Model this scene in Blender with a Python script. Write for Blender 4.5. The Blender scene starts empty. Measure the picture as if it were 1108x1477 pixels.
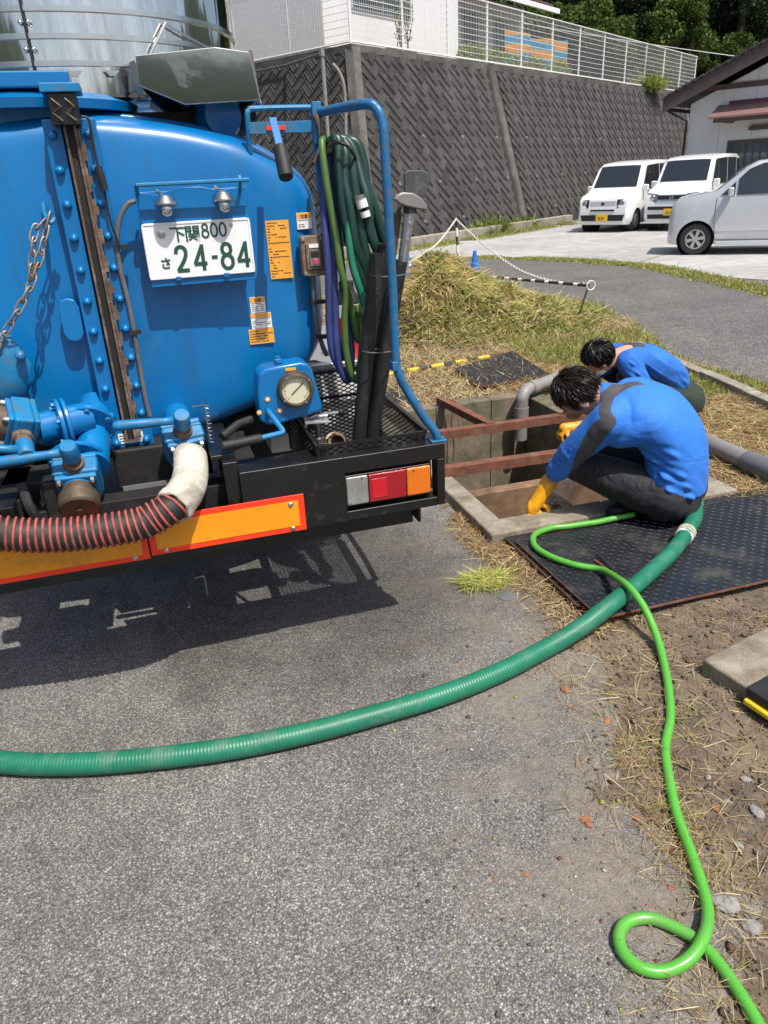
import bpy, bmesh, math, random
import numpy as np
from mathutils import Vector as V, Matrix
random.seed(7); rng = np.random.default_rng(11)
scene = bpy.context.scene
COL = scene.collection
# ---------------------------------------------------------------- camera
IW, IH, FOC, CAMH = 1108.0, 1477.0, 1060.0, 1.58
_y, _p, _r = math.radians(16.0), math.radians(24.2), math.radians(3.0)
_hd = V((math.sin(_y), math.cos(_y), 0)); _rt = V((math.cos(_y), -math.sin(_y), 0)); _z = V((0, 0, 1))
CF = _hd*math.cos(_p) - _z*math.sin(_p)
_u0 = _z*math.cos(_p) + _hd*math.sin(_p)
CU = _u0*math.cos(_r) + _rt*math.sin(_r)
CR = _rt*math.cos(_r) - _u0*math.sin(_r)
CC = V((0, 0, CAMH))
cam = bpy.data.cameras.new('camera'); camo = bpy.data.objects.new('camera', cam); COL.objects.link(camo)
cam.sensor_fit = 'VERTICAL'; cam.sensor_height = 24.0; cam.lens = 24.0*FOC/IH
cam.clip_start = 0.05; cam.clip_end = 2000
camo.matrix_world = Matrix(((CR.x, CU.x, -CF.x, CC.x), (CR.y, CU.y, -CF.y, CC.y), (CR.z, CU.z, -CF.z, CC.z), (0, 0, 0, 1)))
scene.camera = camo
# ---------------------------------------------------------------- sky and sun
SUND = V((-0.19, 0.50, -1.0)).normalized()
world = bpy.data.worlds.new('World'); scene.world = world; world.use_nodes = True
_nt = world.node_tree; _bg = _nt.nodes['Background']
_sky = _nt.nodes.new('ShaderNodeTexSky'); _sky.sky_type = 'NISHITA'; _sky.sun_disc = False
_sky.sun_elevation = math.asin(-SUND.z); _sky.sun_rotation = math.atan2(-SUND.x, -SUND.y)
_sky.air_density = 1.0; _sky.dust_density = 3.0; _sky.ozone_density = 0.6
_nt.links.new(_sky.outputs[0], _bg.inputs[0]); _bg.inputs[1].default_value = 0.12
sun = bpy.data.lights.new('sun', 'SUN'); sun.energy = 4.2; sun.angle = math.radians(0.53); sun.color = (1, 0.955, 0.88)
suno = bpy.data.objects.new('sun', sun); COL.objects.link(suno)
suno.rotation_euler = SUND.to_track_quat('-Z', 'Y').to_euler(); suno.location = (0, 0, 30)
vs = scene.view_settings; vs.view_transform = 'Standard'; vs.look = 'None'; vs.gamma = 1; vs.use_curve_mapping = False
vs.exposure = 0.35
# ---------------------------------------------------------------- pixel -> place (a pixel is only a direction; the plane gives the distance)
def ray(x, y): return CF*FOC + CR*(x-IW/2) - CU*(y-IH/2)
def G(x, y, z=0.0): d = ray(x, y); return CC + d*((z-CC.z)/d.z)
def PY(x, y, Y): d = ray(x, y); return CC + d*(Y/d.y)
def PX(x, y, X): d = ray(x, y); return CC + d*(X/d.x)
def PP(x, y, p0, n): d = ray(x, y); return CC + d*((V(p0)-CC).dot(V(n))/d.dot(V(n)))
def PXL(p): v = V(p)-CC; k = v.dot(CF); return (IW/2+FOC*v.dot(CR)/k, IH/2-FOC*v.dot(CU)/k)
# ---------------------------------------------------------------- mesh builder
def catmull(pts, n=8, closed=False):
    pts = [V(p) for p in pts]; out = []; m = len(pts)
    rngi = range(m if closed else m-1)
    for i in rngi:
        if closed: p0, p1, p2, p3 = pts[i-1], pts[i], pts[(i+1) % m], pts[(i+2) % m]
        else: p0, p1, p2, p3 = pts[max(i-1, 0)], pts[i], pts[i+1], pts[min(i+2, m-1)]
        for k in range(n):
            t = k/n
            out.append(0.5*((2*p1) + (p2-p0)*t + (2*p0-5*p1+4*p2-p3)*t*t + (3*p1-p0-3*p2+p3)*t**3))
    if not closed: out.append(pts[-1])
    return out
def perp(a):
    a = V(a).normalized(); b = V((0, 0, 1)) if abs(a.z) < 0.9 else V((1, 0, 0))
    x = b.cross(a).normalized(); return x, a.cross(x).normalized()
class MB:
    def __init__(s): s.v = []; s.f = []
    def add(s, vs, fs):
        b = len(s.v); s.v += [tuple(p) for p in vs]; s.f += [tuple(i+b for i in f) for f in fs]; return s
    def box(s, x0, x1, y0, y1, z0, z1):
        return s.add([(x, y, z) for z in (z0, z1) for y in (y0, y1) for x in (x0, x1)],
                     [(0, 2, 3, 1), (4, 5, 7, 6), (0, 1, 5, 4), (2, 6, 7, 3), (0, 4, 6, 2), (1, 3, 7, 5)])
    def obox(s, c, a, b, d):
        c, a, b, d = V(c), V(a), V(b), V(d)
        if a.cross(b).dot(d) < 0: a = -a
        return s.add([c+a*i+b*j+d*k for k in (-1, 1) for j in (-1, 1) for i in (-1, 1)],
                     [(0, 2, 3, 1), (4, 5, 7, 6), (0, 1, 5, 4), (2, 6, 7, 3), (0, 4, 6, 2), (1, 3, 7, 5)])
    def bar(s, p, q, w, h, up=(0, 0, 1)):
        p, q = V(p), V(q); a = (q-p); u = V(up); x = a.cross(u).normalized(); u = x.cross(a).normalized()
        return s.obox((p+q)/2, a/2, x*w/2, u*h/2)
    def rings(s, rings, cap=True, closed=False):
        n = len(rings[0]); b = len(s.v); m = len(rings)
        for r in rings: s.v += [tuple(p) for p in r]
        for i in range(m if closed else m-1):
            j = (i+1) % m
            for k in range(n):
                l = (k+1) % n; s.f.append((b+i*n+k, b+i*n+l, b+j*n+l, b+j*n+k))
        if cap and not closed:
            s.f.append(tuple(b+k for k in reversed(range(n)))); s.f.append(tuple(b+(m-1)*n+k for k in range(n)))
        return s
    def cyl(s, p, q, r0, r1=None, n=16, cap=True):
        p, q = V(p), V(q); r1 = r0 if r1 is None else r1; x, y = perp(q-p)
        cs = [(math.cos(2*math.pi*k/n), math.sin(2*math.pi*k/n)) for k in range(n)]
        return s.rings([[p+x*(r0*c)+y*(r0*d) for c, d in cs], [q+x*(r1*c)+y*(r1*d) for c, d in cs]], cap)
    def tube(s, path, r, n=10, cap=True, closed=False):
        path = [V(p) for p in path]; m = len(path); rr = r if isinstance(r, (list, tuple)) else [r]*m
        out = []; x = None
        for i in range(m):
            if closed: t = path[(i+1) % m]-path[i-1]
            else: t = path[min(i+1, m-1)]-path[max(i-1, 0)]
            t.normalize()
            if x is None: x, _ = perp(t)
            else:
                x = x - t*x.dot(t)
                if x.length < 1e-6: x, _ = perp(t)
                x.normalize()
            y = t.cross(x)
            out.append([path[i]+x*(rr[i]*math.cos(2*math.pi*k/n))+y*(rr[i]*math.sin(2*math.pi*k/n)) for k in range(n)])
        return s.rings(out, cap, closed)
    def lathe(s, prof, o, axis, n=24, cap=True):
        o = V(o); a = V(axis).normalized(); x, y = perp(a)
        return s.rings([[o+a*h+x*(r*math.cos(2*math.pi*k/n))+y*(r*math.sin(2*math.pi*k/n)) for k in range(n)] for r, h in prof], cap)
    def prism(s, poly, vec):
        poly = [V(p) for p in poly]; vec = V(vec); nrm = V((0, 0, 0))
        for i in range(len(poly)): nrm += poly[i-1].cross(poly[i])
        if nrm.dot(vec) < 0: poly = poly[::-1]
        return s.rings([poly, [p+vec for p in poly]])
    def ball(s, c, r, n=16, m=10, half=None):
        c = V(c); rx, ry, rz = (r, r, r) if not isinstance(r, (tuple, list)) else r
        rs = []
        for j in range(m+1):
            t = math.pi*(j+0.02)/(m+0.04)-math.pi/2
            rs.append([c+V((rx*math.cos(t)*math.cos(2*math.pi*k/n), ry*math.cos(t)*math.sin(2*math.pi*k/n), rz*math.sin(t))) for k in range(n)])
        return s.rings(rs)
    def mesh(s, name, mat, smooth=True, angle=35):
        me = bpy.data.meshes.new(name); me.from_pydata(s.v, [], s.f)
        if mat is not None:
            for m in (mat if isinstance(mat, (list, tuple)) else [mat]): me.materials.append(m)
        finish(me, smooth, angle); return me
    def build(s, name, mat, parent=None, smooth=True, angle=35, bevel=0, local=False):
        o = bpy.data.objects.new(name, s.mesh(name, mat, smooth, angle)); COL.objects.link(o)
        if bevel: bev(o, bevel)
        if parent: attach(o, parent, local)
        return o
def finish(me, smooth=True, angle=35):
    me.update()
    if smooth:
        me.shade_smooth()
        if angle < 180: me.set_sharp_from_angle(angle=math.radians(angle))
def bev(o, w, seg=2):
    m = o.modifiers.new('bevel', 'BEVEL'); m.width = w; m.segments = seg; m.limit_method = 'ANGLE'; m.angle_limit = math.radians(40); m.harden_normals = True
def attach(o, parent, local=False):
    o.parent = parent
    if not local:
        if parent.get('_loc') is not None: o.matrix_parent_inverse = Matrix.Translation(-V(parent['_loc']))
def thing(name, label, cat, loc=(0, 0, 0), group=None, rotz=0):
    o = bpy.data.objects.new(name, None); COL.objects.link(o); o.location = loc; o.rotation_euler = (0, 0, rotz); o.empty_display_size = 0.1
    o['label'] = label; o['category'] = cat; o['_loc'] = tuple(loc)
    if group: o['group'] = group
    return o
def tag(o, label, cat, group=None):
    o['label'] = label; o['category'] = cat
    if group: o['group'] = group
    return o
def kind(o, k, label=None):
    o['kind'] = k
    if label: o['label'] = label
    return o
def inst(src, name, mw, parent=None):
    o = bpy.data.objects.new(name, src); COL.objects.link(o); o.matrix_world = mw
    if parent:
        o.parent = parent
        if parent.get('_loc') is not None: o.matrix_parent_inverse = Matrix.Translation(-V(parent['_loc']))
    return o
def frame(o, x, y, z):
    x, y, z = V(x), V(y), V(z); o = V(o)
    return Matrix(((x.x, y.x, z.x, o.x), (x.y, y.y, z.y, o.y), (x.z, y.z, z.z, o.z), (0, 0, 0, 1)))
def evalmesh(o, name=None):
    dg = bpy.context.evaluated_depsgraph_get(); dg.update()
    me = bpy.data.meshes.new_from_object(o.evaluated_get(dg), depsgraph=dg)
    if name: me.name = name
    return me
def text_mesh(body, size, mat, depth=0.0005, offset=0.0, align='LEFT', sx=1.0):
    cu = bpy.data.curves.new('lettering', 'FONT'); cu.body = body; cu.size = size; cu.extrude = depth; cu.offset = offset
    cu.align_x = align; cu.resolution_u = 4
    o = bpy.data.objects.new('lettering', cu); COL.objects.link(o)
    me = evalmesh(o, 'lettering'); bpy.data.objects.remove(o); bpy.data.curves.remove(cu)
    if sx != 1.0:
        for v in me.vertices: v.co.x *= sx
    me.materials.clear(); me.materials.append(mat)
    return me
# ---------------------------------------------------------------- materials
def _n(nt, t, **kw):
    n = nt.nodes.new(t)
    for k, v in kw.items(): setattr(n, k, v)
    return n
def newmat(name):
    m = bpy.data.materials.new(name); m.use_nodes = True; nt = m.node_tree
    return m, nt, nt.nodes['Principled BSDF']
def noise(nt, scale, detail=4, rough=0.6, vec=None, dist=0.0):
    n = _n(nt, 'ShaderNodeTexNoise'); n.inputs['Scale'].default_value = scale; n.inputs['Detail'].default_value = detail
    n.inputs['Roughness'].default_value = rough; n.inputs['Distortion'].default_value = dist
    if vec: nt.links.new(vec, n.inputs['Vector'])
    return n.outputs['Fac']
def ramp(nt, fac, stops):
    r = _n(nt, 'ShaderNodeValToRGB'); e = r.color_ramp.elements
    while len(e) < len(stops): e.new(0.5)
    for i, (p, c) in enumerate(stops):
        e[i].position = p; e[i].color = (c, c, c, 1) if isinstance(c, (int, float)) else (*c, 1)
    nt.links.new(fac, r.inputs[0]); return r.outputs[0]
def mixc(nt, fac, a, b, mode='MIX'):
    m = _n(nt, 'ShaderNodeMix', data_type='RGBA', blend_type=mode)
    for s, i in ((fac, 0), (a, 6), (b, 7)):
        if isinstance(s, (int, float)): m.inputs[i].default_value = s if i == 0 else (s, s, s, 1)
        elif isinstance(s, (tuple, list)): m.inputs[i].default_value = (*s, 1)
        else: nt.links.new(s, m.inputs[i])
    return m.outputs[2]
def mathn(nt, op, a, b=0.0):
    m = _n(nt, 'ShaderNodeMath', operation=op)
    for i, s in enumerate((a, b)):
        if isinstance(s, (int, float)): m.inputs[i].default_value = s
        else: nt.links.new(s, m.inputs[i])
    return m.outputs[0]
def bump(nt, bs, h, strength=0.3, dist=0.01):
    b = _n(nt, 'ShaderNodeBump'); b.inputs['Strength'].default_value = strength; b.inputs['Distance'].default_value = dist
    nt.links.new(h, b.inputs['Height']); nt.links.new(b.outputs[0], bs.inputs['Normal'])
def pos(nt, obj=False):
    if obj: return _n(nt, 'ShaderNodeTexCoord').outputs['Object']
    return _n(nt, 'ShaderNodeNewGeometry').outputs['Position']
def mat(name, col, rough=0.5, metal=0.0, var=0.12, scale=8.0, bumps=0.0, bscale=60.0, dirt=None, dirtamt=0.0, dscale=5.0, coat=0.0, spec=None, obj=False, bdist=0.004, trans=0.0):
    """plain surface: base colour with tonal variation, optional dirt/rust patches of their own shape, optional fine relief"""
    m, nt, bs = newmat(name); vec = pos(nt, obj)
    c2 = tuple(max(0, c*(1-var)) for c in col); c3 = tuple(min(1, c*(1+var)) for c in col)
    c = ramp(nt, noise(nt, scale, 5, 0.65, vec), [(0.3, c2), (0.7, c3)])
    rg = None
    if dirt is not None:
        d = ramp(nt, noise(nt, dscale, 8, 0.7, vec, 0.4), [(max(0, 0.62-dirtamt), 0.0), (max(0.05, 0.80-dirtamt*0.8), 1.0)])
        c = mixc(nt, d, c, dirt)
        rg = mixc(nt, d, rough, min(1, rough+0.35))
    nt.links.new(c, bs.inputs['Base Color'])
    if rg is not None: nt.links.new(rg, bs.inputs['Roughness'])
    else: bs.inputs['Roughness'].default_value = rough
    bs.inputs['Metallic'].default_value = metal
    if coat: bs.inputs['Coat Weight'].default_value = coat; bs.inputs['Coat Roughness'].default_value = 0.08
    if spec is not None: bs.inputs['Specular IOR Level'].default_value = spec
    if trans: bs.inputs['Transmission Weight'].default_value = trans
    if bumps: bump(nt, bs, noise(nt, bscale, 4, 0.6, vec), bumps, bdist)
    return m
M = {}
def tank_paint():
    """painted sheet: slow tonal drift, vertical grime runs, small chips and rusty specks"""
    m, nt, bs = newmat('blue_paint'); p = pos(nt); mp = _n(nt, 'ShaderNodeMapping'); mp.inputs['Scale'].default_value = (1, 1, .12); nt.links.new(p, mp.inputs[0])
    c = ramp(nt, noise(nt, 2.2, 4, .55, p), [(.3, (.001, .128, .36)), (.7, (.002, .165, .43))])
    run = ramp(nt, noise(nt, 16, 6, .7, mp.outputs[0]), [(.50, 0.0), (.78, .55)]); c = mixc(nt, run, c, (.010, .085, .20))
    pale = ramp(nt, noise(nt, 5, 7, .72, p, .6), [(.60, 0.0), (.80, .35)]); c = mixc(nt, pale, c, (.06, .25, .44))
    chip = ramp(nt, noise(nt, 70, 3, .6, p), [(.735, 0.0), (.76, .9)]); c = mixc(nt, chip, c, (.10, .075, .06))
    nt.links.new(c, bs.inputs['Base Color']); nt.links.new(mixc(nt, run, .30, .55), bs.inputs['Roughness']); bs.inputs['Coat Weight'].default_value = .15
    bump(nt, bs, noise(nt, 7, 3, .5, p), .06, .01); return m
M['blue'] = tank_paint()
M['blue2'] = mat('blue_paint_worn', (0.006, 0.165, 0.37), 0.42, var=0.2, scale=18, dirt=(0.05, 0.12, 0.17), dirtamt=0.14, dscale=22, bumps=0.12, bscale=70)
M['bluerail'] = mat('blue_rail_paint', (0.012, 0.12, 0.27), 0.4, var=0.2, scale=25, dirt=(0.10, 0.10, 0.10), dirtamt=0.1, dscale=30)
M['black'] = mat('black_paint', (0.0075, 0.0075, 0.008), 0.36, var=0.3, scale=9, dirt=(0.045, 0.04, 0.036), dirtamt=0.05, dscale=14, bumps=0.06, bscale=50)
M['rubber'] = mat('black_rubber', (0.014, 0.014, 0.015), 0.62, var=0.3, scale=20, dirt=(0.07, 0.06, 0.05), dirtamt=0.06, dscale=15, bumps=0.1, bscale=80)
M['dark'] = mat('dark_underbody', (0.011, 0.010, 0.010), 0.7, var=0.4, scale=10, dirt=(0.04, 0.034, 0.03), dirtamt=0.10, dscale=8)
def steel_mat():
    m, nt, bs = newmat('stainless_mirror'); p = pos(nt); mp = _n(nt, 'ShaderNodeMapping'); mp.inputs['Scale'].default_value = (9, 9, 1.1); nt.links.new(p, mp.inputs[0])
    st = noise(nt, 1.0, 3, 0.55, mp.outputs[0]); sm = noise(nt, 4.0, 6, 0.7, mp.outputs[0])
    nt.links.new(ramp(nt, sm, [(0.35, (0.74, 0.74, 0.73)), (0.7, (0.52, 0.51, 0.50))]), bs.inputs['Base Color'])
    nt.links.new(ramp(nt, sm, [(0.4, 0.05), (0.75, 0.16)]), bs.inputs['Roughness']); bs.inputs['Metallic'].default_value = 1.0
    bump(nt, bs, st, 0.22, 0.02); return m
M['steel'] = steel_mat()
M['steelbox'] = mat('stainless_sheet', (0.46, 0.47, 0.46), 0.07, 1.0, var=0.10, scale=2.5, bumps=0.05, bscale=3, bdist=0.01, dirt=(0.30, 0.30, 0.29), dirtamt=0.06, dscale=5)
M['steelb'] = mat('stainless_brushed', (0.68, 0.67, 0.64), 0.24, 1.0, var=0.06, scale=30)
M['zinc'] = mat('zinc_bolt', (0.5, 0.5, 0.48), 0.35, 1.0, var=0.2, scale=60)
M['rustrail'] = mat('rusty_rail', (0.13, 0.085, 0.06), 0.7, 0.3, var=0.35, scale=25, dirt=(0.30, 0.25, 0.21), dirtamt=0.12, dscale=18, bumps=0.4, bscale=90)
M['rust'] = mat('rusted_beam', (0.16, 0.062, 0.038), 0.85, 0.1, var=0.35, scale=20, dirt=(0.25, 0.13, 0.085), dirtamt=0.12, dscale=12, bumps=0.4, bscale=80)
M['chain'] = mat('rusty_chain', (0.36, 0.32, 0.28), 0.5, 0.7, var=0.3, scale=40, dirt=(0.22, 0.10, 0.05), dirtamt=0.14, dscale=30)
M['bronze'] = mat('brown_brass', (0.13, 0.10, 0.065), 0.5, 0.6, var=0.3, scale=30, bumps=0.2)
M['platewhite'] = mat('plate_white', (0.78, 0.78, 0.79), 0.35, var=0.04)
M['green_ink'] = mat('plate_green', (0.018, 0.075, 0.045), 0.4, var=0.05)
M['ink'] = mat('black_ink', (0.03, 0.03, 0.03), 0.5)
M['sticko'] = mat('orange_sticker', (0.80, 0.36, 0.045), 0.42, var=0.08, scale=20)
M['stickw'] = mat('white_sticker', (0.78, 0.77, 0.74), 0.45, var=0.06, scale=20)
M['reflect_y'] = mat('reflector_yellow', (0.80, 0.30, 0.008), 0.32, var=0.12, scale=5, dirt=(0.36, 0.17, 0.03), dirtamt=0.06, dscale=6)
M['reflect_r'] = mat('reflector_red', (0.95, 0.045, 0.012), 0.35, var=0.06)
M['lens_r'] = mat('lens_red', (0.30, 0.005, 0.016), 0.12, var=0.1, coat=1, bumps=0.25, bscale=160)
M['lens_rr'] = mat('lens_bright_red', (0.55, 0.005, 0.02), 0.12, var=0.1, coat=1, bumps=0.25, bscale=160)
M['lens_a'] = mat('lens_amber', (0.72, 0.17, 0.008), 0.12, var=0.1, coat=1, bumps=0.25, bscale=160)
M['lens_w'] = mat('lens_clear', (0.30, 0.30, 0.29), 0.15, var=0.3, coat=1, bumps=0.25, bscale=120)
M['hose_g'] = mat('suction_hose_green', (0.012, 0.150, 0.088), 0.42, var=0.2, scale=6, dirt=(0.09, 0.17, 0.13), dirtamt=0.10, dscale=10)
M['hose_dg'] = mat('dark_green_hose', (0.008, 0.036, 0.027), 0.40, var=0.25, scale=12)
M['hose_yg'] = mat('olive_hose', (0.062, 0.125, 0.026), 0.42, var=0.3, scale=10)
M['hose_b'] = mat('navy_hose', (0.030, 0.043, 0.155), 0.5, var=0.25, scale=12)
M['conc'] = mat('concrete', (0.30, 0.27, 0.22), 0.92, var=0.25, scale=9, dirt=(0.16, 0.14, 0.10), dirtamt=0.16, dscale=5, bumps=0.6, bscale=70, bdist=0.006)
M['conc_pale'] = mat('concrete_pale', (0.27, 0.24, 0.19), 0.92, var=0.25, scale=14, dirt=(0.15, 0.12, 0.08), dirtamt=0.18, dscale=9, bumps=0.8, bscale=130, bdist=0.005)
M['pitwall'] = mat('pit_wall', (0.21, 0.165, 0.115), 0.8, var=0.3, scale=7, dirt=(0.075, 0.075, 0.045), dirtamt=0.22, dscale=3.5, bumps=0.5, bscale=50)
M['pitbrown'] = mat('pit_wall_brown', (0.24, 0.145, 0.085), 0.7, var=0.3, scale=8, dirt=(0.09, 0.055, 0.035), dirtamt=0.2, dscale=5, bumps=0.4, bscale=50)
M['pvc'] = mat('grey_pvc', (0.235, 0.225, 0.215), 0.5, var=0.08, scale=8, dirt=(0.16, 0.12, 0.08), dirtamt=0.1, dscale=9)
M['pvcd'] = mat('grey_pvc_dark', (0.12, 0.125, 0.13), 0.5, var=0.1, scale=8)
M['white'] = mat('white_paint', (0.78, 0.78, 0.77), 0.4, var=0.04)
M['skin'] = mat('skin', (0.50, 0.27, 0.18), 0.55, var=0.08, scale=25)
M['glove'] = mat('yellow_rubber_glove', (0.72, 0.33, 0.008), 0.40, var=0.15, scale=20, dirt=(0.45, 0.2, 0.02), dirtamt=0.1, dscale=14, bumps=0.25, bscale=45)
M['shoe'] = mat('black_shoe', (0.018, 0.018, 0.02), 0.6, var=0.3, scale=30, bumps=0.2)
M['yellow'] = mat('yellow_tape', (0.75, 0.50, 0.02), 0.5, var=0.12, scale=20)
M['tape_b'] = mat('black_tape', (0.03, 0.03, 0.032), 0.5, var=0.2, scale=20)
M['cone_b'] = mat('blue_plastic', (0.01, 0.16, 0.60), 0.45, var=0.1)
M['red'] = mat('red_plastic', (0.62, 0.02, 0.015), 0.4, var=0.08)
M['chainw'] = mat('white_plastic_chain', (0.68, 0.66, 0.58), 0.5, var=0.1)
M['brown'] = mat('brown_switch', (0.15, 0.105, 0.07), 0.55, var=0.2, scale=40, dirt=(0.28, 0.23, 0.17), dirtamt=0.1, dscale=20)
M['grey'] = mat('grey_cable', (0.12, 0.12, 0.12), 0.5, var=0.2, scale=20)
M['cloth_w'] = mat('white_sleeve', (0.52, 0.49, 0.42), 0.85, var=0.15, scale=12, dirt=(0.28, 0.25, 0.19), dirtamt=0.17, dscale=9, bumps=0.7, bscale=25, bdist=0.01)
M['gaugeface'] = mat('gauge_face', (0.60, 0.57, 0.42), 0.4, var=0.06)
# ================================================================ ground materials
def ground_asphalt(name, dark=1.0, agg=115.0, dust=True):
    m, nt, bs = newmat(name); p = pos(nt)
    vo = _n(nt, 'ShaderNodeTexVoronoi'); vo.inputs['Scale'].default_value = agg; nt.links.new(p, vo.inputs['Vector'])
    vo2 = _n(nt, 'ShaderNodeTexVoronoi'); vo2.inputs['Scale'].default_value = agg*2.1; nt.links.new(p, vo2.inputs['Vector'])
    sep = _n(nt, 'ShaderNodeSeparateColor'); nt.links.new(vo.outputs['Color'], sep.inputs[0])
    sep2 = _n(nt, 'ShaderNodeSeparateColor'); nt.links.new(vo2.outputs['Color'], sep2.inputs[0])
    k = dark
    stone = ramp(nt, sep.outputs[0], [(0.0, (0.045*k, 0.046*k, 0.048*k)), (0.45, (0.12*k, 0.12*k, 0.122*k)), (0.75, (0.20*k, 0.196*k, 0.19*k)), (0.93, (0.33*k, 0.32*k, 0.30*k)), (1.0, (0.48*k, 0.47*k, 0.44*k))])
    fine = ramp(nt, sep2.outputs[0], [(0.0, (0.05*k, 0.05*k, 0.05*k)), (0.6, (0.14*k, 0.138*k, 0.135*k)), (1.0, (0.36*k, 0.35*k, 0.33*k))])
    c = mixc(nt, 0.48, stone, fine)
    gap = ramp(nt, vo.outputs['Distance'], [(0.25, 1.0), (0.62, 0.48)])
    c = mixc(nt, 1.0, c, gap, 'MULTIPLY')
    big = ramp(nt, noise(nt, 1.1, 8, 0.66, p), [(0.3, (.70, .685, .66)), (0.7, (1.14, 1.12, 1.08))])
    c = mixc(nt, 1.0, c, big, 'MULTIPLY')
    wear = ramp(nt, noise(nt, 9, 6, 0.7, p), [(0.35, 0.86), (0.65, 1.10)])
    c = mixc(nt, 1.0, c, wear, 'MULTIPLY')
    if dust:
        sx = _n(nt, 'ShaderNodeSeparateXYZ'); nt.links.new(p, sx.inputs[0])
        # trodden-in earth spreads from the soil edge over the paving, in uneven patches
        e = mathn(nt, 'SUBTRACT', sx.outputs[0], mathn(nt, 'MULTIPLY', sx.outputs[1], 0.22))
        e = mathn(nt, 'ADD', mathn(nt, 'MULTIPLY', mathn(nt, 'SUBTRACT', e, 0.02), 1.0), mathn(nt, 'MULTIPLY', mathn(nt, 'SUBTRACT', noise(nt, 4.2, 7, 0.68, p, 0.3), 0.5), 2.6))
        d = ramp(nt, e, [(0.20, 0.0), (0.80, 0.82)])
        nearm = mathn(nt, 'LESS_THAN', sx.outputs[1], 3.2)
        dn = mixc(nt, 1.0, d, nearm, 'MULTIPLY')
        earth = ramp(nt, noise(nt, 40, 4, 0.7, p), [(0.3, (0.13, 0.108, 0.085)), (0.7, (0.25, 0.215, 0.175))])
        c = mixc(nt, dn, c, earth)
        # paving colour darkened in a patch with an uneven rim at the truck's rear
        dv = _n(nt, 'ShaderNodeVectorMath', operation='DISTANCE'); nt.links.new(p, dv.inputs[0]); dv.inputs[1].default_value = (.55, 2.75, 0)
        dark_patch = ramp(nt, mathn(nt, 'ADD', dv.outputs['Value'], mathn(nt, 'MULTIPLY', mathn(nt, 'SUBTRACT', noise(nt, 2.4, 7, .65, p, .4), .5), 1.6)), [(.42, .70), (.95, 0.0)])
        c = mixc(nt, dark_patch, c, mixc(nt, 1.0, c, (.33, .315, .30), 'MULTIPLY'))
        # tar-dark worn patches
        t = ramp(nt, noise(nt, 2.1, 6, 0.65, p, 0.5), [(0.58, 0.0), (0.72, 0.55)])
        c = mixc(nt, t, c, (0.05*k, 0.048*k, 0.046*k))
    nt.links.new(c, bs.inputs['Base Color']); bs.inputs['Roughness'].default_value = 0.88
    h = mathn(nt, 'SUBTRACT', 1.0, vo.outputs['Distance'])
    bump(nt, bs, h, 0.55, 0.004)
    return m
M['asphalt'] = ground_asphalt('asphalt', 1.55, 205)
M['road'] = ground_asphalt('road_asphalt', 1.2, 90, False)
def soil_mat():
    m, nt, bs = newmat('soil'); p = pos(nt)
    c = ramp(nt, noise(nt, 28, 8, 0.72, p), [(0.28, (0.075, 0.053, 0.038)), (0.5, (0.14, 0.104, 0.076)), (0.75, (0.26, 0.205, 0.155))])
    g = ramp(nt, noise(nt, 5, 5, 0.65, p), [(0.45, 0.0), (0.68, 0.8)])
    c = mixc(nt, g, c, (0.25, 0.195, 0.12))
    nt.links.new(c, bs.inputs['Base Color']); bs.inputs['Roughness'].default_value = 0.95
    bump(nt, bs, noise(nt, 75, 6, 0.7, p), 0.9, 0.012); return m
M['soil'] = soil_mat()
def lot_mat():
    m, nt, bs = newmat('lot_concrete'); p = pos(nt)
    c = ramp(nt, noise(nt, 3.0, 9, 0.75, p), [(0.3, (0.27, 0.265, 0.255)), (0.7, (0.47, 0.465, 0.45))])
    s = ramp(nt, noise(nt, 0.5, 5, 0.6, p), [(0.35, 0.8), (0.65, 1.08)])
    c = mixc(nt, 1.0, c, s, 'MULTIPLY'); nt.links.new(c, bs.inputs['Base Color']); bs.inputs['Roughness'].default_value = 0.9
    bump(nt, bs, noise(nt, 30, 5, 0.7, p), 0.5, 0.01); return m
M['lot'] = lot_mat()
def attr_mat(name, rough=0.8, trans=0.0, mul=1.0):
    m, nt, bs = newmat(name); a = _n(nt, 'ShaderNodeVertexColor'); a.layer_name = 'tint'
    nt.links.new(a.outputs[0], bs.inputs['Base Color']); bs.inputs['Roughness'].default_value = rough
    bs.inputs['Specular IOR Level'].default_value = 0.25
    if trans:
        t = _n(nt, 'ShaderNodeBsdfTranslucent'); nt.links.new(a.outputs[0], t.inputs[0])
        mx = _n(nt, 'ShaderNodeMixShader'); mx.inputs[0].default_value = trans
        out = nt.nodes['Material Output']
        nt.links.new(bs.outputs[0], mx.inputs[1]); nt.links.new(t.outputs[0], mx.inputs[2]); nt.links.new(mx.outputs[0], out.inputs[0])
    return m
M['blade'] = attr_mat('grass_blade', 0.75, 0.25)
M['leaf'] = attr_mat('leaf', 0.6, 0.3)
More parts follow.
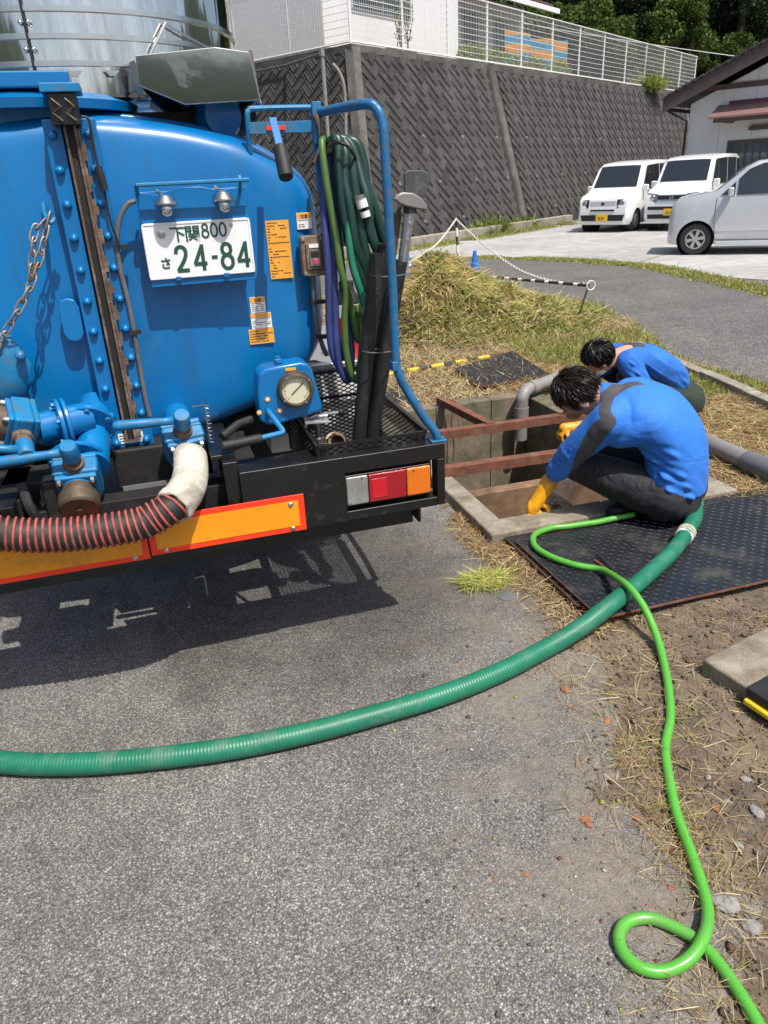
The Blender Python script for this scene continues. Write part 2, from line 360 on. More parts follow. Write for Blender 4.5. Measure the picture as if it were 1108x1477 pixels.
# ================================================================ number helpers
def vnoise(x, y, f, seed=0):
    """smooth value noise for heights"""
    x = np.asarray(x)*f; y = np.asarray(y)*f
    xi = np.floor(x).astype(np.int64); yi = np.floor(y).astype(np.int64); xf = x-xi; yf = y-yi
    def h(a, b):
        n = (a*374761393 + b*668265263 + seed*974711) & 0x7fffffff
        n = ((n ^ (n >> 13))*1274126177) & 0x7fffffff
        return ((n ^ (n >> 16)) & 0xffff)/65535.0
    sx = xf*xf*(3-2*xf); sy = yf*yf*(3-2*yf)
    return (h(xi, yi)*(1-sx)+h(xi+1, yi)*sx)*(1-sy)+(h(xi, yi+1)*(1-sx)+h(xi+1, yi+1)*sx)*sy
def npmesh(name, verts, faces, mats, cols=None, smooth=False):
    """verts (N,3), faces (M,k) of one size"""
    me = bpy.data.meshes.new(name); verts = np.asarray(verts, np.float32); faces = np.asarray(faces, np.int32)
    nf, k = faces.shape
    me.vertices.add(len(verts)); me.vertices.foreach_set('co', verts.ravel())
    me.loops.add(nf*k); me.loops.foreach_set('vertex_index', faces.ravel())
    me.polygons.add(nf); me.polygons.foreach_set('loop_start', np.arange(0, nf*k, k, dtype=np.int32)); me.polygons.foreach_set('loop_total', np.full(nf, k, np.int32))
    if cols is not None:
        ca = me.color_attributes.new('tint', 'FLOAT_COLOR', 'POINT')
        c = np.ones((len(verts), 4), np.float32); c[:, :3] = cols; ca.data.foreach_set('color', c.ravel())
    for m in mats: me.materials.append(m)
    me.update(calc_edges=True); me.validate()
    if smooth: me.shade_smooth()
    return me
def npobj(name, *a, **k):
    parent = k.pop('parent', None); o = bpy.data.objects.new(name, npmesh(name, *a, **k)); COL.objects.link(o)
    if parent: attach(o, parent)
    return o
def blades(base, dirs, length, width, droop, cols):
    """curved ribbons: base (N,3), dirs (N,3) unit, length/width/droop (N,), cols (N,3) -> verts, tris, cols"""
    n = len(base); up = np.array([0, 0, 1.0]); side = np.cross(dirs, up+rng.normal(0, .5, (n, 3))); side /= np.linalg.norm(side, axis=1)[:, None]+1e-9
    L = length[:, None]; w = width[:, None]; d = droop[:, None]
    p1 = base+dirs*L*0.5+np.array([0, 0, 1])*0; p1[:, 2] -= droop*length*0.10
    p2 = base+dirs*L; p2[:, 2] -= droop*length*0.55; p2 += rng.normal(0, .06, (n, 3))*L
    vs = np.stack([base-side*w*.5, base+side*w*.5, p1-side*w*.45, p1+side*w*.45, p2], 1).reshape(-1, 3)
    i = np.arange(n)[:, None]*5
    f = np.concatenate([i+np.array([[0, 1, 3]]), i+np.array([[0, 3, 2]]), i+np.array([[2, 3, 4]])], 0)
    c = np.repeat(cols*rng.uniform(.75, 1.2, (n, 1)), 5, 0)
    return vs, f, np.clip(c, 0, 1)
def rdirs(n, zlo, zhi):
    a = rng.uniform(0, 2*np.pi, n); z = rng.uniform(zlo, zhi, n); r = np.sqrt(np.maximum(0, 1-z*z))
    return np.stack([r*np.cos(a), r*np.sin(a), z], 1)
def pick(n, pal, wts):
    pal = np.array(pal); wts = np.array(wts)/sum(wts); return pal[rng.choice(len(pal), n, p=wts)]
STRAW = [(0.50, 0.39, 0.20), (0.34, 0.22, 0.105), (0.60, 0.50, 0.30), (0.22, 0.135, 0.065), (0.30, 0.29, 0.09)]
GREEN = [(0.15, 0.20, 0.035), (0.22, 0.28, 0.05), (0.09, 0.14, 0.025), (0.38, 0.35, 0.11), (0.27, 0.32, 0.08)]
# ================================================================ ground sheet with the pit opening
PX0, PX1, PY0, PY1 = 1.32, 2.70, 2.81, 5.00      # outer edge of the pit frame
HX0, HX1, HY0, HY1 = PX0+.05, PX1-.05, PY0+.05, PY1-.05
def sheet_with_hole(x0, x1, y0, y1, z):
    mb = MB(); xs = [x0, HX0, HX1, x1]; ys = [y0, HY0, HY1, y1]
    for i in range(3):
        for j in range(3):
            if i == 1 and j == 1: continue
            mb.add([(xs[i], ys[j], z), (xs[i+1], ys[j], z), (xs[i+1], ys[j+1], z), (xs[i], ys[j+1], z)], [(0, 1, 2, 3)])
    bm = bmesh.new(); me = bpy.data.meshes.new('ground')
    me.from_pydata(mb.v, [], mb.f); bm.from_mesh(me); bmesh.ops.remove_doubles(bm, verts=bm.verts, dist=1e-5); bm.to_mesh(me); bm.free(); return me
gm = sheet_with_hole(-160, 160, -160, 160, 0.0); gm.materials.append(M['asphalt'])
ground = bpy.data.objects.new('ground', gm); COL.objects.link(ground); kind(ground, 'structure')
def flat(name, pts, z, m):
    me = bpy.data.meshes.new(name); me.from_pydata([(x, y, z) for x, y in pts], [], [tuple(range(len(pts)))]); me.materials.append(m); me.update()
    o = bpy.data.objects.new(name, me); COL.objects.link(o); kind(o, 'structure'); return o
WA = math.radians(56); WU = V((math.sin(WA), math.cos(WA), 0)); WV = V((-WU.y, WU.x, 0)); W0 = V((9.2, 21.1, 0)); WH = 4.65
def W(u, v, z=0.0): return W0+WU*u+WV*v+V((0, 0, z))
road_near = [(4.75, -60), (4.45, 2.0), (4.40, 4.4), (4.52, 5.8), (5.35, 8.1), (5.5, 9.1), (4.9, 10.4), (3.2, 11.6), (0, 12.4), (-20, 15)]
road_far = [(-20, 19), (0, 16.2), (5.2, 15.5), (6.6, 15.0), (7.75, 13.0), (8.1, 11.2), (7.75, 9.2), (7.3, 7.2), (7.0, 2), (7.2, -60)]
flat('road', road_near+road_far, 0.004, M['road'])
lot_pts = [(-20, 19.7), (0, 16.8), (5.4, 15.95), (6.9, 15.4), (8.1, 13.2), (8.5, 11.4), (8.3, 9.6), (9.2, 7.4), (14, 4), (30, 4)]
e1, e2 = W(26, -0.55), W(-7, -0.55)
flat('parking_lot', lot_pts+[(e1.x, e1.y), (e2.x, e2.y), (-20, 24)], 0.008, M['lot'])
# lot joint: thin dark seam strip between two slabs
sj = MB().add([(8.45, 12.1, .0115), (8.5, 12.05, .0115), (13.6, 15.6, .0115), (13.55, 15.65, .0115)], [(0, 1, 2, 3)]).build('slab_joint', M['conc']); attach(sj, bpy.data.objects['parking_lot'])
# ================================================================ soil beside the paving
AE = np.array([(-2.0, -0.2), (0.0, 0.75), (.72, .97), (.98, 1.08), (1.4, 1.20), (1.86, 1.27), (2.25, 1.30), (2.81, 1.30), (3.5, 1.36), (5.3, 1.40), (7.0, 1.5), (9, 1.7), (12, 1.9)])   # y, x of the paving edge
def kerbx(y): return 3.95+0.164*(np.asarray(y)-3.96)
def soilmask(x, y):
    e = np.interp(y, AE[:, 0], AE[:, 1]); dl = x-e+(vnoise(x, y, 3.1, 3)-.5)*.30+(vnoise(x, y, 11, 4)-.5)*.10
    rn = np.interp(y, [-5, 2, 4.4, 5.8, 8.1, 9.1, 10.4, 11.6], [4.5, 4.43, 4.38, 4.50, 5.32, 5.4, 4.8, 3.1])
    dr = rn-x+(vnoise(x, y, 2.5, 9)-.5)*.25
    dt = 11.3-y+(vnoise(x, y, 2.0, 19)-.5)*.5
    return np.minimum(np.minimum(dl, dr), dt)
def soilz(x, y):
    m = soilmask(x, y); s = np.clip(m/0.25, -1, 1)
    z = 0.016*s+0.012*(vnoise(x, y, 6, 1)-.5)+0.010*(vnoise(x, y, 17, 2)-.5)
    return np.where(s < -.5, -.03, z)
gx = np.arange(0.5, 5.7, .035); gy = np.arange(-1.0, 11.6, .035)
X, Y = np.meshgrid(gx, gy, indexing='ij'); Z = soilz(X, Y)
idx = np.arange(X.size).reshape(X.shape)
q = np.stack([idx[:-1, :-1], idx[1:, :-1], idx[1:, 1:], idx[:-1, 1:]], -1).reshape(-1, 4)
cx_ = (X[:-1, :-1]+.0175).ravel(); cy_ = (Y[:-1, :-1]+.0175).ravel()
keep = ~((cx_ > HX0) & (cx_ < HX1) & (cy_ > HY0) & (cy_ < HY1)) & (soilmask(cx_, cy_) > -.12)
soil = npobj('soil', np.stack([X.ravel(), Y.ravel(), Z.ravel()], 1), q[keep], [M['soil']], smooth=True); kind(soil, 'structure')
# stones and clods in the soil
def lumps(n, pts, size, cols):
    ico = np.array([(0, 0, 1), (.9, 0, .3), (.28, .85, .3), (-.72, .5, .3), (-.72, -.5, .3), (.28, -.85, .3), (0, 0, -.6)])
    fc = np.array([(0, 1, 2), (0, 2, 3), (0, 3, 4), (0, 4, 5), (0, 5, 1), (6, 2, 1), (6, 3, 2), (6, 4, 3), (6, 5, 4), (6, 1, 5)])
    a = rng.uniform(0, 6.28, n); sc = size[:, None]*rng.uniform(.55, 1.25, (n, 3))*np.array([1, 1, .6])
    v = ico[None]*(1+rng.normal(0, .16, (n, 7, 1))); v = v*sc[:, None]
    x = v[..., 0]*np.cos(a)[:, None]-v[..., 1]*np.sin(a)[:, None]; y = v[..., 0]*np.sin(a)[:, None]+v[..., 1]*np.cos(a)[:, None]
    v = np.stack([x, y, v[..., 2]], -1)+pts[:, None]
    return v.reshape(-1, 3), (np.arange(n)[:, None, None]*7+fc[None]).reshape(-1, 3), np.repeat(cols, 7, 0)
def scatter(n, x0, x1, y0, y1, lo=0.0, hi=9.0):
    x = rng.uniform(x0, x1, n); y = rng.uniform(y0, y1, n); m = soilmask(x, y)
    k = (m > lo) & (m < hi) & ~((x > PX0) & (x < PX1) & (y > PY0) & (y < PY1)); return x[k], y[k]
x, y = scatter(34000, .6, 3.5, .3, 2.9, -.22)
n = len(x); sz = rng.gamma(1.2, .0018, n)+.0014
v, f, c = lumps(n, np.stack([x, y, soilz(x, y)+sz*.2], 1), sz, pick(n, [(.14, .105, .075), (.20, .155, .115), (.27, .23, .19), (.09, .066, .048)], [4, 4, 2, 2]))
o = npobj('soil_clods', v, f, [M['blade']], c); kind(o, 'stuff', 'loose earth clods and small stones in the soil')
# ================================================================ straw, grass and weeds
def strawfield(n, x0, x1, y0, y1, lo, hi, ln, zr=(-.05, .22), pal=STRAW, w=(4, 4, 2, 3, 1), width=.0035, clump=None, thr=.5):
    x, y = scatter(n, x0, x1, y0, y1, lo, hi)
    if clump:
        k = vnoise(x, y, clump, 21) > thr*rng.uniform(.7, 1.2, len(x)); x, y = x[k], y[k]
    n = len(x); b = np.stack([x, y, np.maximum(soilz(x, y), 0)+rng.uniform(.0, .012, n)], 1)
    return blades(b, rdirs(n, *zr), rng.uniform(*ln, n), rng.uniform(.6, 1.5, n)*width, rng.uniform(0, .4, n), pick(n, pal, w))
def join(parts):
    vs, fs, cs = [], [], []; b = 0
    for v, f, c in parts: vs.append(v); fs.append(f+b); cs.append(c); b += len(v)
    return np.concatenate(vs), np.concatenate(fs), np.concatenate(cs)
v, f, c = join([strawfield(26000, .7, 4.4, -.3, 2.9, -.20, 9, (.012, .085), clump=3.4, thr=.55, width=.0014, w=(3, 6, 1, 6, 1)), strawfield(1200, .9, 1.6, .3, 1.9, -.1, 9, (.03, .12), (-.05, .3), clump=4.0, thr=.5, width=.0018, w=(4, 2, 4, 1, 3)),
                strawfield(75000, 2.6, 4.35, 2.2, 6.5, 0, 9, (.05, .18), (-.05, .4), clump=2.0, thr=.14),
                strawfield(14000, 1.15, 1.6, 2.0, 5.5, -.05, 9, (.03, .12), (-.05, .4), w=(4, 5, 2, 4, 0), width=.0026)])
o = npobj('straw', v, f, [M['blade']], c); kind(o, 'stuff', 'dry straw and withered grass lying on the soil')
v, f, c = join([strawfield(60000, 1.4, 5.6, 5.0, 11.5, 0, 9, (.05, .16), (.0, .7), w=(5, 4, 4, 2, 2), width=.005, clump=1.4, thr=.30)])
o = npobj('mown_grass', v, f, [M['blade']], c); kind(o, 'stuff', 'cut yellow grass covering the earth behind the pit')
def greens(n, x0, x1, y0, y1, ln, width=.006, clump=1.6, thr=.45, wts=(3, 4, 2, 2, 3)):
    return strawfield(n, x0, x1, y0, y1, 0, 9, ln, (.45, .98), GREEN, wts, width, clump, thr)
parts = [greens(17000, 3.2, 5.6, 5.8, 11, (.06, .17), .006, 1.1, .46, (2, 3, 1, 4, 3)),
         greens(9000, 4.15, 4.6, 3.2, 8.0, (.03, .10), .006, 2.5, .42),
         greens(6000, 3.3, 4.2, 4.3, 6.4, (.04, .10), .006, 2.0, .55)]
v, f, c = join(parts); o = npobj('verge_grass', v, f, [M['blade']], c); kind(o, 'stuff', 'green grass and weeds growing along the road verge')
# strip of grass between road and lot, and along the wall foot
def stripgrass(p, q, n, wd, ln, width):
    p, q = np.array(p), np.array(q); t = rng.uniform(0, 1, (n, 1)); d = (q-p)/np.linalg.norm(q-p); nn = np.array([-d[1], d[0]])
    xy = p+(q-p)*t+nn*rng.normal(0, wd*.45, (n, 1)); b = np.concatenate([xy, np.full((n, 1), .008)], 1)
    k = vnoise(xy[:, 0], xy[:, 1], 1.1, 33) > .22; b = b[k]; n = len(b)
    return blades(b, rdirs(n, .4, .95), rng.uniform(*ln, n), np.full(n, width), rng.uniform(0, .5, n), pick(n, GREEN+STRAW[:1], [2, 3, 1, 4, 3, 3]))
parts = []
sp = [(-3, 16.9), (0, 16.5), (5.3, 15.72), (6.75, 15.2), (7.92, 13.1), (8.3, 11.3), (8.0, 9.4), (7.6, 7.3), (7.3, 4.5)]
for a, b in zip(sp[:-1], sp[1:]): parts.append(stripgrass(a, b, 4500, .28, (.03, .09), .010))
wf = [W(u, -.75) for u in (-7, -3, 0, 3, 4.6)]
for a, b in zip(wf[:-1], wf[1:]): parts.append(stripgrass((a.x, a.y), (b.x, b.y), 3000, .4, (.05, .17), .014))
v, f, c = join(parts); o = npobj('kerb_grass', v, f, [M['blade']], c); kind(o, 'stuff', 'thin strip of yellow-green grass between road and concrete lot')
# heap of pulled weeds
def mound(x, y):
    return mound0(x, y)*(1+.8*(vnoise(x, y, 2.3, 61)-.5)+.5*(vnoise(x, y, 5, 62)-.5))
def mound0(x, y):
    g = lambda cx, cy, sx, sy, h: h*np.exp(-((x-cx)/sx)**2-((y-cy)/sy)**2)
    return g(3.22, 8.40, .55, .80, .55)+g(4.00, 8.0, .75, .75, .24)+g(2.75, 7.9, .45, .7, .20)-.02
gx = np.linspace(1.9, 5.4, 60); gy = np.linspace(6.6, 10.4, 60); X, Y = np.meshgrid(gx, gy, indexing='ij')
Z = mound(X, Y)+(vnoise(X, Y, 5, 5)-.5)*.06; idx = np.arange(X.size).reshape(X.shape)
q = np.stack([idx[:-1, :-1], idx[1:, :-1], idx[1:, 1:], idx[:-1, 1:]], -1).reshape(-1, 4)
kq = (Z[:-1, :-1] > .005).ravel()
core = (np.stack([X.ravel(), Y.ravel(), Z.ravel()], 1), q[kq])
n = 60000; x = np.concatenate([rng.normal(3.25, .62, n//2), rng.normal(3.6, .9, n//2)]); y = np.concatenate([rng.normal(8.2, .7, n//2), rng.normal(7.9, .75, n//2)])
k = (mound(x, y) > .01) & (x < 5.3); x, y = x[k], y[k]; n = len(x)
zz = mound(x, y)+(vnoise(x, y, 5, 5)-.5)*.06
gxn = (mound(x+.01, y)-mound(x-.01, y))/.02; gyn = (mound(x, y+.01)-mound(x, y-.01))/.02
d = rdirs(n, -.2, .75); d[:, 0] -= gxn*.25; d[:, 1] -= gyn*.25; d /= np.linalg.norm(d, axis=1)[:, None]
gz = vnoise(x, y, 1.8, 40)[:, None]
grn = np.clip((x-2.9)/1.4+rng.normal(0, .25, n), 0, 1)[:, None]
cc = np.where(rng.uniform(0, 1, (n, 1)) < (.12+.45*grn)*gz*1.5, pick(n, GREEN, [2, 3, 1, 6, 4]), pick(n, STRAW+[(.30, .18, .085), (.36, .32, .12)], [4, 3, 3, 2, 4, 2, 6]))
v, f, c = blades(np.stack([x, y, zz-.02], 1), d, rng.uniform(.06, .42, n)*rng.uniform(.35, 1, n), rng.uniform(.003, .010, n), rng.uniform(.1, .9, n), cc*(1.0+.7*vnoise(x, y, 3.2, 64))[:, None])
kk = rng.integers(0, n, 9000); lb = np.stack([x[kk], y[kk], zz[kk]+rng.uniform(0, .06, 9000)], 1); v2, f2, c2 = blades(lb, rdirs(9000, -.3, .7), rng.uniform(.03, .07, 9000), rng.uniform(.012, .030, 9000), rng.uniform(0, .6, 9000), pick(9000, GREEN+[(.30, .25, .10), (.20, .13, .06)], [3, 3, 3, 1, 2, 3, 3])); v, f, c = join([(v, f, c), (v2, f2, c2)])
cm = npobj('pulled_weeds', v, f, [M['blade']], c); kind(cm, 'stuff', 'heap of pulled weeds turning brown beside the road')
oc = npobj('mound_core', core[0], core[1], [M['soil']], smooth=True, parent=cm)
# light green tuft on the paving edge and tiny litter
def tuft(cx, cy, n, r, ln, pal, w, width=.0025, zr=(.0, .5)):
    a = rng.uniform(0, 6.28, n); rr = r*np.sqrt(rng.uniform(0, 1, n)); b = np.stack([cx+rr*np.cos(a), cy+rr*.6*np.sin(a), rng.uniform(.002, .03, n)], 1)
    return blades(b, rdirs(n, *zr), rng.uniform(*ln, n), np.full(n, width), rng.uniform(0, .4, n), pick(n, pal, w))
p = G(700, 842); v, f, c = tuft(p.x, p.y, 900, .105, (.03, .10), [(.42, .46, .10), (.52, .50, .16), (.30, .36, .07), (.55, .45, .22)], [4, 3, 3, 2])
o = npobj('grass_clump', v, f, [M['blade']], c); tag(o, 'pale green grass tuft lying on the paving near the pit corner', 'grass')
pp = [G(1045, 1290), G(1010, 1440), G(1060, 900), G(790, 880)]
beside = [tuft(G(a, b).x, G(a, b).y, 120, .10, (.015, .09), STRAW+[(.30, .31, .09)], [4, 4, 2, 3, 2, 3], .0015, (-.05, .35)) for a, b in ((935, 1060), (945, 1100), (940, 1150), (965, 1190), (985, 1210), (1000, 1260), (985, 1040), (920, 1090))]
v, f, c = join(beside+[tuft(p.x, p.y, 70, .09, (.02, .09), STRAW, [3, 4, 3, 3, 1], .0016, (-.05, .2)) for p in pp])
o = npobj('loose_straw', v, f, [M['blade']], c); kind(o, 'stuff', 'loose dry stalks scattered on soil and paving')
n = 900; px = rng.uniform(560, 1060, n); py = rng.uniform(880, 1470, n)
g = np.array([G(a, b)[:] for a, b in zip(px, py)]); sz = rng.gamma(1.5, .0014, n)+.0012
v, f, c = lumps(n, g+np.array([0, 0, .001]), sz, pick(n, [(.5, .47, .4), (.35, .37, .10), (.22, .09, .05), (.12, .10, .08), (.40, .34, .2)], [2, 2, 2, 4, 2]))
o = npobj('grit', v, f, [M['blade']], c); kind(o, 'stuff', 'small grit, seeds and chips on the paving')
# brick shards: each is a thing that can be picked up
M['shard'] = mat('brick_red', (.30, .115, .06), .9, var=.25, scale=60, dirt=(.20, .13, .09), dirtamt=.12, dscale=60, bumps=.6, bscale=200)
M['stone'] = mat('grey_stone', (.24, .23, .22), .9, var=.2, scale=60, bumps=.6, bscale=150)
def stone(name, px, py, r, m, label, cat, flatk=.45, group=None, z=None):
    c = G(px, py); bm = bmesh.new(); bmesh.ops.create_icosphere(bm, subdivisions=2, radius=1)
    sx, sy = random.uniform(.8, 1.3), random.uniform(.6, 1.0); a = random.uniform(0, 3.1)
    dirs = [V((random.gauss(0, 1), random.gauss(0, 1), random.gauss(0, 1))).normalized() for _ in range(7)]
    for vv in bm.verts:
        s = min([1.0]+[.72/max(.05, vv.co.dot(dd)) for dd in dirs]); vv.co *= s
        x, y = vv.co.x*sx, vv.co.y*sy; vv.co = V((x*math.cos(a)-y*math.sin(a), x*math.sin(a)+y*math.cos(a), vv.co.z*flatk))*r
    me = bpy.data.meshes.new(name); bm.to_mesh(me); bm.free(); me.materials.append(m); me.update()
    o = bpy.data.objects.new(name, me); COL.objects.link(o); o.location = (c.x, c.y, max(float(soilz(c.x, c.y)), 0)+r*flatk*.35 if z is None else z); return tag(o, label, cat, group)
for i, (a, b, r) in enumerate([(815, 996, .021), (845, 1183, .020), (920, 1182, .013), (876, 1040, .014), (760, 1262, .008), (1032, 1172, .014), (665, 957, .010), (893, 1070, .012), (850, 1190, .015), (967, 1280, .011), (1035, 990, .010), (868, 1000, .010), (715, 1270, .007)]):
    stone('brick_shard', a, b, r, M['shard'], 'broken chip of red brick lying on the ground', 'brick shard', group='red brick chips')
for i, (a, b, r) in enumerate([(1065, 1222, .016), (1045, 1305, .035), (1085, 1340, .03), (1090, 1180, .022), (852, 1174, .007), (1020, 1130, .014), (1075, 1130, .013), (1050, 1160, .012)]):
    stone('stone', a, b, r, M['stone'], 'small grey stone half sunk in the brown soil', 'stone', group='stones in the soil')
stone('slate_piece', 730, 860, .045, M['pvcd'], 'thin flat slate piece at the edge of the grass tuft', 'slate', .12)
# ================================================================ pit with concrete frame
pit = thing('concrete_pit', 'open concrete inspection pit with pale raised frame between truck and steel covers', 'pit', (2.0, 3.9, 0))
ZT = .06
def blockwall(name, x0, x1, y0, y1, z0, z1, m, bw=.006): return MB().box(x0, x1, y0, y1, z0, z1).build(name, m, pit, bevel=bw)
ix0, ix1, iy0, iy1 = PX0+.115, PX1-.14, PY0+.15, PY1-.13
blockwall('front_wall', PX0, 1.985, PY0, iy0, -1.2, ZT, M['conc_pale'], .012)
blockwall('front_wall', 1.99, PX1, PY0+.003, iy0, -1.2, ZT-.004, M['conc_pale'], .012)
blockwall('left_wall', PX0+.003, ix0, iy0+.001, iy1-.001, -1.2, ZT-.003, M['conc_pale'], .012)
blockwall('right_wall', ix1, PX1-.002, iy0+.001, iy1-.001, -1.2, ZT-.002, M['pitwall'], .012)
for i, (a, b) in enumerate(((PX0, 1.83), (1.834, 2.27), (2.274, PX1))):            # courses of the back wall
    for j, (c, d) in enumerate(((-.16, ZT), (-.42, -.165), (-.8, -.425))):
        blockwall('back_block', a, b, iy1+.002*((i+j) % 2), PY1+.003*i, c, d, M['pitwall'], .005)
blockwall('partition', ix0+.001, ix1-.001, 3.44, 3.52, -1.2, -.02, M['pitbrown'], .01)
blockwall('partition', 1.90, 1.97, iy0+.001, 3.439, -1.2, -.05, M['pitbrown'], .01)
M['sludge'] = mat('sludge', (.035, .026, .018), .18, var=.3, scale=6, bumps=.2, bscale=12, bdist=.01)
blockwall('chamber_floor', ix0+.001, ix1-.001, iy0+.001, 3.439, -1.2, -.48, M['pitbrown'], 0)
blockwall('sludge_floor', ix0+.001, ix1-.001, 3.521, iy1-.001, -1.2, -.72, M['sludge'], 0)
# steel angle beams across the pit
def angle_beam(name, p, q, w, h, label):
    p, q = V(p), V(q); mb = MB(); a = (q-p).normalized(); s = a.cross(V((0, 0, 1))).normalized(); up = V((0, 0, 1))
    prof = [(-w/2, 0), (w/2, 0), (w/2, -h), (w/2-.008, -h), (w/2-.008, -.009), (-w/2, -.009)]
    rg = [[c+s*x+up*z for x, z in prof] for c in (p, q)]
    mb.rings(rg); o = mb.build(name, M['rust'], None, bevel=.0015); return tag(o, label, 'steel beam')
angle_beam('steel_beam', (PX0+.04, 4.22, ZT+.05), (PX1-.02, 4.19, ZT+.05), .055, .055, 'rusty steel angle beam across the pit nearer its far end')
angle_beam('steel_beam', (PX0+.04, 3.60, ZT+.05), (PX1-.02, 3.55, ZT+.05), .06, .055, 'rusty steel angle beam across the middle of the pit')
angle_beam('steel_beam', (1.88, 4.92, ZT+.062), (1.955, 4.20, ZT+.06), .055, .05, 'short rusty steel beam from pit back wall to the cross beam')
# wire loop hanging from the short beam
wl = [V((1.90, 4.80, .12)), V((1.93, 4.79, .05)), V((1.915, 4.78, -.05)), V((1.93, 4.77, -.22)), V((1.92, 4.77, -.33))]
tag(MB().tube(catmull(wl, 6), .006, 6).tube(catmull([V((1.905, 4.82, .125)), V((1.955, 4.76, .10)), V((1.975, 4.70, -.04)), V((1.95, 4.70, -.08)), V((1.945, 4.72, .0))], 6), .005, 6).build('wire_tie', M['rust']), 'rusty wire loop tied round the short steel beam', 'wire')
# grey plastic pipe with elbow entering the pit
ep = thing('drain_pipe', 'grey plastic drain pipe bending down into the pit corner', 'pipe', (2.46, 4.8, 0))
MB().tube(catmull([V((2.92, 4.98, .14)), V((2.60, 4.83, .13)), V((2.52, 4.79, .125)), V((2.475, 4.765, .09)), V((2.465, 4.76, .03)), V((2.465, 4.76, -.24))], 8), .046, 20).build('pipe', M['pvc'], ep)
MB().lathe([(.046, 0), (.053, 0), (.053, .07), (.046, .07)], (2.465, 4.76, -.06), (0, 0, 1), 20, False).build('socket', M['pvc'], ep)
d = V((.32, .15, .005)).normalized(); MB().lathe([(.046, 0), (.053, 0), (.053, .07), (.046, .07)], V((2.56, 4.812, .128)), d, 20, False).build('socket', M['pvc'], ep)
# long pipe to the right
a, b = V((2.97, 4.1, .085)), V((2.965, 2.9, .085)); lp = thing('drain_pipe', 'long grey-brown plastic pipe lying beside the pit over dry grass', 'pipe', (2.97, 3.4, 0))
MB().cyl(a, b, .045, n=20).build('pipe', M['pvc'], lp)
MB().lathe([(.045, 0), (.053, 0), (.053, .55), (.047, .56)], (2.967, 3.02, .085), (0, 1, 0), 20, False).build('sleeve', M['pvc'], lp)
MB().lathe([(.053, 0), (.060, 0), (.060, .5), (.053, .5)], (2.965, 2.56, .085), (0, 1, 0), 20, True).build('socket', M['pvcd'], lp)
# ================================================================ checker plates
def checker(name, corners, z, th, label, slot=False, tilt=(0, 0)):
    """corners: 4 xy points; treads raised on the upper face"""
    root = thing(name, label, 'steel cover', (corners[0][0], corners[0][1], 0))
    c = [V((x, y, z+tilt[0]*(x-corners[0][0])+tilt[1]*(y-corners[0][1]))) for x, y in corners]
    MB().prism(c, (0, 0, th)).build('plate', [M['plate']], root)
    mb = MB()
    for i in range(4):
        p, q = c[i], c[(i+1) % 4]; n = (q-p).cross(V((0, 0, 1))).normalized(); n = n if n.dot((p+q)/2-(c[0]+c[2])/2) > 0 else -n
        mb.obox((p+q)/2+n*.001+V((0, 0, th/2)), (q-p)/2, n*.002, V((0, 0, th*.46)))
    mb.build('rust_edge', M['rust'], root)
    e1, e2 = c[1]-c[0], c[3]-c[0]; l1, l2 = e1.length, e2.length; d1, d2 = e1/l1, e2/l2; up = d1.cross(d2); up = up if up.z > 0 else -up
    vs, fs = [], []; P = .0275; L, w, h = .0155, .0026, .0024
    def inside(u, v): return .012 < u < l1-.012 and .012 < v < l2-.012
    nu, nv = int(l1/P), int(l2/P)
    for i in range(nu):
        for j in range(nv):
            u, v = (i+.5)*P, (j+.5)*P
            if not inside(u, v): continue
            s = .7071; t1, t2 = (d1*s+d2*s, d1*s-d2*s) if (i+j) % 2 else (d1*s-d2*s, d1*s+d2*s)
            o = c[0]+d1*u+d2*v+up*(th); b = len(vs)
            vs += [o-t1*L, o+t2*w, o+t1*L, o-t2*w, o-t1*L*.55+up*h, o+t1*L*.55+up*h]
            fs += [(b, b+4, b+3), (b, b+1, b+4), (b+1, b+5, b+4), (b+1, b+2, b+5), (b+2, b+3, b+5), (b+3, b+4, b+5)]
    me = bpy.data.meshes.new('tread'); me.from_pydata([tuple(p) for p in vs], [], fs); me.materials.append(M['tread']); me.update()
    o = bpy.data.objects.new('tread', me); COL.objects.link(o); attach(o, root); o['kind'] = 'stuff'
    return root, c, d1, d2
M['plate'] = mat('checker_plate', (.030, .032, .037), .40, .5, var=.25, scale=5, dirt=(.10, .09, .075), dirtamt=.09, dscale=5, bumps=.1, bscale=60)
M['tread'] = mat('plate_tread', (.115, .118, .125), .30, .7, var=.2, scale=9, dirt=(.14, .12, .10), dirtamt=.08, dscale=6)
checker('steel_cover', [(1.40, 2.02), (2.98, 2.02), (2.98, 2.72), (1.40, 2.72)], .046, .010, 'black checker plate carrying the hoses, topmost of two by the pit', tilt=(0, -.004))
checker('steel_cover', [(1.385, 2.16), (2.88, 2.16), (2.88, 2.80), (1.385, 2.80)], .027, .010, 'black checker plate underneath, edge showing along the pit frame')
_, c, d1, d2 = checker('steel_cover', [(2.36, 5.27), (3.02, 5.36), (3.16, 6.32), (2.42, 5.93)], .05, .010, 'black checker plate behind the pit near the yellow striped pole')
for u, v in ((.36, .46), (.45, .66)):
    p = c[0]+d1*u+d2*v+V((0, 0, .0105)); MB().obox(p, d1*.055, d2*.012, V((0, 0, .0012))).build('hand_slot', M['rubber'], [o for o in COL.objects if o.name.startswith('steel_cover')][-1])
checker('steel_cover', [(1.30, 5.12), (1.80, 5.16), (1.72, 5.60), (1.30, 5.60)], .03, .010, 'small dark steel cover by the pit corner beside the truck')
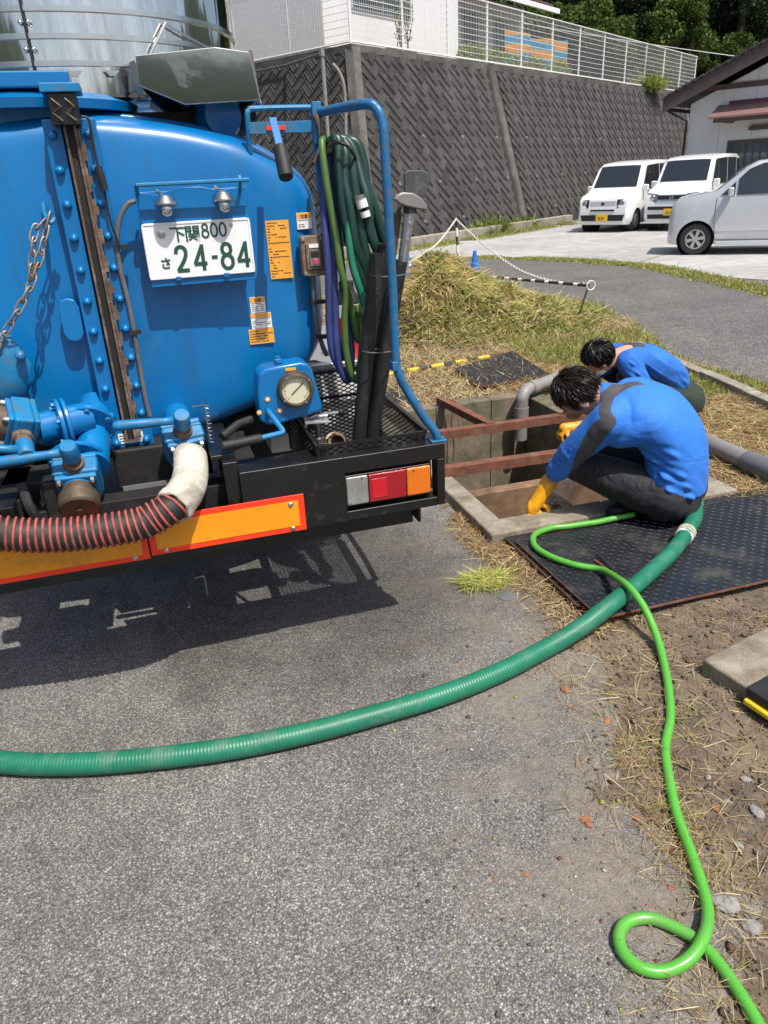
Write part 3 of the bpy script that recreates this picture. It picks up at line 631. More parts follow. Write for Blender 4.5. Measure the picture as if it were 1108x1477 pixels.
# grip handle of the plate: short dark rod by the hoses
h = thing('lifting_hook', 'short dark steel lifting rod lying on the checker plate', 'rod', tuple(G(870, 812, .06)))
a, b = G(862, 800, .075), G(892, 830, .066); MB().tube([a, b], .007, 8).build('rod', M['rubber'], h); MB().tube([G(858, 808, .064), G(882, 826, .066)], .006, 8).build('rod', M['rust'], h)
# ================================================================ kerb stones, slab, pole
for i in range(9):
    y0 = 3.0+i*.6; x0, x1 = float(kerbx(y0)), float(kerbx(y0+.595)); z = .085+random.uniform(-.006, .006)
    if y0 > 5.9: break
    mb = MB(); p, q = V((x0, y0, z/2-.05)), V((x1, y0+.595, z/2-.05)); mb.bar(p, q, .10, z+.1)
    tag(mb.build('kerb_stone', M['conc'], bevel=.01), 'weathered concrete kerb stone sunk along the grass verge', 'kerb', 'kerb stones along the verge')
sl = MB().prism([(1.555, 1.655, 0), (2.3, 1.83, 0), (2.3, 1.30, 0), (1.60, 1.36, 0)], (0, 0, .085)).build('concrete_slab', M['conc_pale'], bevel=.01); sl.location.z = -.01
tag(sl, 'pale concrete slab resting on the soil', 'slab')
a, b = G(1082, 1022, .06), G(1108, 1058, .05)
kb = thing('black_case', 'black case with yellow rim lying on the soil by the slab', 'case', (a.x, a.y, 0))
d = V((.10, .02, 0)); e = V((.0, -.16, 0))
MB().prism([(1.545, 1.455, .04), (1.75, 1.50, .04), (1.78, 1.24, .04), (1.57, 1.28, .04)], (0, 0, .022)).build('rim', M['yellow'], kb, bevel=.008)
MB().prism([(1.557, 1.465, .0625), (1.75, 1.51, .0625), (1.78, 1.25, .0625), (1.585, 1.29, .0625)], (0, 0, .035)).build('lid', M['rubber'], kb, bevel=.01)
MB().prism([(1.58, 1.44, .0), (1.75, 1.49, .0), (1.77, 1.26, .0), (1.60, 1.30, .0)], (0, 0, .041)).build('base', M['rubber'], kb)
def striped(name, p, q, r, n, ms, label, cat, duty=.5, group=None):
    p, q = V(p), V(q); root = thing(name, label, cat, tuple(p), group); e = [(i+(0 if i % 2 == 0 else 0))/n for i in range(n+1)]
    mb = MB().cyl(p, q, r, n=14); mb.build('pole', ms[0], root)
    for i in range(0, n, 2):
        a, b = p+(q-p)*(i/n), p+(q-p)*((i+2*duty)/n); MB().cyl(a, b, r*1.04, n=14).build('stripe', ms[1], root)
    return root
striped('striped_pole', (1.3, 6.02, .03), (3.03, 6.32, .035), .019, 14, (M['tape_b'], M['yellow']), 'yellow and black striped pole lying on the dry grass', 'pole')
# ================================================================ retaining wall of diagonal blocks
def block_mat():
    m, nt, bs = newmat('wall_block'); p = pos(nt); mp = _n(nt, 'ShaderNodeMapping'); mp.inputs['Scale'].default_value = (1, 1, .10); nt.links.new(p, mp.inputs[0])
    c = ramp(nt, noise(nt, 3.0, 7, .7, p), [(.3, (.036, .034, .033)), (.7, (.082, .078, .074))])
    run = ramp(nt, noise(nt, 2.6, 6, .7, mp.outputs[0]), [(.40, 0.0), (.70, .75)]); c = mixc(nt, run, c, (.030, .029, .028))
    lich = ramp(nt, noise(nt, 7, 7, .75, p, .5), [(.64, 0.0), (.78, .65)]); c = mixc(nt, lich, c, (.135, .13, .12))
    oi = _n(nt, 'ShaderNodeObjectInfo'); c = mixc(nt, 1.0, c, ramp(nt, oi.outputs['Random'], [(0, .78), (1, 1.2)]), 'MULTIPLY')
    nt.links.new(c, bs.inputs['Base Color']); bs.inputs['Roughness'].default_value = .93; bump(nt, bs, noise(nt, 40, 5, .65, p), .6, .01); return m
M['block'] = block_mat()
M['wallback'] = mat('wall_backing', (.030, .028, .027), .95, var=.3, scale=3, bumps=.5, bscale=30)
M['wallconc'] = mat('wall_concrete', (.13, .12, .11), .93, var=.3, scale=2.5, dirt=(.06, .055, .05), dirtamt=.2, dscale=1.3, bumps=.5, bscale=40)
BAT = 1.4; SL = math.hypot(BAT, WH); UC = -4.75           # batter, slope length, corner at the foot
wall = thing('retaining_wall', 'tall dark retaining wall of diagonally laid concrete blocks behind the parking lot', 'wall', tuple(W(0, 0)))
def wr(u, s, n=0.0):     # point on the right face, n metres proud
    nv = (-WV*(WH/SL)+V((0, 0, BAT/SL))); return W(u, BAT*s/SL, WH*s/SL)+nv*n
def wl(v, s, n=0.0):     # point on the left face
    nv = (-WU*(WH/SL)+V((0, 0, BAT/SL))); return W(UC+BAT*s/SL, v, WH*s/SL)+nv*n
mb = MB(); U1 = 25.0; V1 = 14.0
A = [W(UC, 0), W(U1, 0), W(U1, 6), W(UC, V1), W(UC+3, V1)]
mb.add([W(UC, 0), W(U1, 0), W(U1, BAT, WH), W(UC+BAT, BAT, WH), W(UC, V1), W(UC+BAT, V1, WH)], [(0, 1, 2, 3), (0, 3, 5, 4)])
mb.build('backing', M['wallback'], wall, smooth=False)
cw = .235
def block_cells(a0, a1, s0, s1, amin):
    """herringbone laid at 45 degrees; yields centre, long axis"""
    r = math.sqrt(.5); out = []; N = int((a1-a0+s1-s0)/cw)+6
    for i in range(-N, N):
        for j in range(-N, N):
            d = (i-j) % 4
            if d == 0: cx, cy, ax = i+1, j+.5, (r, r)
            elif d == 3: cx, cy, ax = i+.5, j+1, (-r, r)
            else: continue
            a = (cx*r-cy*r)*cw+a0; s = (cx*r+cy*r)*cw+s0
            if s > s0+.13 and s < s1-.14 and a > amin(s)+.16 and a < a1-.16: out.append((a, s, ax))
    return out
def frustum():
    hl, hw = cw-.011, cw/2-.011; i1, i2 = .012, .030; mb = MB()
    R = lambda x, y, z: [(-x, -y, z), (x, -y, z), (x, y, z), (-x, y, z)]
    mb.rings([R(hl, hw, -.01), R(hl, hw, .014), R(hl-i1, hw-i1, .034), R(hl-i2, hw-i2, .036), R(hl-i2-.010, hw-i2-.010, .022)], True); return mb
FB = frustum(); fbm = FB.mesh('block', M['block'], True, 20)
cells = [('r',)+c for c in block_cells(UC, U1, .10, SL-.02, lambda s: UC+BAT*s/SL+.10)] + [('l',)+c for c in block_cells(0, 9.0, .10, SL-.02, lambda s: BAT*s/SL+.10)]
jcol = (3.15, 20.5)
cells = [c for c in cells if not (c[0] == 'r' and any(abs(c[1]-j) < .26 for j in jcol))]
def cellm(c):
    fn = wr if c[0] == 'r' else wl; o = fn(c[1], c[2], random.uniform(-.004, .006)); e = 1e-3
    x = (fn(c[1]+e*c[3][0], c[2]+e*c[3][1])-fn(c[1], c[2])).normalized(); n = fn(c[1], c[2], 1)-fn(c[1], c[2])
    return frame(o, x, n.cross(x), n)
def appsize(c):
    p = (wr if c[0] == 'r' else wl)(c[1], c[2]); px, py = PXL(p); d = (p-CC).length
    vis = (-30 < py < 360) and (px > 470 if c[0] == 'r' else (370 < px < 500 and py < 330)); return (0 if vis else 1, d)
cells.sort(key=appsize)
for c in cells[:300]: inst(fbm, 'block', cellm(c), wall)
mb = MB()
for c in cells[300:]:
    m = cellm(c); mb.add([m @ V(p) for p in FB.v], FB.f)
o = mb.build('far_block', M['block'], wall, angle=20); o['kind'] = 'stuff'
for j in jcol:
    mb = MB(); mb.rings([[wr(j-.19, s, -.05), wr(j-.13, s, .05), wr(j+.13, s, .05), wr(j+.19, s, -.05)] for s in (.02, SL-.02)]); mb.build('joint_pillar', M['wallconc'], wall)
mb = MB(); mb.rings([[wr(UC+BAT*s/SL+.30, s, -.03), wr(UC+BAT*s/SL+.26, s, .045), wr(UC+BAT*s/SL-.02, s, .05), wl(BAT*s/SL+.20, s, .045), wl(BAT*s/SL+.24, s, -.03)] for s in (.02, SL*.5, SL)]); mb.build('corner_pillar', M['wallconc'], wall)
# coping on the wall top
MB().rings([[W(u, BAT-.05, WH-.13), W(u, BAT-.06, WH+.04), W(u, BAT+.40, WH+.04), W(u, BAT+.40, WH-.13)] for u in (UC+BAT-.06, U1)]).build('coping', M['wallconc'], wall, bevel=.01)
MB().rings([[W(UC+BAT-.05, v, WH-.13), W(UC+BAT-.06, v, WH+.038), W(UC+BAT+.40, v, WH+.038), W(UC+BAT+.40, v, WH-.13)] for v in (BAT+.41, V1)]).build('coping', M['wallconc'], wall, bevel=.01)
M['weep'] = mat('weep_pipe', (.34, .33, .31), .7, var=.3)
M['hole'] = mat('pipe_bore', (.02, .02, .02), .9)
for k, (u, s) in enumerate([(-3.2+1.9*i, 2.75) for i in range(12)]+[(-2.9+1.85*i, 1.55) for i in range(10)]+[(-2.2+1.9*i, .55) for i in range(5)]):
    if any(abs(u-j) < .3 for j in jcol): continue
    n = wr(u, s, 1)-wr(u, s); p = wr(u, s, .02)
    w_ = MB().lathe([(.028, 0), (.040, 0), (.040, .035), (.028, .035), (.028, .0)], p, n, 12, False).build('weep_pipe', M['weep'], wall)
    MB().cyl(p+n*.005, p+n*.03, .032, n=10).build('bore', M['hole'], w_)
# low kerb at the wall foot
kb = MB().rings([[W(u, -.62), W(u, -.62, .25), W(u, -.47, .27), W(u, -.47)] for u in np.linspace(-9, 5.2, 12)]).build('foot_kerb', M['conc'], bevel=.01); tag(kb, 'low concrete kerb along the foot of the retaining wall', 'kerb')
# terrace behind
M['gravel'] = mat('terrace_earth', (.20, .17, .12), .95, var=.3, scale=3, bumps=.5, bscale=12)
tv = [W(UC+BAT+.40, BAT+.40, WH-.01), W(U1+60, BAT+.40, WH-.01), W(U1+60, 20, WH-.01), W(UC+BAT+.40, 20, WH-.01)]
o = MB().add(tv, [(0, 1, 2, 3)]).build('terrace', M['gravel']); kind(o, 'structure')
# ================================================================ mesh fence
M['fence'] = mat('white_fence', (.74, .74, .72), .45, var=.05)
fence = thing('mesh_fence', 'white welded wire mesh fence standing on top of the retaining wall', 'fence', tuple(W(-3.2, 1.6, WH)))
FHt = 1.62; FZ = WH+.04
ru = [UC+BAT+.12+2.12*i for i in range(13)]
lv = [BAT+.12+2.12*i for i in range(6)]
cornerP = lambda: W(UC+BAT+.12, BAT+.12, FZ)
posts = [W(u, BAT+.12, FZ) for u in ru]+[W(UC+BAT+.12, v, FZ) for v in lv[1:]]
for p in posts: MB().cyl(p, p+V((0, 0, FHt)), .030, n=8).cyl(p+V((0, 0, FHt)), p+V((0, 0, FHt+.02)), .034, n=8).build('post', M['fence'], fence)
def panel(p, q):
    mb = MB(); d = (q-p); L = d.length; d = d/L; up = V((0, 0, 1)); s = d.cross(up)*.030
    for z in np.arange(.10, FHt, .152): mb.obox((p+q)/2+up*z+s, d*L/2, up*.0055, s.normalized()*.004)
    for x in np.arange(.03, L, .085): mb.obox(p+d*x+up*(FHt/2+.03)+s*1.1, d*.0023, up*(FHt/2-.06), s.normalized()*.0023)
    mb.build('wire_panel', M['fence'], fence, smooth=False)
    m2 = MB().tube([p+up*(FHt-.01)+s, q+up*(FHt-.01)+s], .022, 8); m2.build('top_rail', M['fence'], fence)
    MB().tube([p+up*.07+s, q+up*.07+s], .020, 8).build('bottom_rail', M['fence'], fence)
for i in range(12): panel(W(ru[i], BAT+.12, FZ), W(ru[i+1], BAT+.12, FZ))
for i in range(5): panel(W(UC+BAT+.12, lv[i+1], FZ), W(UC+BAT+.12, lv[i], FZ))
# ================================================================ white house on the terrace
M['siding'] = mat('white_siding', (.66, .66, .66), .6, var=.03, scale=2, bumps=.05, bscale=6)
M['glass'] = mat('window_glass', (.10, .13, .15), .06, var=.2, scale=1.5, coat=.5)
M['alu'] = mat('aluminium_frame', (.55, .55, .54), .35, .7, var=.05)
M['curtain'] = mat('curtain', (.50, .47, .40), .85, var=.1, scale=12)
M['rooftile'] = mat('dark_roof_tile', (.055, .045, .045), .6, var=.3, scale=6)
M['rooftile2'] = mat('maroon_roof', (.10, .055, .06), .5, var=.25, scale=8)
M['fascia'] = mat('brown_fascia', (.085, .065, .058), .6, var=.2, scale=5)
hc = G(470, 84, WH); uh = (hc-W0).dot(WU); vh = (hc-W0).dot(WV)
uhs = thing('white_house', 'white sided house standing on the terrace behind the mesh fence', 'house', tuple(hc))
z0 = WH-.02
def wbox(u0, u1, v0, v1, za, zb): return MB().rings([[W(u0, v0, z), W(u1, v0, z), W(u1, v1, z), W(u0, v1, z)] for z in (za, zb)])
wbox(uh+.02, uh+6.4, vh+.02, vh+9, z0, z0+6.2).build('wall', M['siding'], uhs)
MB().add([], []) ; wbox(uh-.03, uh+6.45, vh-.03, vh+9, z0, z0+.28).build('plinth', M['conc'], uhs)
for i in range(9): wbox(uh-.005, uh+.0195, vh+.01+i*.98, vh+.01+(i+1)*.98-.004, z0+.29, z0+6.2).build('siding_panel', M['siding'], uhs)
for i in range(7): wbox(uh+.012+i*.91, uh+.012+(i+1)*.91-.003, vh-.005, vh+.0195, z0+.29, z0+6.2).build('siding_panel', M['siding'], uhs)
def window(u0, u1, v, za, zb, parent, slats=0, nm='window', sash=1):
    f = wbox(u0, u1, v-.06, v+.02, za, zb).build(nm, M['alu'], parent)
    wbox(u0+.05, u1-.05, v-.068, v-.04, za+.05, zb-.05).build('pane', M['glass'], f)
    for i in range(1, sash): x = u0+(u1-u0)*i/sash; wbox(x-.03, x+.03, v-.075, v-.03, za+.05, zb-.05).build('mullion', M['alu'], f)
    for i in range(slats): z = za+.07+(zb-za-.14)*(i+.5)/slats; wbox(u0+.04, u1-.04, v-.11, v-.085, z-.012, z+.012).build('louvre', M['alu'], f)
    return f
wz = PP(548, 21, W(0, vh), WV).z; wu0 = (PP(506, 10, W(0, vh), WV)-W0).dot(WU); wu1 = (PP(590, 14, W(0, vh), WV)-W0).dot(WU); window(wu0, wu1, vh-.006, wz, wz+1.3, uhs, 9, sash=2)
wbox(uh+6.46, uh+13.5, vh+1.6, vh+8, z0, z0+2.85).build('wing_wall', M['siding'], uhs)
for i in range(3):
    f = window(uh+6.9+i*2.1, uh+8.7+i*2.1, vh+1.6, z0+.35, z0+2.35, uhs, 0, 'sliding_door', 2)
    for k in range(6): wbox(uh+7.0+i*2.1+.9+k*.12, uh+7.0+i*2.1+.9+k*.12+.09, vh+1.6-.092, vh+1.6-.075, z0+.42, z0+2.28).build('curtain_fold', M['curtain'], f)
rf = MB().rings([[W(u, vh+.55, z0+2.66), W(u, vh+.55, z0+2.80), W(u, vh+5, z0+4.6), W(u, vh+9, z0+3.0), W(u, vh+5, z0+4.4)] for u in (uh+6.47, uh+14.2)]).build('wing_roof', M['rooftile2'], uhs, smooth=False)
wbox(uh+6.47, uh+14.25, vh+.44, vh+.548, z0+2.60, z0+2.76).build('gutter', M['white'], uhs)
for i in range(20): MB().tube([W(uh+6.6+i*.38, vh+.56, z0+2.83), W(uh+6.6+i*.38, vh+4.9, z0+4.585)], .06, 6).build('roof_rib', M['rooftile2'], rf)
# potted shrub behind the fence near the corner
def leafcloud(n, cen, rad, size, cols, jit=.35):
    d = rdirs(n, -1, 1); r = rng.uniform(.35, 1.0, (n, 1))**.5; p = np.array(cen)+d*r*np.array(rad)
    nd = rdirs(n, -1, 1)+d*.6+np.array([0, 0, .3]); nd /= np.linalg.norm(nd, axis=1)[:, None]
    t = np.cross(nd, rdirs(n, -1, 1)); t /= np.linalg.norm(t, axis=1)[:, None]+1e-9; b = np.cross(nd, t)
    s = (size*rng.uniform(.6, 1.3, n))[:, None]
    vs = np.stack([p-t*s, p-b*s*.5, p+t*s, p+b*s*.5], 1).reshape(-1, 3); f = np.arange(n*4).reshape(-1, 4)
    c = np.repeat(cols*rng.uniform(.7, 1.3, (n, 1)), 4, 0); return vs, f, np.clip(c, 0, 1)
LEAF = [(.055, .095, .016), (.085, .13, .022), (.035, .065, .012), (.13, .165, .03)]
pb = W(UC+BAT+2.9, BAT+.62, WH)
pot = thing('potted_shrub', 'thin leafy shrub in a brown trough on the wall top by the fence corner', 'plant', tuple(pb))
wbox(UC+BAT+2.3, UC+BAT+3.4, BAT+.48, BAT+.78, WH-.01, WH+.24).build('trough', mat('clay', (.22, .10, .07), .8), pot, bevel=.015)
st = MB(); cl = []
for k in range(7):
    b = pb+WU*random.uniform(-.35, .3)+V((0, 0, .2)); t = b+V((random.uniform(-.25, .25), random.uniform(-.1, .1), random.uniform(.9, 1.9))); st.tube([b, (b+t)/2+V((random.uniform(-.1, .1), 0, 0)), t], [.014, .010, .004], 6)
    for q in np.linspace(.2, 1, 6): pq = b+(t-b)*q; cl.append(leafcloud(16, pq[:], (.12, .12, .12), .035, pick(16, LEAF+[(.25, .26, .08)], [1, 2, 1, 2, 2])))
st.build('stem', mat('shrub_bark', (.12, .09, .06), .9), pot); v, f, c = join(cl); npobj('foliage', v, f, [M['leaf']], c, parent=pot)
# clipped hedge in front of the sliding doors
cl = [leafcloud(1600, W(u, vh-.2, WH+.35)[:], (.75, .5, .55), .05, pick(1600, [(.16, .22, .04), (.22, .27, .06), (.11, .16, .03)], [2, 2, 1])) for u in np.arange(uh+6.8, uh+13.5, 1.0)]
v, f, c = join(cl); hd = npobj('hedge', v, f, [M['leaf']], c); tag(hd, 'low light green hedge between the fence and the sliding doors', 'hedge')
# striped net banner behind the fence
def banner_mat():
    m, nt, bs = newmat('banner_cloth'); tc = _n(nt, 'ShaderNodeTexCoord'); w = _n(nt, 'ShaderNodeTexWave', wave_type='BANDS', bands_direction='Z'); w.inputs['Scale'].default_value = .55; w.inputs['Distortion'].default_value = 5.0; w.inputs['Detail'].default_value = 1.0; w.inputs['Detail Scale'].default_value = .5
    nt.links.new(tc.outputs['Object'], w.inputs[0])
    c = ramp(nt, w.outputs['Fac'], [(.0, (.02, .16, .30)), (.35, (.03, .22, .33)), (.5, (.20, .25, .10)), (.65, (.50, .23, .05)), (1.0, (.45, .18, .04))]); nt.links.new(c, bs.inputs['Base Color']); bs.inputs['Roughness'].default_value = .8; return m
bp = [W(6.2+.2*i, BAT+1.3+.18*math.sin(i*.7), 0) for i in range(24)]; bu, bl = [], []
mb = MB(); mb.rings([[p+V((0, 0, WH+.15)), p+V((0, 0, WH+1.5-.12*math.sin(math.pi*i/23))), p+WV*.01+V((0, 0, WH+1.5-.12*math.sin(math.pi*i/23))), p+WV*.01+V((0, 0, WH+.15))] for i, p in enumerate(bp)])
tag(mb.build('net_banner', banner_mat()), 'blue and orange wave patterned banner hung behind the mesh fence', 'banner')
# clear tree line wires
for i, (a, b, r) in enumerate((((747, 18), (1108, 70), .018), ((700, 22), (900, 5), .012))):
    p, q = CC+ray(*a)*(34/FOC), CC+ray(*b)*((28 if i == 0 else 40)/FOC); d = q-p; p2, q2 = p-d*1.2, q+d*1.2
    pts = [p2+(q2-p2)*t+V((0, 0, -.8*4*t*(1-t)+.35)) for t in np.linspace(0, 1, 24)]
    tag(MB().tube(pts, r, 6).build('overhead_wire', M['pvc'] if i else M['white']), ['pale overhead cable sagging above the fence towards the right house', 'thin overhead wire against the dark trees'][i], 'cable')
# pipes at the wall corner
p0 = W(UC-.05, -.3)
pc = PP(472, 180, p0, V((CF.x, CF.y, 0))); zt = PP(478, 76, p0, V((CF.x, CF.y, 0)))
cp = thing('conduit', 'pale vertical conduit pipe at the corner of the retaining wall', 'pipe', (pc.x, pc.y, 0))
MB().tube([V((pc.x, pc.y, 0)), V((pc.x, pc.y, zt.z+.05))], .045, 10).build('pipe', M['pvc'], cp); MB().tube([V((pc.x, pc.y, zt.z)), W(UC+BAT-.2, 3.5, zt.z+.25), W(UC+BAT-.25, 8, zt.z+.2)], .028, 8).build('arm', M['grey'], cp)
MB().cyl(V((pc.x, pc.y, zt.z-.06)), V((pc.x, pc.y, zt.z+.09)), .065, n=10).build('clamp', M['zinc'], cp)
for z in (1.2, 2.2, 3.2): MB().cyl(V((pc.x, pc.y, z)), V((pc.x, pc.y, z+.06)), .055, n=10).build('band', M['zinc'], cp)
nn = V((CF.x, CF.y, 0)); cv = [PP(*q, p0, nn) for q in ((480, 92), (490, 105), (497, 130), (499, 180), (499, 260), (498, 340))]
tag(MB().tube(catmull(cv, 6), .038, 10).build('cable_duct', M['pvc']), 'curved pale cable duct coming down the wall corner', 'pipe')
# ================================================================ house on the right
rd = ray(993, 185); k = 27/math.hypot(rd.x, rd.y); HC = CC+rd*k; HC.z = 0; HU, HV = WU, -WV    # gable wall runs along HV
rh = thing('panelled_house', 'white panelled house with dark gable roof behind the parked cars', 'house', tuple(HC))
hp = lambda x, y, off=0.0: PP(x, y, HC-HU*off, HU)
def hco(p): q = p-HC; return q.dot(HV), q.z
def HP(t, z, off=0.0): p = HC+HV*t-HU*off; return V((p.x, p.y, z))
te, ze = hco(hp(956, 152, .7)); t2, z2 = hco(hp(1100, 72, .7)); slope = (z2-ze)/(t2-te); tm = te+5.2; zr = ze+slope*5.2
def roofz(t): return ze+slope*(t-te) if t < tm else zr-slope*(t-tm)
cor = roofz(0)-.25; tend = 2*tm-te-.7
gab = [(0, 0), (0, cor), (tm, zr-.25), (tend, roofz(tend)-.25), (tend, 0)]
MB().rings([[HP(t, z, -.02) for t, z in gab], [HP(t, z, -9) for t, z in gab]]).build('wall', M['siding'], rh, smooth=False)
i = 0; t = 0.0
while t < tend-.1:
    t1 = min(t+.92, tend)
    top = lambda a: roofz(a)-.27
    pl = [(t+.006, .35), (t1-.006, .35), (t1-.006, top(t1-.006)), (t+.006, top(t+.006))]
    MB().rings([[HP(a, z, .0) for a, z in pl], [HP(a, z, -.019) for a, z in pl]]).build('siding_panel', M['siding'], rh, smooth=False); t += .92
for sgn, (a, b) in enumerate(((te, tm), (2*tm-te, tm))):
    pr = [(a, roofz(a)), (b, zr), (b, zr+.16), (a, roofz(a)+.16)]
    r_ = MB().rings([[HP(x, z, .7) for x, z in pr], [HP(x, z, -9.6) for x, z in pr]]).build('roof_slope', M['rooftile'], rh, smooth=False)
    pf = [(a, roofz(a)-.20), (b, zr-.20), (b, zr+.001), (a, roofz(a)+.001)]
    MB().rings([[HP(x, z, .703) for x, z in pf], [HP(x, z, .62) for x, z in pf]]).build('barge_board', M['fascia'], rh, smooth=False)
    for q in range(24):     # edge tiles along the rake
        x = a+(b-a)*(q+.5)/24; dx = (b-a)/24*.52
        MB().rings([[HP(x-dx, roofz(x-dx)+.14+s, o_), HP(x+dx, roofz(x+dx)+.20+s, o_), HP(x+dx, roofz(x+dx)+.25+s, o_), HP(x-dx, roofz(x-dx)+.20+s, o_)][::1] for o_, s in ((.75, 0), (.35, 0))]).build('edge_tile', M['rooftile'], r_)
pe = MB().tube([HP(te+.1, ze-.12, .6), HP(te+.1, ze-.12, -9)], .05, 8).build('gutter', M['rubber'], rh)
MB().tube([HP(te+.1, ze-.15, .55), HP(-.05, ze-.45, .08), HP(-.05, .1, .08)], .035, 8).build('downpipe', M['rubber'], rh)
a, za = hco(hp(1012, 133)); b, zb = hco(hp(1105, 119)); zb = za
MB().rings([[HP(x, z, .05), HP(x, z, .003)][0:1]+[HP(x, z+.14, .05), HP(x, z+.14, .003), HP(x, z, .003)] for x, z in ((a*0+.35, za), (tend-.3, za))]).build('trim_beam', M['fascia'], rh)
a, za = hco(hp(1022, 172, .8)); aw = thing if False else None
pr = [(.85, za+.30), (.0, za+.30)]
awn = MB().rings([[HP(x, za+.38, .01), HP(x, za+.05, .85), HP(x, za, .85), HP(x, za+.30, .01)] for x in (a, a+5)]).build('awning', mat('awning_maroon', (.26, .15, .14), .5, .2, var=.1), rh)
MB().rings([[HP(x, za+.02, .70), HP(x, za-.10, .70), HP(x, za-.10, .60), HP(x, za+.02, .60)] for x in (a+.1, a+4.9)]).build('awning_beam', M['fascia'], rh)
MB().rings([[HP(x, za+.1, .66), HP(x, za-.12, .66), HP(x, za-.12, .0), HP(x, za+.1, .0)] for x in (a+.35, a+.5)]).build('awning_bracket', M['fascia'], rh)
MB().rings([[HP(x, za+.47, .012), HP(x, za+.38, .06), HP(x, za+.30, .06), HP(x, za+.3, .012)] for x in (a+.3, a+5)]).build('awning_flashing', mat('maroon', (.12, .05, .05), .5), rh)
b, zb = hco(hp(1050, 203)); lf = MB().rings([[HP(x, zb, .03), HP(x, zb, .002), HP(x, zb-1.3, .002), HP(x, zb-1.3, .03)] for x in (b, b+3.2)]).build('window', M['fascia'], rh)
MB().rings([[HP(x, zb-.12, .034), HP(x, zb-.12, .02), HP(x, zb-1.2, .02), HP(x, zb-1.2, .034)] for x in (b+.1, b+3.1)]).build('pane', M['glass'], lf)
for i in range(15): x = b+.14+i*.2; MB().rings([[HP(y_, zb-.12, .07), HP(y_, zb-.12, .045), HP(y_, zb-1.2, .045), HP(y_, zb-1.2, .07)] for y_ in (x, x+.03)]).build('window_bar', M['fascia'], lf)
l_, zl = hco(hp(1082, 185)); MB().rings([[HP(x, zl+.05, .12), HP(x, zl-.06, .16), HP(x, zl-.06, .03), HP(x, zl+.05, .03)] for x in (l_, l_+1.2)]).build('lamp', M['grey'], rh)
# ================================================================ hillside and trees
M['forest_floor'] = mat('forest_floor', (.040, .034, .016), .95, var=.5, scale=.6, dirt=(.020, .030, .010), dirtamt=.25, dscale=.25, bumps=.8, bscale=2, bdist=.2)
def hillz(x, y):
    u = (x-W0.x)*WU.x+(y-W0.y)*WU.y; v = (x-W0.x)*WV.x+(y-W0.y)*WV.y
    s = np.clip((v-13+.45*np.maximum(0, u-12)), 0, None); return np.where(v > 1.6, WH-.2, -.3+np.clip(s, 0, 5))+s*.62*np.clip(s/6, 0.2, 1)+(vnoise(x, y, .12, 8)-.5)*3*np.clip(s/8, 0, 1)
gu = np.linspace(-60, 110, 60); gv = np.linspace(-35, 80, 60); Ug, Vg = np.meshgrid(gu, gv, indexing='ij')
X = W0.x+Ug*WU.x+Vg*WV.x; Y = W0.y+Ug*WU.y+Vg*WV.y; Z = hillz(X, Y); idx = np.arange(X.size).reshape(X.shape)
q = np.stack([idx[:-1, :-1], idx[1:, :-1], idx[1:, 1:], idx[:-1, 1:]], -1).reshape(-1, 4)
sg = (Vg-13+.45*np.maximum(0, Ug-12)); kh = ((sg[:-1, :-1] > -2) & (sg[1:, 1:] > -2) & ((Vg[:-1, :-1] > 4) | (Ug[:-1, :-1] > 26))).ravel(); q = q[kh]
o = npobj('hillside', np.stack([X.ravel(), Y.ravel(), Z.ravel()], 1), q, [M['forest_floor']], smooth=True); kind(o, 'structure')
# wooded ridges all round the valley
nr = 96; vs = []; th = np.linspace(0, 2*np.pi, nr, endpoint=False)
for rr, hh in ((120, -1), (150, .55), (190, 1.0), (240, .9)):
    for a in th:
        e = 27+10*math.sin(2*a+.6)+7*math.sin(5*a+1.2)+3*math.sin(11*a); vs.append((rr*math.cos(a), rr*math.sin(a), -1.0 if hh < 0 else e*hh+random.uniform(-2, 2)))
fs = [(i*nr+k, i*nr+(k+1) % nr, (i+1)*nr+(k+1) % nr, (i+1)*nr+k) for i in range(3) for k in range(nr)]
M['ridge'] = mat('wooded_ridge', (.020, .030, .019), .95, var=.6, scale=.12, dirt=(.012, .028, .010), dirtamt=.25, dscale=.08, bumps=1.0, bscale=.25, bdist=3)
o = bpy.data.objects.new('hills', bpy.data.meshes.new('hills')); o.data.from_pydata(vs, [], fs); o.data.materials.append(M['ridge']); finish(o.data, True, 180); COL.objects.link(o); kind(o, 'structure')
M['bark'] = mat('bark', (.055, .042, .032), .95, var=.35, scale=3, bumps=.8, bscale=12, bdist=.03)
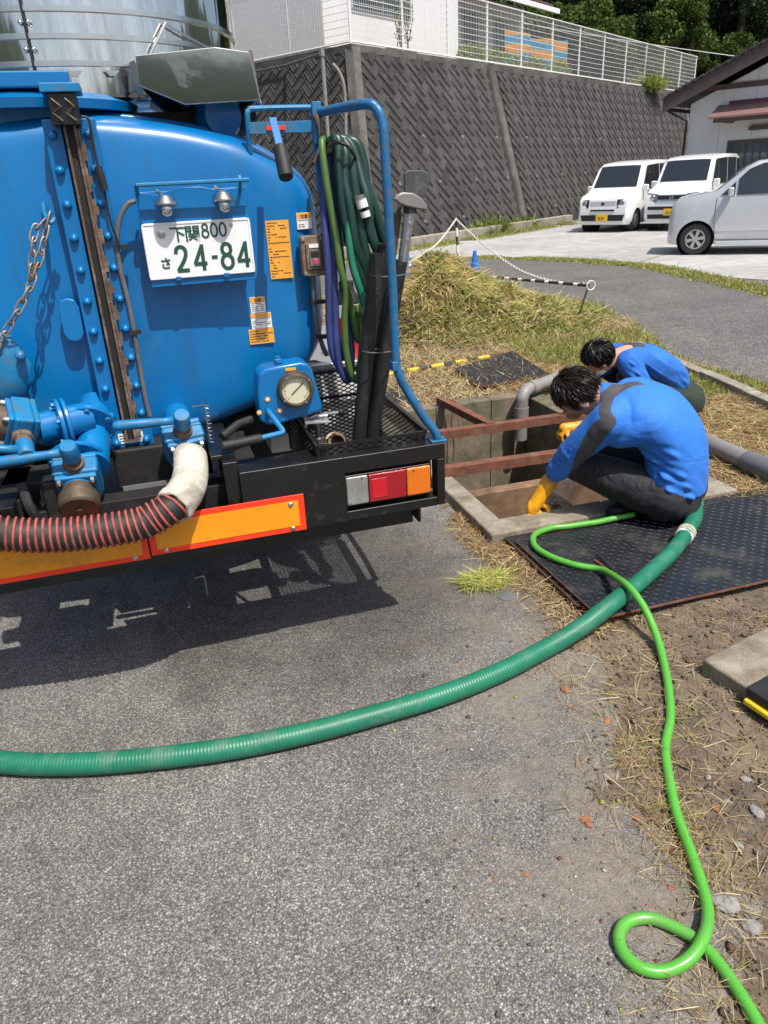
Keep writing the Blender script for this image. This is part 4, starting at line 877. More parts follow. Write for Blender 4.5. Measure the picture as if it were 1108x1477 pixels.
def tree_proto(kindn):
    st = MB(); cl = []
    if kindn == 'cedar':
        H = 13.0; st.tube([V((0, 0, -.5)), V((.05, 0, H*.5)), V((0, .05, H))], [.24, .16, .03], 8)
        for k in range(52):
            z = 1.1+(H-1.1)*(k/52)**.9; r = 2.3*(1-(z/H)**1.3)+.35; a = random.uniform(0, 6.28); tip = V((r*math.cos(a), r*math.sin(a), z-.25))
            st.tube([V((0, 0, z)), tip], [.035, .012], 5)
            for t in (.45, .75, 1.0): p = V((0, 0, z)).lerp(tip, t); n = 62; cl.append(leafcloud(n, p[:], (.55, .55, .42), .13, pick(n, [(.014, .030, .009), (.022, .043, .012), (.009, .021, .007), (.035, .055, .014)], [3, 3, 2, 1])))
    else:
        H = 5.2; st.tube([V((0, 0, -.4)), V((.1, .05, 1.4)), V((.05, 0, 3.6))], [.17, .13, .05], 8)
        for k in range(30):
            a = random.uniform(0, 6.28); e = random.uniform(-.3, 1.4); r = random.uniform(.9, 1.9)
            p = V((r*math.cos(a)*math.cos(e), r*math.sin(a)*math.cos(e), 3.1+1.5*math.sin(e))); st.tube([V((.05, 0, random.uniform(1.2, 2.8))), p*.6+V((0, 0, 1.0)), p], [.05, .03, .012], 5)
            n = 330; cl.append(leafcloud(n, p[:], (.62, .62, .5), .10, pick(n, LEAF, [3, 3, 2, 1])))
    tm_ = st.mesh('trunk', M['bark']); v, f, c = join(cl); cm_ = npmesh('crown', v, f, [M['leaf']], c); return tm_, cm_
protos = {'cedar': [tree_proto('cedar') for _ in range(2)], 'broad': [tree_proto('broad') for _ in range(3)]}
def plant(kindn, p, s, label, group=None, i=0, name=None, squash=1.0):
    tm_, cm_ = protos[kindn][i % len(protos[kindn])]; r = thing(name or ('cedar_tree' if kindn == 'cedar' else 'broadleaf_tree'), label, 'tree', tuple(p), group, random.uniform(0, 6.28)); r.scale = (s, s, s*squash)
    for nm, me in (('trunk', tm_), ('crown', cm_)): o = bpy.data.objects.new(nm, me); COL.objects.link(o); o.parent = r
    return r
def hz(u, v): p = W(u, v); return V((p.x, p.y, float(hillz(np.array(p.x), np.array(p.y)))))
for i in range(52):
    u = 2+(i % 26)*2.3+random.uniform(-1, 1); v = 13.5-.45*max(0, u-12)+(.5 if i < 26 else 5)+random.uniform(-1, 2.5)
    plant('cedar', hz(u, v), random.uniform(.8, 1.25), 'dark cedar tree in the wood on the hillside', 'cedars on the hillside', i)
for i in range(16):
    u = 6+i*2.4+random.uniform(-1, 1); v = 12.0-.45*max(0, u-12)+random.uniform(-.5, 1.0)
    plant('broad', hz(u, v), random.uniform(.7, 1.1), 'bushy broadleaf tree at the foot of the wooded slope', 'broadleaf trees at the slope foot', i)
b1 = PP(850, 95, W(0, 6), WV); plant('broad', V((b1.x, b1.y, WH-.3)), .95, 'bright sunlit broadleaf tree directly behind the middle of the mesh fence', None, 1)
b2 = PP(945, 125, W(0, 3.5), WV); w_ = plant('broad', V((b2.x, b2.y, WH-1.0)), .66, 'drooping yellowish green bush behind the far end of the mesh fence', None, 2, 'drooping_bush', .9)
b3 = PP(1035, 118, W(0, 9), WV); plant('broad', V((b3.x, b3.y, WH-2)), .8, 'round dark green bush above the right house roof', None, 0, 'round_bush', .8)
# weeds on and under the wall
for (px, py, h, lab) in ((712, 322, .8, 'green weed clump growing at the foot of the wall behind the joint pillar'), (690, 330, .5, 'small green weed at the wall foot left of the taller clump'), (755, 318, .6, 'leafy green weed at the wall foot near the small white van')):
    b = PP(px, py+8, W(0, -.3), WV); b.z = .1
    n = 500; a = rdirs(n, .2, .98); o_ = blades(np.tile(np.array(b[:]), (n, 1))+rng.normal(0, .10, (n, 3))*np.array([1.6, 1, .2]), a, rng.uniform(.3, 1, n)*h, np.full(n, .03), rng.uniform(.2, .8, n), pick(n, GREEN, [3, 4, 2, 1, 3]))
    tag(npobj('weed', *o_[:2], [M['blade']], o_[2]), lab, 'weed')
b = PP(935, 128, W(0, BAT+.05), WV); n = 900
o_ = blades(np.tile(np.array(b[:]), (n, 1))+rng.normal(0, .15, (n, 3))*np.array([2, 1, .3]), rdirs(n, .2, .98), rng.uniform(.3, 1.25, n), np.full(n, .035), rng.uniform(.3, 1, n), pick(n, [(.26, .30, .05), (.20, .26, .05), (.34, .34, .08)], [3, 3, 2]))
tag(npobj('weed', *o_[:2], [M['blade']], o_[2]), 'yellow green weed tuft on top of the retaining wall under the fence', 'weed')
# ================================================================ vacuum truck (rear), world axes follow the truck: +Y forward, +X to its right
CX = -.163; YB = 2.20
truck = thing('vacuum_truck', 'blue vacuum tanker truck parked with its rear to the viewer', 'truck', (CX, YB, 0))
T = lambda mb, name, m, parent=None, **k: mb.build(name, m, parent or truck, **k)
def sub(o, parent): attach(o, parent); return o
TZ = 1.285
OUT = [(0, .525), (.11, .521), (.31, .495), (.45, .463), (.543, .432), (.672, .352), (.728, .285), (.742, .20), (.742, 0), (.738, -.17), (.70, -.27), (.62, -.355), (.49, -.43), (.277, -.492), (.1, -.53), (0, -.535)]
_o = OUT+[(-x, z) for x, z in OUT[::-1][1:-1]]
_oc = catmull([V((x, z, 0)) for x, z in _o], 8, True); _th = np.array([math.atan2(p.y, p.x) % (2*math.pi) for p in _oc]); _rr = np.array([p.length for p in _oc]); _k = np.argsort(_th); _th, _rr = _th[_k], _rr[_k]
def rout(t): return float(np.interp(t % (2*math.pi), _th, _rr, period=2*math.pi))
def ell(t, rho=1.0): r = rout(t)*rho; return CX+r*math.cos(t), TZ+r*math.sin(t)
def heady(rho): rho = min(1, rho); return 2.70-.03*(1-rho**2)-.09*(1-rho**32)
NT = 120; rings = []
for y, rho in [(2.70, 1.0), (2.692, .997)]+[(heady(r)-.004, r) for r in (.994, .988, .982, .975, .966, .955, .94, .92, .89, .85, .8, .7, .55, .35, .1)]:
    rings.append([V((ell(2*math.pi*k/NT, rho)[0], y, ell(2*math.pi*k/NT, rho)[1])) for k in range(NT)])
body = [[V((ell(2*math.pi*k/NT)[0], y, ell(2*math.pi*k/NT)[1])) for k in range(NT)] for y in (5.05, 2.76)]
T(MB().rings(body+rings), 'tank', M['blue'], angle=50)
def surf(x, z):           # head surface depth at x, z
    return heady(math.hypot(x-CX, z-TZ)/rout(math.atan2(z-TZ, x-CX)))-.004
T(MB().tube([V((ell(2*math.pi*k/NT, 1.006)[0], 2.755, ell(2*math.pi*k/NT, 1.006)[1])) for k in range(NT)], .010, 8, closed=True), 'tank_seam', M['blue'], angle=180)
# centre stiffener with rail and rivets
yf = 2.525
stf = T(MB().box(-.222, -.172, yf, 2.68, .80, 1.785).box(-.128, -.078, yf, 2.68, .80, 1.785).box(-.171, -.129, yf+.012, 2.66, .80, 1.78), 'stiffener', M['blue'], bevel=.003)
for (x0, x1, y0) in ((-.166, -.159, 2.500), (-.139, -.131, 2.500)): T(MB().box(x0, x1, y0, yf+.011, .83, 1.765), 'rail', M['rustrail'], stf, bevel=.001)
mb = MB()
for k in range(45):       # wavy rubber seal strip beside the rail
    z0, z1 = .835+k*.0205, .835+(k+1)*.0205; w = .006*math.sin(k*1.7)+random.uniform(-.002, .002); mb.box(-.130, -.119+w, 2.503, 2.512, z0, z1)
T(mb, 'seal_strip', M['rustrail'], stf); T(MB().box(-.1585, -.1395, 2.512, 2.52, .83, 1.765), 'rail_groove', M['dark'], stf)
riv = MB().lathe([(.014, 0), (.014, .004), (.0125, .010), (.009, .016), (.004, .019), (.0005, .0195)], (0, 0, 0), (0, 0, 1), 16)
rme = riv.mesh('rivet', M['blue'], True, 60)
LB = [(90, 238), (100, 288), (110, 333), (120, 380), (129, 422), (138, 465), (146, 507), (154, 543), (163, 580), (172, 617)]
for i in range(11):
    z = 1.745-i*.0925
    for x in (-.199, -.102): inst(rme, 'rivet', frame((x, yf+.001, z), (1, 0, 0), (0, 0, 1), (0, -1, 0)), stf)
T(MB().box(-.190, -.115, 2.47, 2.56, 1.765, 1.845), 'latch_box', M['black'], bevel=.004)
T(MB().box(-.205, -.10, 2.46, 2.58, 1.845, 1.868), 'latch_lid', M['blue2'], bevel=.003)
for x in (-.17, -.135): T(MB().tube([V((x-.01, 2.466, 1.83)), V((x+.012, 2.464, 1.81)), V((x-.012, 2.464, 1.795)), V((x+.01, 2.466, 1.775))], .003, 6), 'latch_spring', M['bronze'])
# tread step/bracket on the head, maker's oval lug
lug = [(.0, .062), (.022, .055), (.03, .035), (.03, -.035), (.02, -.055), (0, -.06), (-.02, -.055), (-.03, -.035), (-.03, .035), (-.022, .055)]
lp = PY(103, 462, 2.535); T(MB().prism([(lp.x+a, 2.545, lp.z+b*1.1) for a, b in lug], (0, -.016, 0)), 'lug', M['blue'], bevel=.004)
# thin control cable along the stiffener and lamp cable
ca = [PY(*p, 2.5) for p in ((112, 168), (126, 170), (131, 185), (138, 225), (148, 262), (160, 320), (172, 352))]
T(MB().tube(catmull(ca, 6), .004, 6), 'cable', M['rubber']); T(MB().tube(catmull([PY(141, 240, 2.495), PY(146, 256, 2.495), PY(151, 275, 2.495)], 6), .011, 8), 'cable_wrap', M['rubber'])
cb = [PY(*p, 2.515) for p in ((196, 290), (184, 295), (173, 315), (169, 345), (173, 385), (184, 430), (193, 475), (202, 530), (210, 575), (216, 600))]
T(MB().tube(catmull(cb, 6), .0075, 8), 'lamp_cable', M['grey'])
for px, py in ((178, 356), (197, 479)): p = PY(px, py, 2.515); T(MB().box(p.x-.022, p.x+.014, 2.503, 2.53, p.z-.006, p.z+.006), 'cable_clip', M['rubber'])
# hanging chain
hk = PY(73, 318, 2.50); T(MB().tube(catmull([V((hk.x-.02, surf(hk.x, hk.z+.04)+.01, hk.z+.045)), V((hk.x-.012, 2.50, hk.z+.02)), V((hk.x, 2.485, hk.z-.005)), V((hk.x+.012, 2.495, hk.z+.004))], 6), .007, 8), 'chain_hook', M['blue2'])
lk = MB().tube([V((.017*math.cos(a)+math.copysign(.010, math.cos(a)) if abs(math.cos(a)) > 1e-6 else 0, .0100*math.sin(a), 0)) for a in np.linspace(0, 2*math.pi, 16, endpoint=False)], .0031, 6, closed=True)
lkm = lk.mesh('chain_link', M['chain'], True, 180)
def chain(path, step=.0375):
    ps = catmull(path, 12); L = [0]
    for a, b in zip(ps[:-1], ps[1:]): L.append(L[-1]+(b-a).length)
    n = int(L[-1]/step)
    for i in range(n+1):
        t = i*step; j = max(1, next((k for k, l in enumerate(L) if l >= t), len(L)-1)); f = (t-L[j-1])/max(1e-6, L[j]-L[j-1]); p = ps[j-1].lerp(ps[j], f); d = (ps[j]-ps[j-1]).normalized()
        x, y = perp(d); a = .5+i*math.pi/2+random.uniform(-.25, .25); yy = x*math.cos(a)+y*math.sin(a); inst(lkm, 'chain_link', frame(p, d, yy, d.cross(yy)), truck)
chain([PY(70, 318, 2.485), PY(52, 390, 2.46), PY(25, 450, 2.44), PY(-30, 540, 2.44)]); chain([PY(60, 322, 2.485), PY(50, 335, 2.47), PY(48, 360, 2.465), PY(44, 395, 2.462)])
# ---------------------------------------------------------------- number plate, lamps
plate = thing if False else None
yp = 2.50
def rrect(x0, x1, z0, z1, r, n=5):
    out = []
    for cx_, cz_, a0 in ((x1-r, z1-r, 0), (x0+r, z1-r, 90), (x0+r, z0+r, 180), (x1-r, z0+r, 270)):
        for k in range(n+1): a = math.radians(a0+90*k/n); out.append((cx_+r*math.cos(a), cz_+r*math.sin(a)))
    return out
def rplate(x0, x1, z0, z1, r, y, t): return MB().prism([(a, y, b) for a, b in rrect(x0, x1, z0, z1, r)], (0, t, 0))
br = T(MB().box(0.0, .33, yp+.006, yp+.012, 1.31, 1.585).box(.01, .03, yp+.012, 2.60, 1.34, 1.56).box(.295, .315, yp+.012, 2.62, 1.34, 1.56), 'plate_bracket', M['blue'], bevel=.002)
plt = T(rplate(-.002, .328, 1.332, 1.497, .012, yp, .004), 'number_plate', M['platewhite'], bevel=.001)
for (x0, x1, z0, z1) in ((.0, .326, 1.334, 1.338), (.0, .326, 1.491, 1.495), (.0, .004, 1.34, 1.49), (.322, .326, 1.34, 1.49)): sub(MB().box(x0, x1, yp-.002, yp+.001, z0, z1).build('plate_rim', M['platewhite']), plt)
def putext(body, size, m, x, z, y, parent, off=0.0, sx=1.0, name='lettering', dp=.0006):
    me = text_mesh(body, size, m, dp, off, 'LEFT', sx); o = bpy.data.objects.new(name, me); COL.objects.link(o); o.matrix_world = frame((x, y, z), (1, 0, 0), (0, 0, 1), (0, -1, 0)); attach(o, parent); return o
gi = M['green_ink']
putext('下', .050, gi, .078, 1.443, yp-.001, plt, .0006); putext('関', .050, gi, .122, 1.443, yp-.001, plt, .0006)
def strokes(x, z, w, h, paths, sw, parent, name):
    mb = MB()
    for pi_, pth in enumerate(paths):
        pts = [V((x+a*w, yp-.0012-.0003*pi_, z+b*h)) for a, b in pth]
        if len(pts) > 2: pts = catmull(pts, 6)
        L, R_ = [], []
        for i, p in enumerate(pts):
            t = (pts[min(i+1, len(pts)-1)]-pts[max(i-1, 0)]).normalized(); n = V((-t.z, 0, t.x))*sw/2; L.append(p+n); R_.append(p-n)
        b = V((0, .0008, 0)); mb.rings([[l, r, r+b, l+b] for l, r in zip(L, R_)])
    sub(mb.build(name, gi, None, smooth=False), parent)
O_ = [(.5+.42*math.cos(a), .5+.47*math.sin(a)) for a in np.linspace(0, 2*math.pi, 17)]
E_ = [(.5+.34*math.cos(a), .75+.21*math.sin(a)) for a in np.linspace(0, 2*math.pi, 13)]; E2 = [(.5+.42*math.cos(a), .27+.26*math.sin(a)) for a in np.linspace(0, 2*math.pi, 13)]
TWO = [(.10, .70), (.18, .88), (.5, .96), (.80, .86), (.84, .68), (.70, .48), (.40, .25), (.12, .06)]
FOUR = [[(.72, 0), (.72, 1.0)], [(.74, .97), (.06, .27)], [(.0, .27), (1.0, .27)]]
for k, g in enumerate(([E_, E2], [O_], [O_])): strokes(.175+k*.027, 1.447, .023, .040, g, .0058, plt, 'numeral')
W_, H_ = .040, .078; zb = 1.350
strokes(.084, zb, W_, H_, [TWO, [(.06, .06), (.98, .06)]], .0115, plt, 'numeral'); strokes(.140, zb, W_, H_, FOUR, .0110, plt, 'numeral')
strokes(.196, zb, .018, H_, [[(0, .48), (1, .48)]], .011, plt, 'dash'); strokes(.224, zb, W_, H_, [E_, E2], .0110, plt, 'numeral'); strokes(.276, zb, W_, H_, FOUR, .0110, plt, 'numeral')
putext('さ', .036, gi, .036, 1.366, yp-.001, plt, .0010)
T(MB().lathe([(.0125, 0), (.0125, .003), (.009, .005), (.0005, .0055)], (.054, yp, 1.466), (0, -1, 0), 16), 'seal', M['zinc'], plt); T(MB().lathe([(.006, 0), (.006, .003), (.0005, .004)], (.268, yp, 1.480), (0, -1, 0), 12), 'screw', M['zinc'], plt)
for x in (.085, .235): T(MB().box(x-.009, x+.009, yp-.005, yp+.01, 1.325, 1.338), 'plate_clip', M['blue'], plt, bevel=.002)
# lamp guard and two dome lamps
lg = T(MB().tube([V((.004, 2.53, 1.57)), V((.004, 2.47, 1.600)), V((.004, 2.465, 1.604)), V((.335, 2.462, 1.604))], .0062, 8).tube([V((.308, 2.47, 1.615)), V((.308, 2.462, 1.604)), V((.31, 2.53, 1.56))], .0055, 8), 'lamp_guard', M['blue2'])
T(MB().prism([(.01, 2.505, 1.585), (.06, 2.505, 1.575), (.12, 2.505, 1.592), (.19, 2.505, 1.592), (.25, 2.505, 1.578), (.325, 2.505, 1.588), (.327, 2.505, 1.53), (.0, 2.505, 1.53)], (0, .004, 0)), 'lamp_bracket', M['blue'], bevel=.001)
for x, z in ((.080, 1.538), (.252, 1.540)):
    l_ = T(MB().lathe([(.034, 0), (.034, .004), (.024, .018), (.018, .026), (.0005, .030)], (x, 2.472, z+.006), (0, .15, 1), 20), 'plate_lamp', M['zinc'])
    T(MB().ball((x, 2.465, z-.004), (.018, .018, .020), 16, 8), 'lamp_dome', M['steelb'], l_); T(MB().tube([V((x, 2.475, z+.03)), V((x-.02, 2.49, z+.05))], .005, 6), 'lamp_stem', M['zinc'], l_)
# ---------------------------------------------------------------- stickers and switch box
def sticker(x0, x1, z0, z1, m, y, head=None, lines=0, band=None):
    if y is None: y = min(surf(a, b) for a in (x0, (x0+x1)/2, x1) for b in (z0, (z0+z1)/2, z1))-.0035
    o = T(MB().add([(x0, y, z0), (x1, y, z0), (x1, y, z1), (x0, y, z1), (x0, y+.0015, z0), (x1, y+.0015, z0), (x1, y+.0015, z1), (x0, y+.0015, z1)], [(0, 1, 2, 3), (4, 7, 6, 5), (0, 4, 5, 1), (1, 5, 6, 2), (2, 6, 7, 3), (3, 7, 4, 0)]), 'sticker', m)
    zt = z1-.003; hh = (z1-z0)
    if band: bh = band*hh; T(MB().box(x0+.001, x1-.001, y-.0006, y+.0002, z1-bh, z1-.001), 'sticker_band', M['sticko'], o); zt = z1-bh
    if head: hs = head[1]; putext(head[0], hs, M['ink'], x0+(x1-x0-hs*.95*len(head[0]))/2, z1-hs*1.25, y-.001, o, .0002, 1, 'lettering', .0002); zt = min(zt, z1-hs*1.5)
    mb = MB(); n = lines; dz = (zt-z0-.004)/max(1, n)
    for i in range(n):
        z = zt-(i+.7)*dz; x = x0+.004
        while x < x1-.008:
            w = random.uniform(.003, .012)
            if random.random() < .8: mb.box(x, min(x+w, x1-.004), y-.0006, y+.0002, z, z+dz*.32)
            x += w+.0015
            if random.random() < .12: break
    if n: T(mb, 'print_line', M['ink'], o)
    return o
sticker(.389, .466, 1.296, 1.480, M['sticko'], None, lines=20)
sticker(.496, .546, 1.447, 1.498, M['stickw'], None, ('注意', .013), 4, .36)
sticker(.308, .359, 1.192, 1.244, M['stickw'], None, ('注意', .012), 5, .34); sticker(.305, .375, 1.139, 1.190, M['stickw'], None, None, 5, .30); sticker(.292, .378, 1.087, 1.138, M['sticko'], None, None, 5)
sticker(-.190, -.110, .815, .850, M['stickw'], yf-.0025, None, 3)
sw = T(MB().prism([(a, 2.585, b) for a, b in rrect(.492, .570, 1.300, 1.428, .008)], (0, -.045, 0)), 'switch_box', M['brown'], bevel=.004)
T(MB().box(.505, .558, 2.532, 2.542, 1.322, 1.405), 'switch_cover', M['brown'], sw, bevel=.003); T(MB().box(.517, .549, 2.528, 2.533, 1.335, 1.385), 'switch_frame', M['zinc'], sw); T(MB().box(.520, .546, 2.522, 2.529, 1.36, 1.382), 'rocker_switch', M['rubber'], sw, bevel=.003); T(MB().box(.524, .543, 2.522, 2.529, 1.338, 1.357), 'red_button', mat('faded_red', (.5, .05, .10), .5), sw, bevel=.003); T(MB().box(.516, .548, 2.5295, 2.533, 1.391, 1.402), 'switch_label', M['stickw'], sw)
for x, z in ((.50, 1.31), (.562, 1.31), (.50, 1.418), (.562, 1.418)): T(MB().lathe([(.006, 0), (.006, .004), (.0005, .005)], (x, 2.54, z), (0, -1, 0), 10), 'screw', M['zinc'], sw)
T(MB().tube(catmull([V((.53, 2.57, 1.30)), V((.528, 2.575, 1.22)), V((.53, 2.58, 1.14)), V((.545, 2.585, 1.06)), V((.56, 2.59, 1.02))], 6), .0085, 8), 'switch_cable', M['grey'])
for z in (1.21, 1.09): T(MB().box(.515, .565, 2.565, 2.59, z-.006, z+.006), 'cable_clip', M['rubber'])
# ---------------------------------------------------------------- gauge panel with crank
pn = [(.272, .865), (.290, .850), (.33, .843), (.44, .862), (.488, .872), (.492, .885), (.466, 1.02), (.455, 1.040), (.43, 1.048), (.31, 1.040), (.285, 1.025), (.276, .98)]
gp = T(MB().prism([(a, 2.40, b) for a, b in pn], (0, .10, 0)), 'gauge_panel', M['blue'], bevel=.012)
gq = (.402, 2.40, .962)
T(MB().lathe([(.062, -.002), (.062, .012), (.056, .026), (.050, .028), (.048, .014), (.0005, .013)], gq, (0, -1, 0), 32), 'gauge_case', M['bronze'], gp); T(MB().lathe([(.047, .0145), (.0005, .0150)], gq, (0, -1, 0), 28), 'gauge_face', M['gaugeface'], gp)
mb = MB()
for k in range(25):
    a = math.radians(225-k*270/24); r0 = .034 if k % 4 == 0 else .038; d = V((math.cos(a), 0, math.sin(a))); p = V(gq)+V((0, -.0158, 0)); mb.obox(p+d*(r0+.042)/2, d*(.042-r0)/2, V((-d.z, 0, d.x))*.0006, V((0, .0003, 0)))
T(mb, 'gauge_mark', M['ink'], gp); d = V((.72, 0, .62)).normalized(); T(MB().obox(V(gq)+V((0, -.0175, 0))+d*.006, d*.028, V((-d.z, 0, d.x))*.0013, V((0, .0004, 0))), 'gauge_needle', M['ink'], gp)
T(MB().lathe([(.0475, .022), (.0005, .024)], gq, (0, -1, 0), 28), 'gauge_glass', M['gglass'] if 'gglass' in M else None, gp) if False else None
for k in range(4): a = k*math.pi/2+.6; T(MB().lathe([(.004, 0), (.004, .003), (.0005, .004)], (gq[0]+.053*math.cos(a), 2.374, gq[2]+.053*math.sin(a)), (0, -1, 0), 8), 'screw', M['zinc'], gp)
for px, py in ((374, 595), (386, 576), (404, 592)): p = PY(px, py, 2.398); T(MB().lathe([(.0085, 0), (.0085, .0015), (.0005, .002)], p, (0, -1, 0), 16), 'round_label', M['sticko'], gp); T(MB().lathe([(.004, 0), (.004, .0006), (.0005, .0007)], p+V((0, -.002, 0)), (0, -1, 0), 10), 'label_mark', M['stickw'], gp)
T(MB().box(.375, .41, 2.397, 2.399, 1.025, 1.034), 'panel_label', M['sticko'], gp); T(MB().lathe([(.014, 0), (.014, .01), (.008, .014), (.008, .02), (.0005, .021)], (.36, 2.44, 1.047), (0, 0, 1), 12), 'panel_knob', M['blue2'], gp)
ck = [PY(387, 592, 2.395), PY(390, 597, 2.36), PY(405, 617, 2.31), PY(408, 622, 2.30), PY(404, 625, 2.295), PY(375, 632, 2.28)]
T(MB().tube(catmull(ck, 5), .009, 10), 'crank', M['blue2'], gp)
a, b = PY(377, 632, 2.28), PY(320, 644, 2.255); dd = (b-a)/13; mb = MB(); rr = []; ps = []
for i in range(27): ps.append(a+(b-a)*i/26); rr.append(.0165 if i % 2 else .0142)
T(MB().tube(ps, rr, 14), 'crank_grip', M['rubber'], gp, angle=180)
# ---------------------------------------------------------------- rails, lever
ar = [V((.845, 2.235, .765)), V((.835, 2.235, .80)), V((.80, 2.24, .85)), V((.745, 2.25, .95)), V((.722, 2.25, 1.00)), V((.713, 2.255, 1.06)), V((.712, 2.255, 1.3)), V((.706, 2.255, 1.66)), V((.703, 2.26, 1.735)), V((.690, 2.275, 1.772)), V((.665, 2.32, 1.785)), V((.60, 2.60, 1.79))]
T(MB().tube(catmull(ar, 6), .0145, 12), 'grab_rail', M['bluerail']); T(MB().box(.815, .872, 2.215, 2.262, .763, .772), 'rail_foot', M['bluerail'], bevel=.002); T(MB().box(.695, .715, 2.235, 2.275, 1.02, 1.05), 'rail_clamp', M['bluerail'], bevel=.002)
T(MB().box(.575, .605, 2.585, 2.612, 1.70, 1.82), 'rail_plate', M['blue2'], bevel=.002)
T(MB().tube(catmull([V((.37, 2.62, 1.68)), V((.37, 2.60, 1.78)), V((.378, 2.60, 1.80)), V((.40, 2.60, 1.805)), V((.56, 2.60, 1.805)), V((.575, 2.60, 1.80)), V((.58, 2.60, 1.78)), V((.585, 2.61, 1.55))], 4), .0085, 8), 'hose_frame', M['blue2'])
T(MB().box(.372, .58, 2.597, 2.605, 1.735, 1.768), 'frame_plate', M['blue2'], bevel=.001); T(MB().box(.425, .485, 2.592, 2.597, 1.744, 1.756), 'plate_label', M['reflect_r'])
a, b, c = PY(393, 170, 2.47), PY(404, 212, 2.40), PY(413, 256, 2.34); ax = (b-a).normalized()
T(MB().bar(a, b+ax*.01, .022, .006, up=(0, 1, 0.2)), 'lever_arm', M['blue'], bevel=.001); T(MB().tube([b, b+(c-b)*.04, b+(c-b)*.9, c], [.018, .0215, .0225, .020], 16), 'lever_grip', M['rubber'])
T(MB().lathe([(.0125, 0), (.0005, .0005)], c, (c-b), 12), 'grip_bore', M['hole'])
# ---------------------------------------------------------------- bumper, reflectors, tail lamp
def bx(x0, x1, y0, y1, z0, z1, name, m, parent=None, bw=.003): return T(MB().box(x0, x1, y0, y1, z0, z1), name, m, parent, bevel=bw)
for sgn in (1, -1):
    X = lambda x: CX+sgn*(x-CX)
    def sbx(x0, x1, *r): a, b = sorted((X(x0), X(x1))); return bx(a, b, *r)
    sbx(.165, .505, YB, YB+.06, .540, .768, 'bumper_panel', M['black']); sbx(.503, .858, YB+.001, YB+.06, .712, .767, 'bumper_top_rail', M['black']); sbx(.828, .857, YB+.002, YB+.058, .541, .711, 'bumper_post', M['black']); sbx(.504, .827, YB+.001, YB+.058, .541, .574, 'bumper_bottom_rail', M['black'])
    sbx(.165, .86, YB+.061, YB+.14, .752, .765, 'bumper_flange', M['black']); sbx(.51, .815, YB+.025, YB+.09, .578, .706, 'lamp_housing', M['black'])
    lamp = sbx(.503, .803, YB+.006, YB+.024, .594, .700, 'tail_lamp', M['black']); lamp['label'] = 'rectangular tail lamp with clear, red and amber lenses'
    for (x0, x1, m, nm) in ((.505, .580, M['lens_w'], 'clear_lens'), (.582, .714, M['lens_r'], 'red_lens'), (.716, .801, M['lens_a'], 'amber_lens')): sbx(x0, x1, YB-.006, YB+.0055, .597, .697, nm, m, lamp, .005)
    sbx(.592, .644, YB-.0075, YB-.0055, .611, .680, 'stop_lens', M['lens_rr'], lamp, .002)
    mb = MB()
    for k in range(9):
        x = .5085+k*.0083; a, b = sorted((X(x), X(x+.0025))); mb.box(a, b, YB-.0075, YB-.0055, .606, .690)
    T(mb, 'lens_rib', M['lens_w'], lamp)
    mb = MB()
    for k in range(11):
        a, b = sorted((X(.722+k*.0072), X(.7245+k*.0072))); mb.box(a, b, YB-.0072, YB-.0055, .604, .690)
    T(mb, 'lens_rib', M['lens_a'], lamp)
    for x, z in ((.560, .692), (.515, .605), (.74, .690), (.79, .604)): T(MB().lathe([(.004, 0), (.004, .003), (.0005, .004)], (X(x), YB-.006, z), (0, -1, 0), 8), 'screw', M['zinc'], lamp)
bx(-1.12, .160, YB+.006, YB+.03, .515, .655, 'bumper_panel', M['black']); bx(-1.10, .779, YB+.065, YB+.13, .508, .538, 'underrun_bar', M['black']); bx(-1.08, .765, YB+.09, YB+.17, .450, .507, 'underrun_bar', M['black'])
bx(.775, .785, YB+.06, YB+.16, .46, .54, 'underrun_cap', M['black'], None, .002)
for (x0, x1) in ((-.137, .360), (-.640, -.143), (-1.14, -.646)):
    rz0, rz1 = (.539, .667) if x1 > 0 else (.531, .657); rfl = bx(x0, x1, YB-.005, YB-.001+(.0065 if x1 < 0 else 0), rz0, rz1, 'reflector', M['reflect_r'], None, .001)
    bx(x0+.020, x1-.020, YB-.0066, YB-.0042, rz0+.019, rz1-.019, 'reflector_field', M['reflect_y'], rfl, 0)
    for x in (x0+.045, x1-.045):
        for z in (rz0+.012, rz1-.030): T(MB().lathe([(.0085, 0), (.0085, .003), (.005, .006), (.0005, .0065)], (x, YB-.0055, z), (0, -1, 0), 12), 'rivet', M['zinc'], rfl)
# chassis, cross members, wheels under the tank
for x in (CX-.36, CX+.36): bx(x-.04, x+.04, 2.27, 6.6, .58, .76, 'frame_rail', M['dark'], None, .004)
bx(-1.05, .72, 2.30, 2.38, .60, .70, 'cross_member', M['dark']); bx(CX-.7, CX+.7, 2.75, 2.85, .70, .80, 'tank_saddle', M['dark']); bx(CX-.7, CX+.7, 4.5, 4.6, .70, .80, 'tank_saddle', M['dark'])
bx(-.55, .14, 2.29, 2.30, .52, .60, 'inner_plate', M['dark'], None, .002)
bx(.120, .166, YB+.02, YB+.25, .55, .80, 'bumper_bracket', M['black']); bx(.09, .164, 2.26, 2.62, .80, .815, 'bracket_top', M['black'], None, .003)
mp = T(MB().prism([(-.20, 2.42, .60), (.10, 2.42, .60), (.10, 2.42, .70), (-.20, 2.42, .70)], (0, .004, 0)), 'number_backing', M['alu'])
for x, z in ((-.09, .645), (.03, .655)): T(MB().lathe([(.028, 0), (.0005, .001)], (x, 2.4195, z), (0, -1, 0), 16), 'plate_hole', M['hole'], mp)
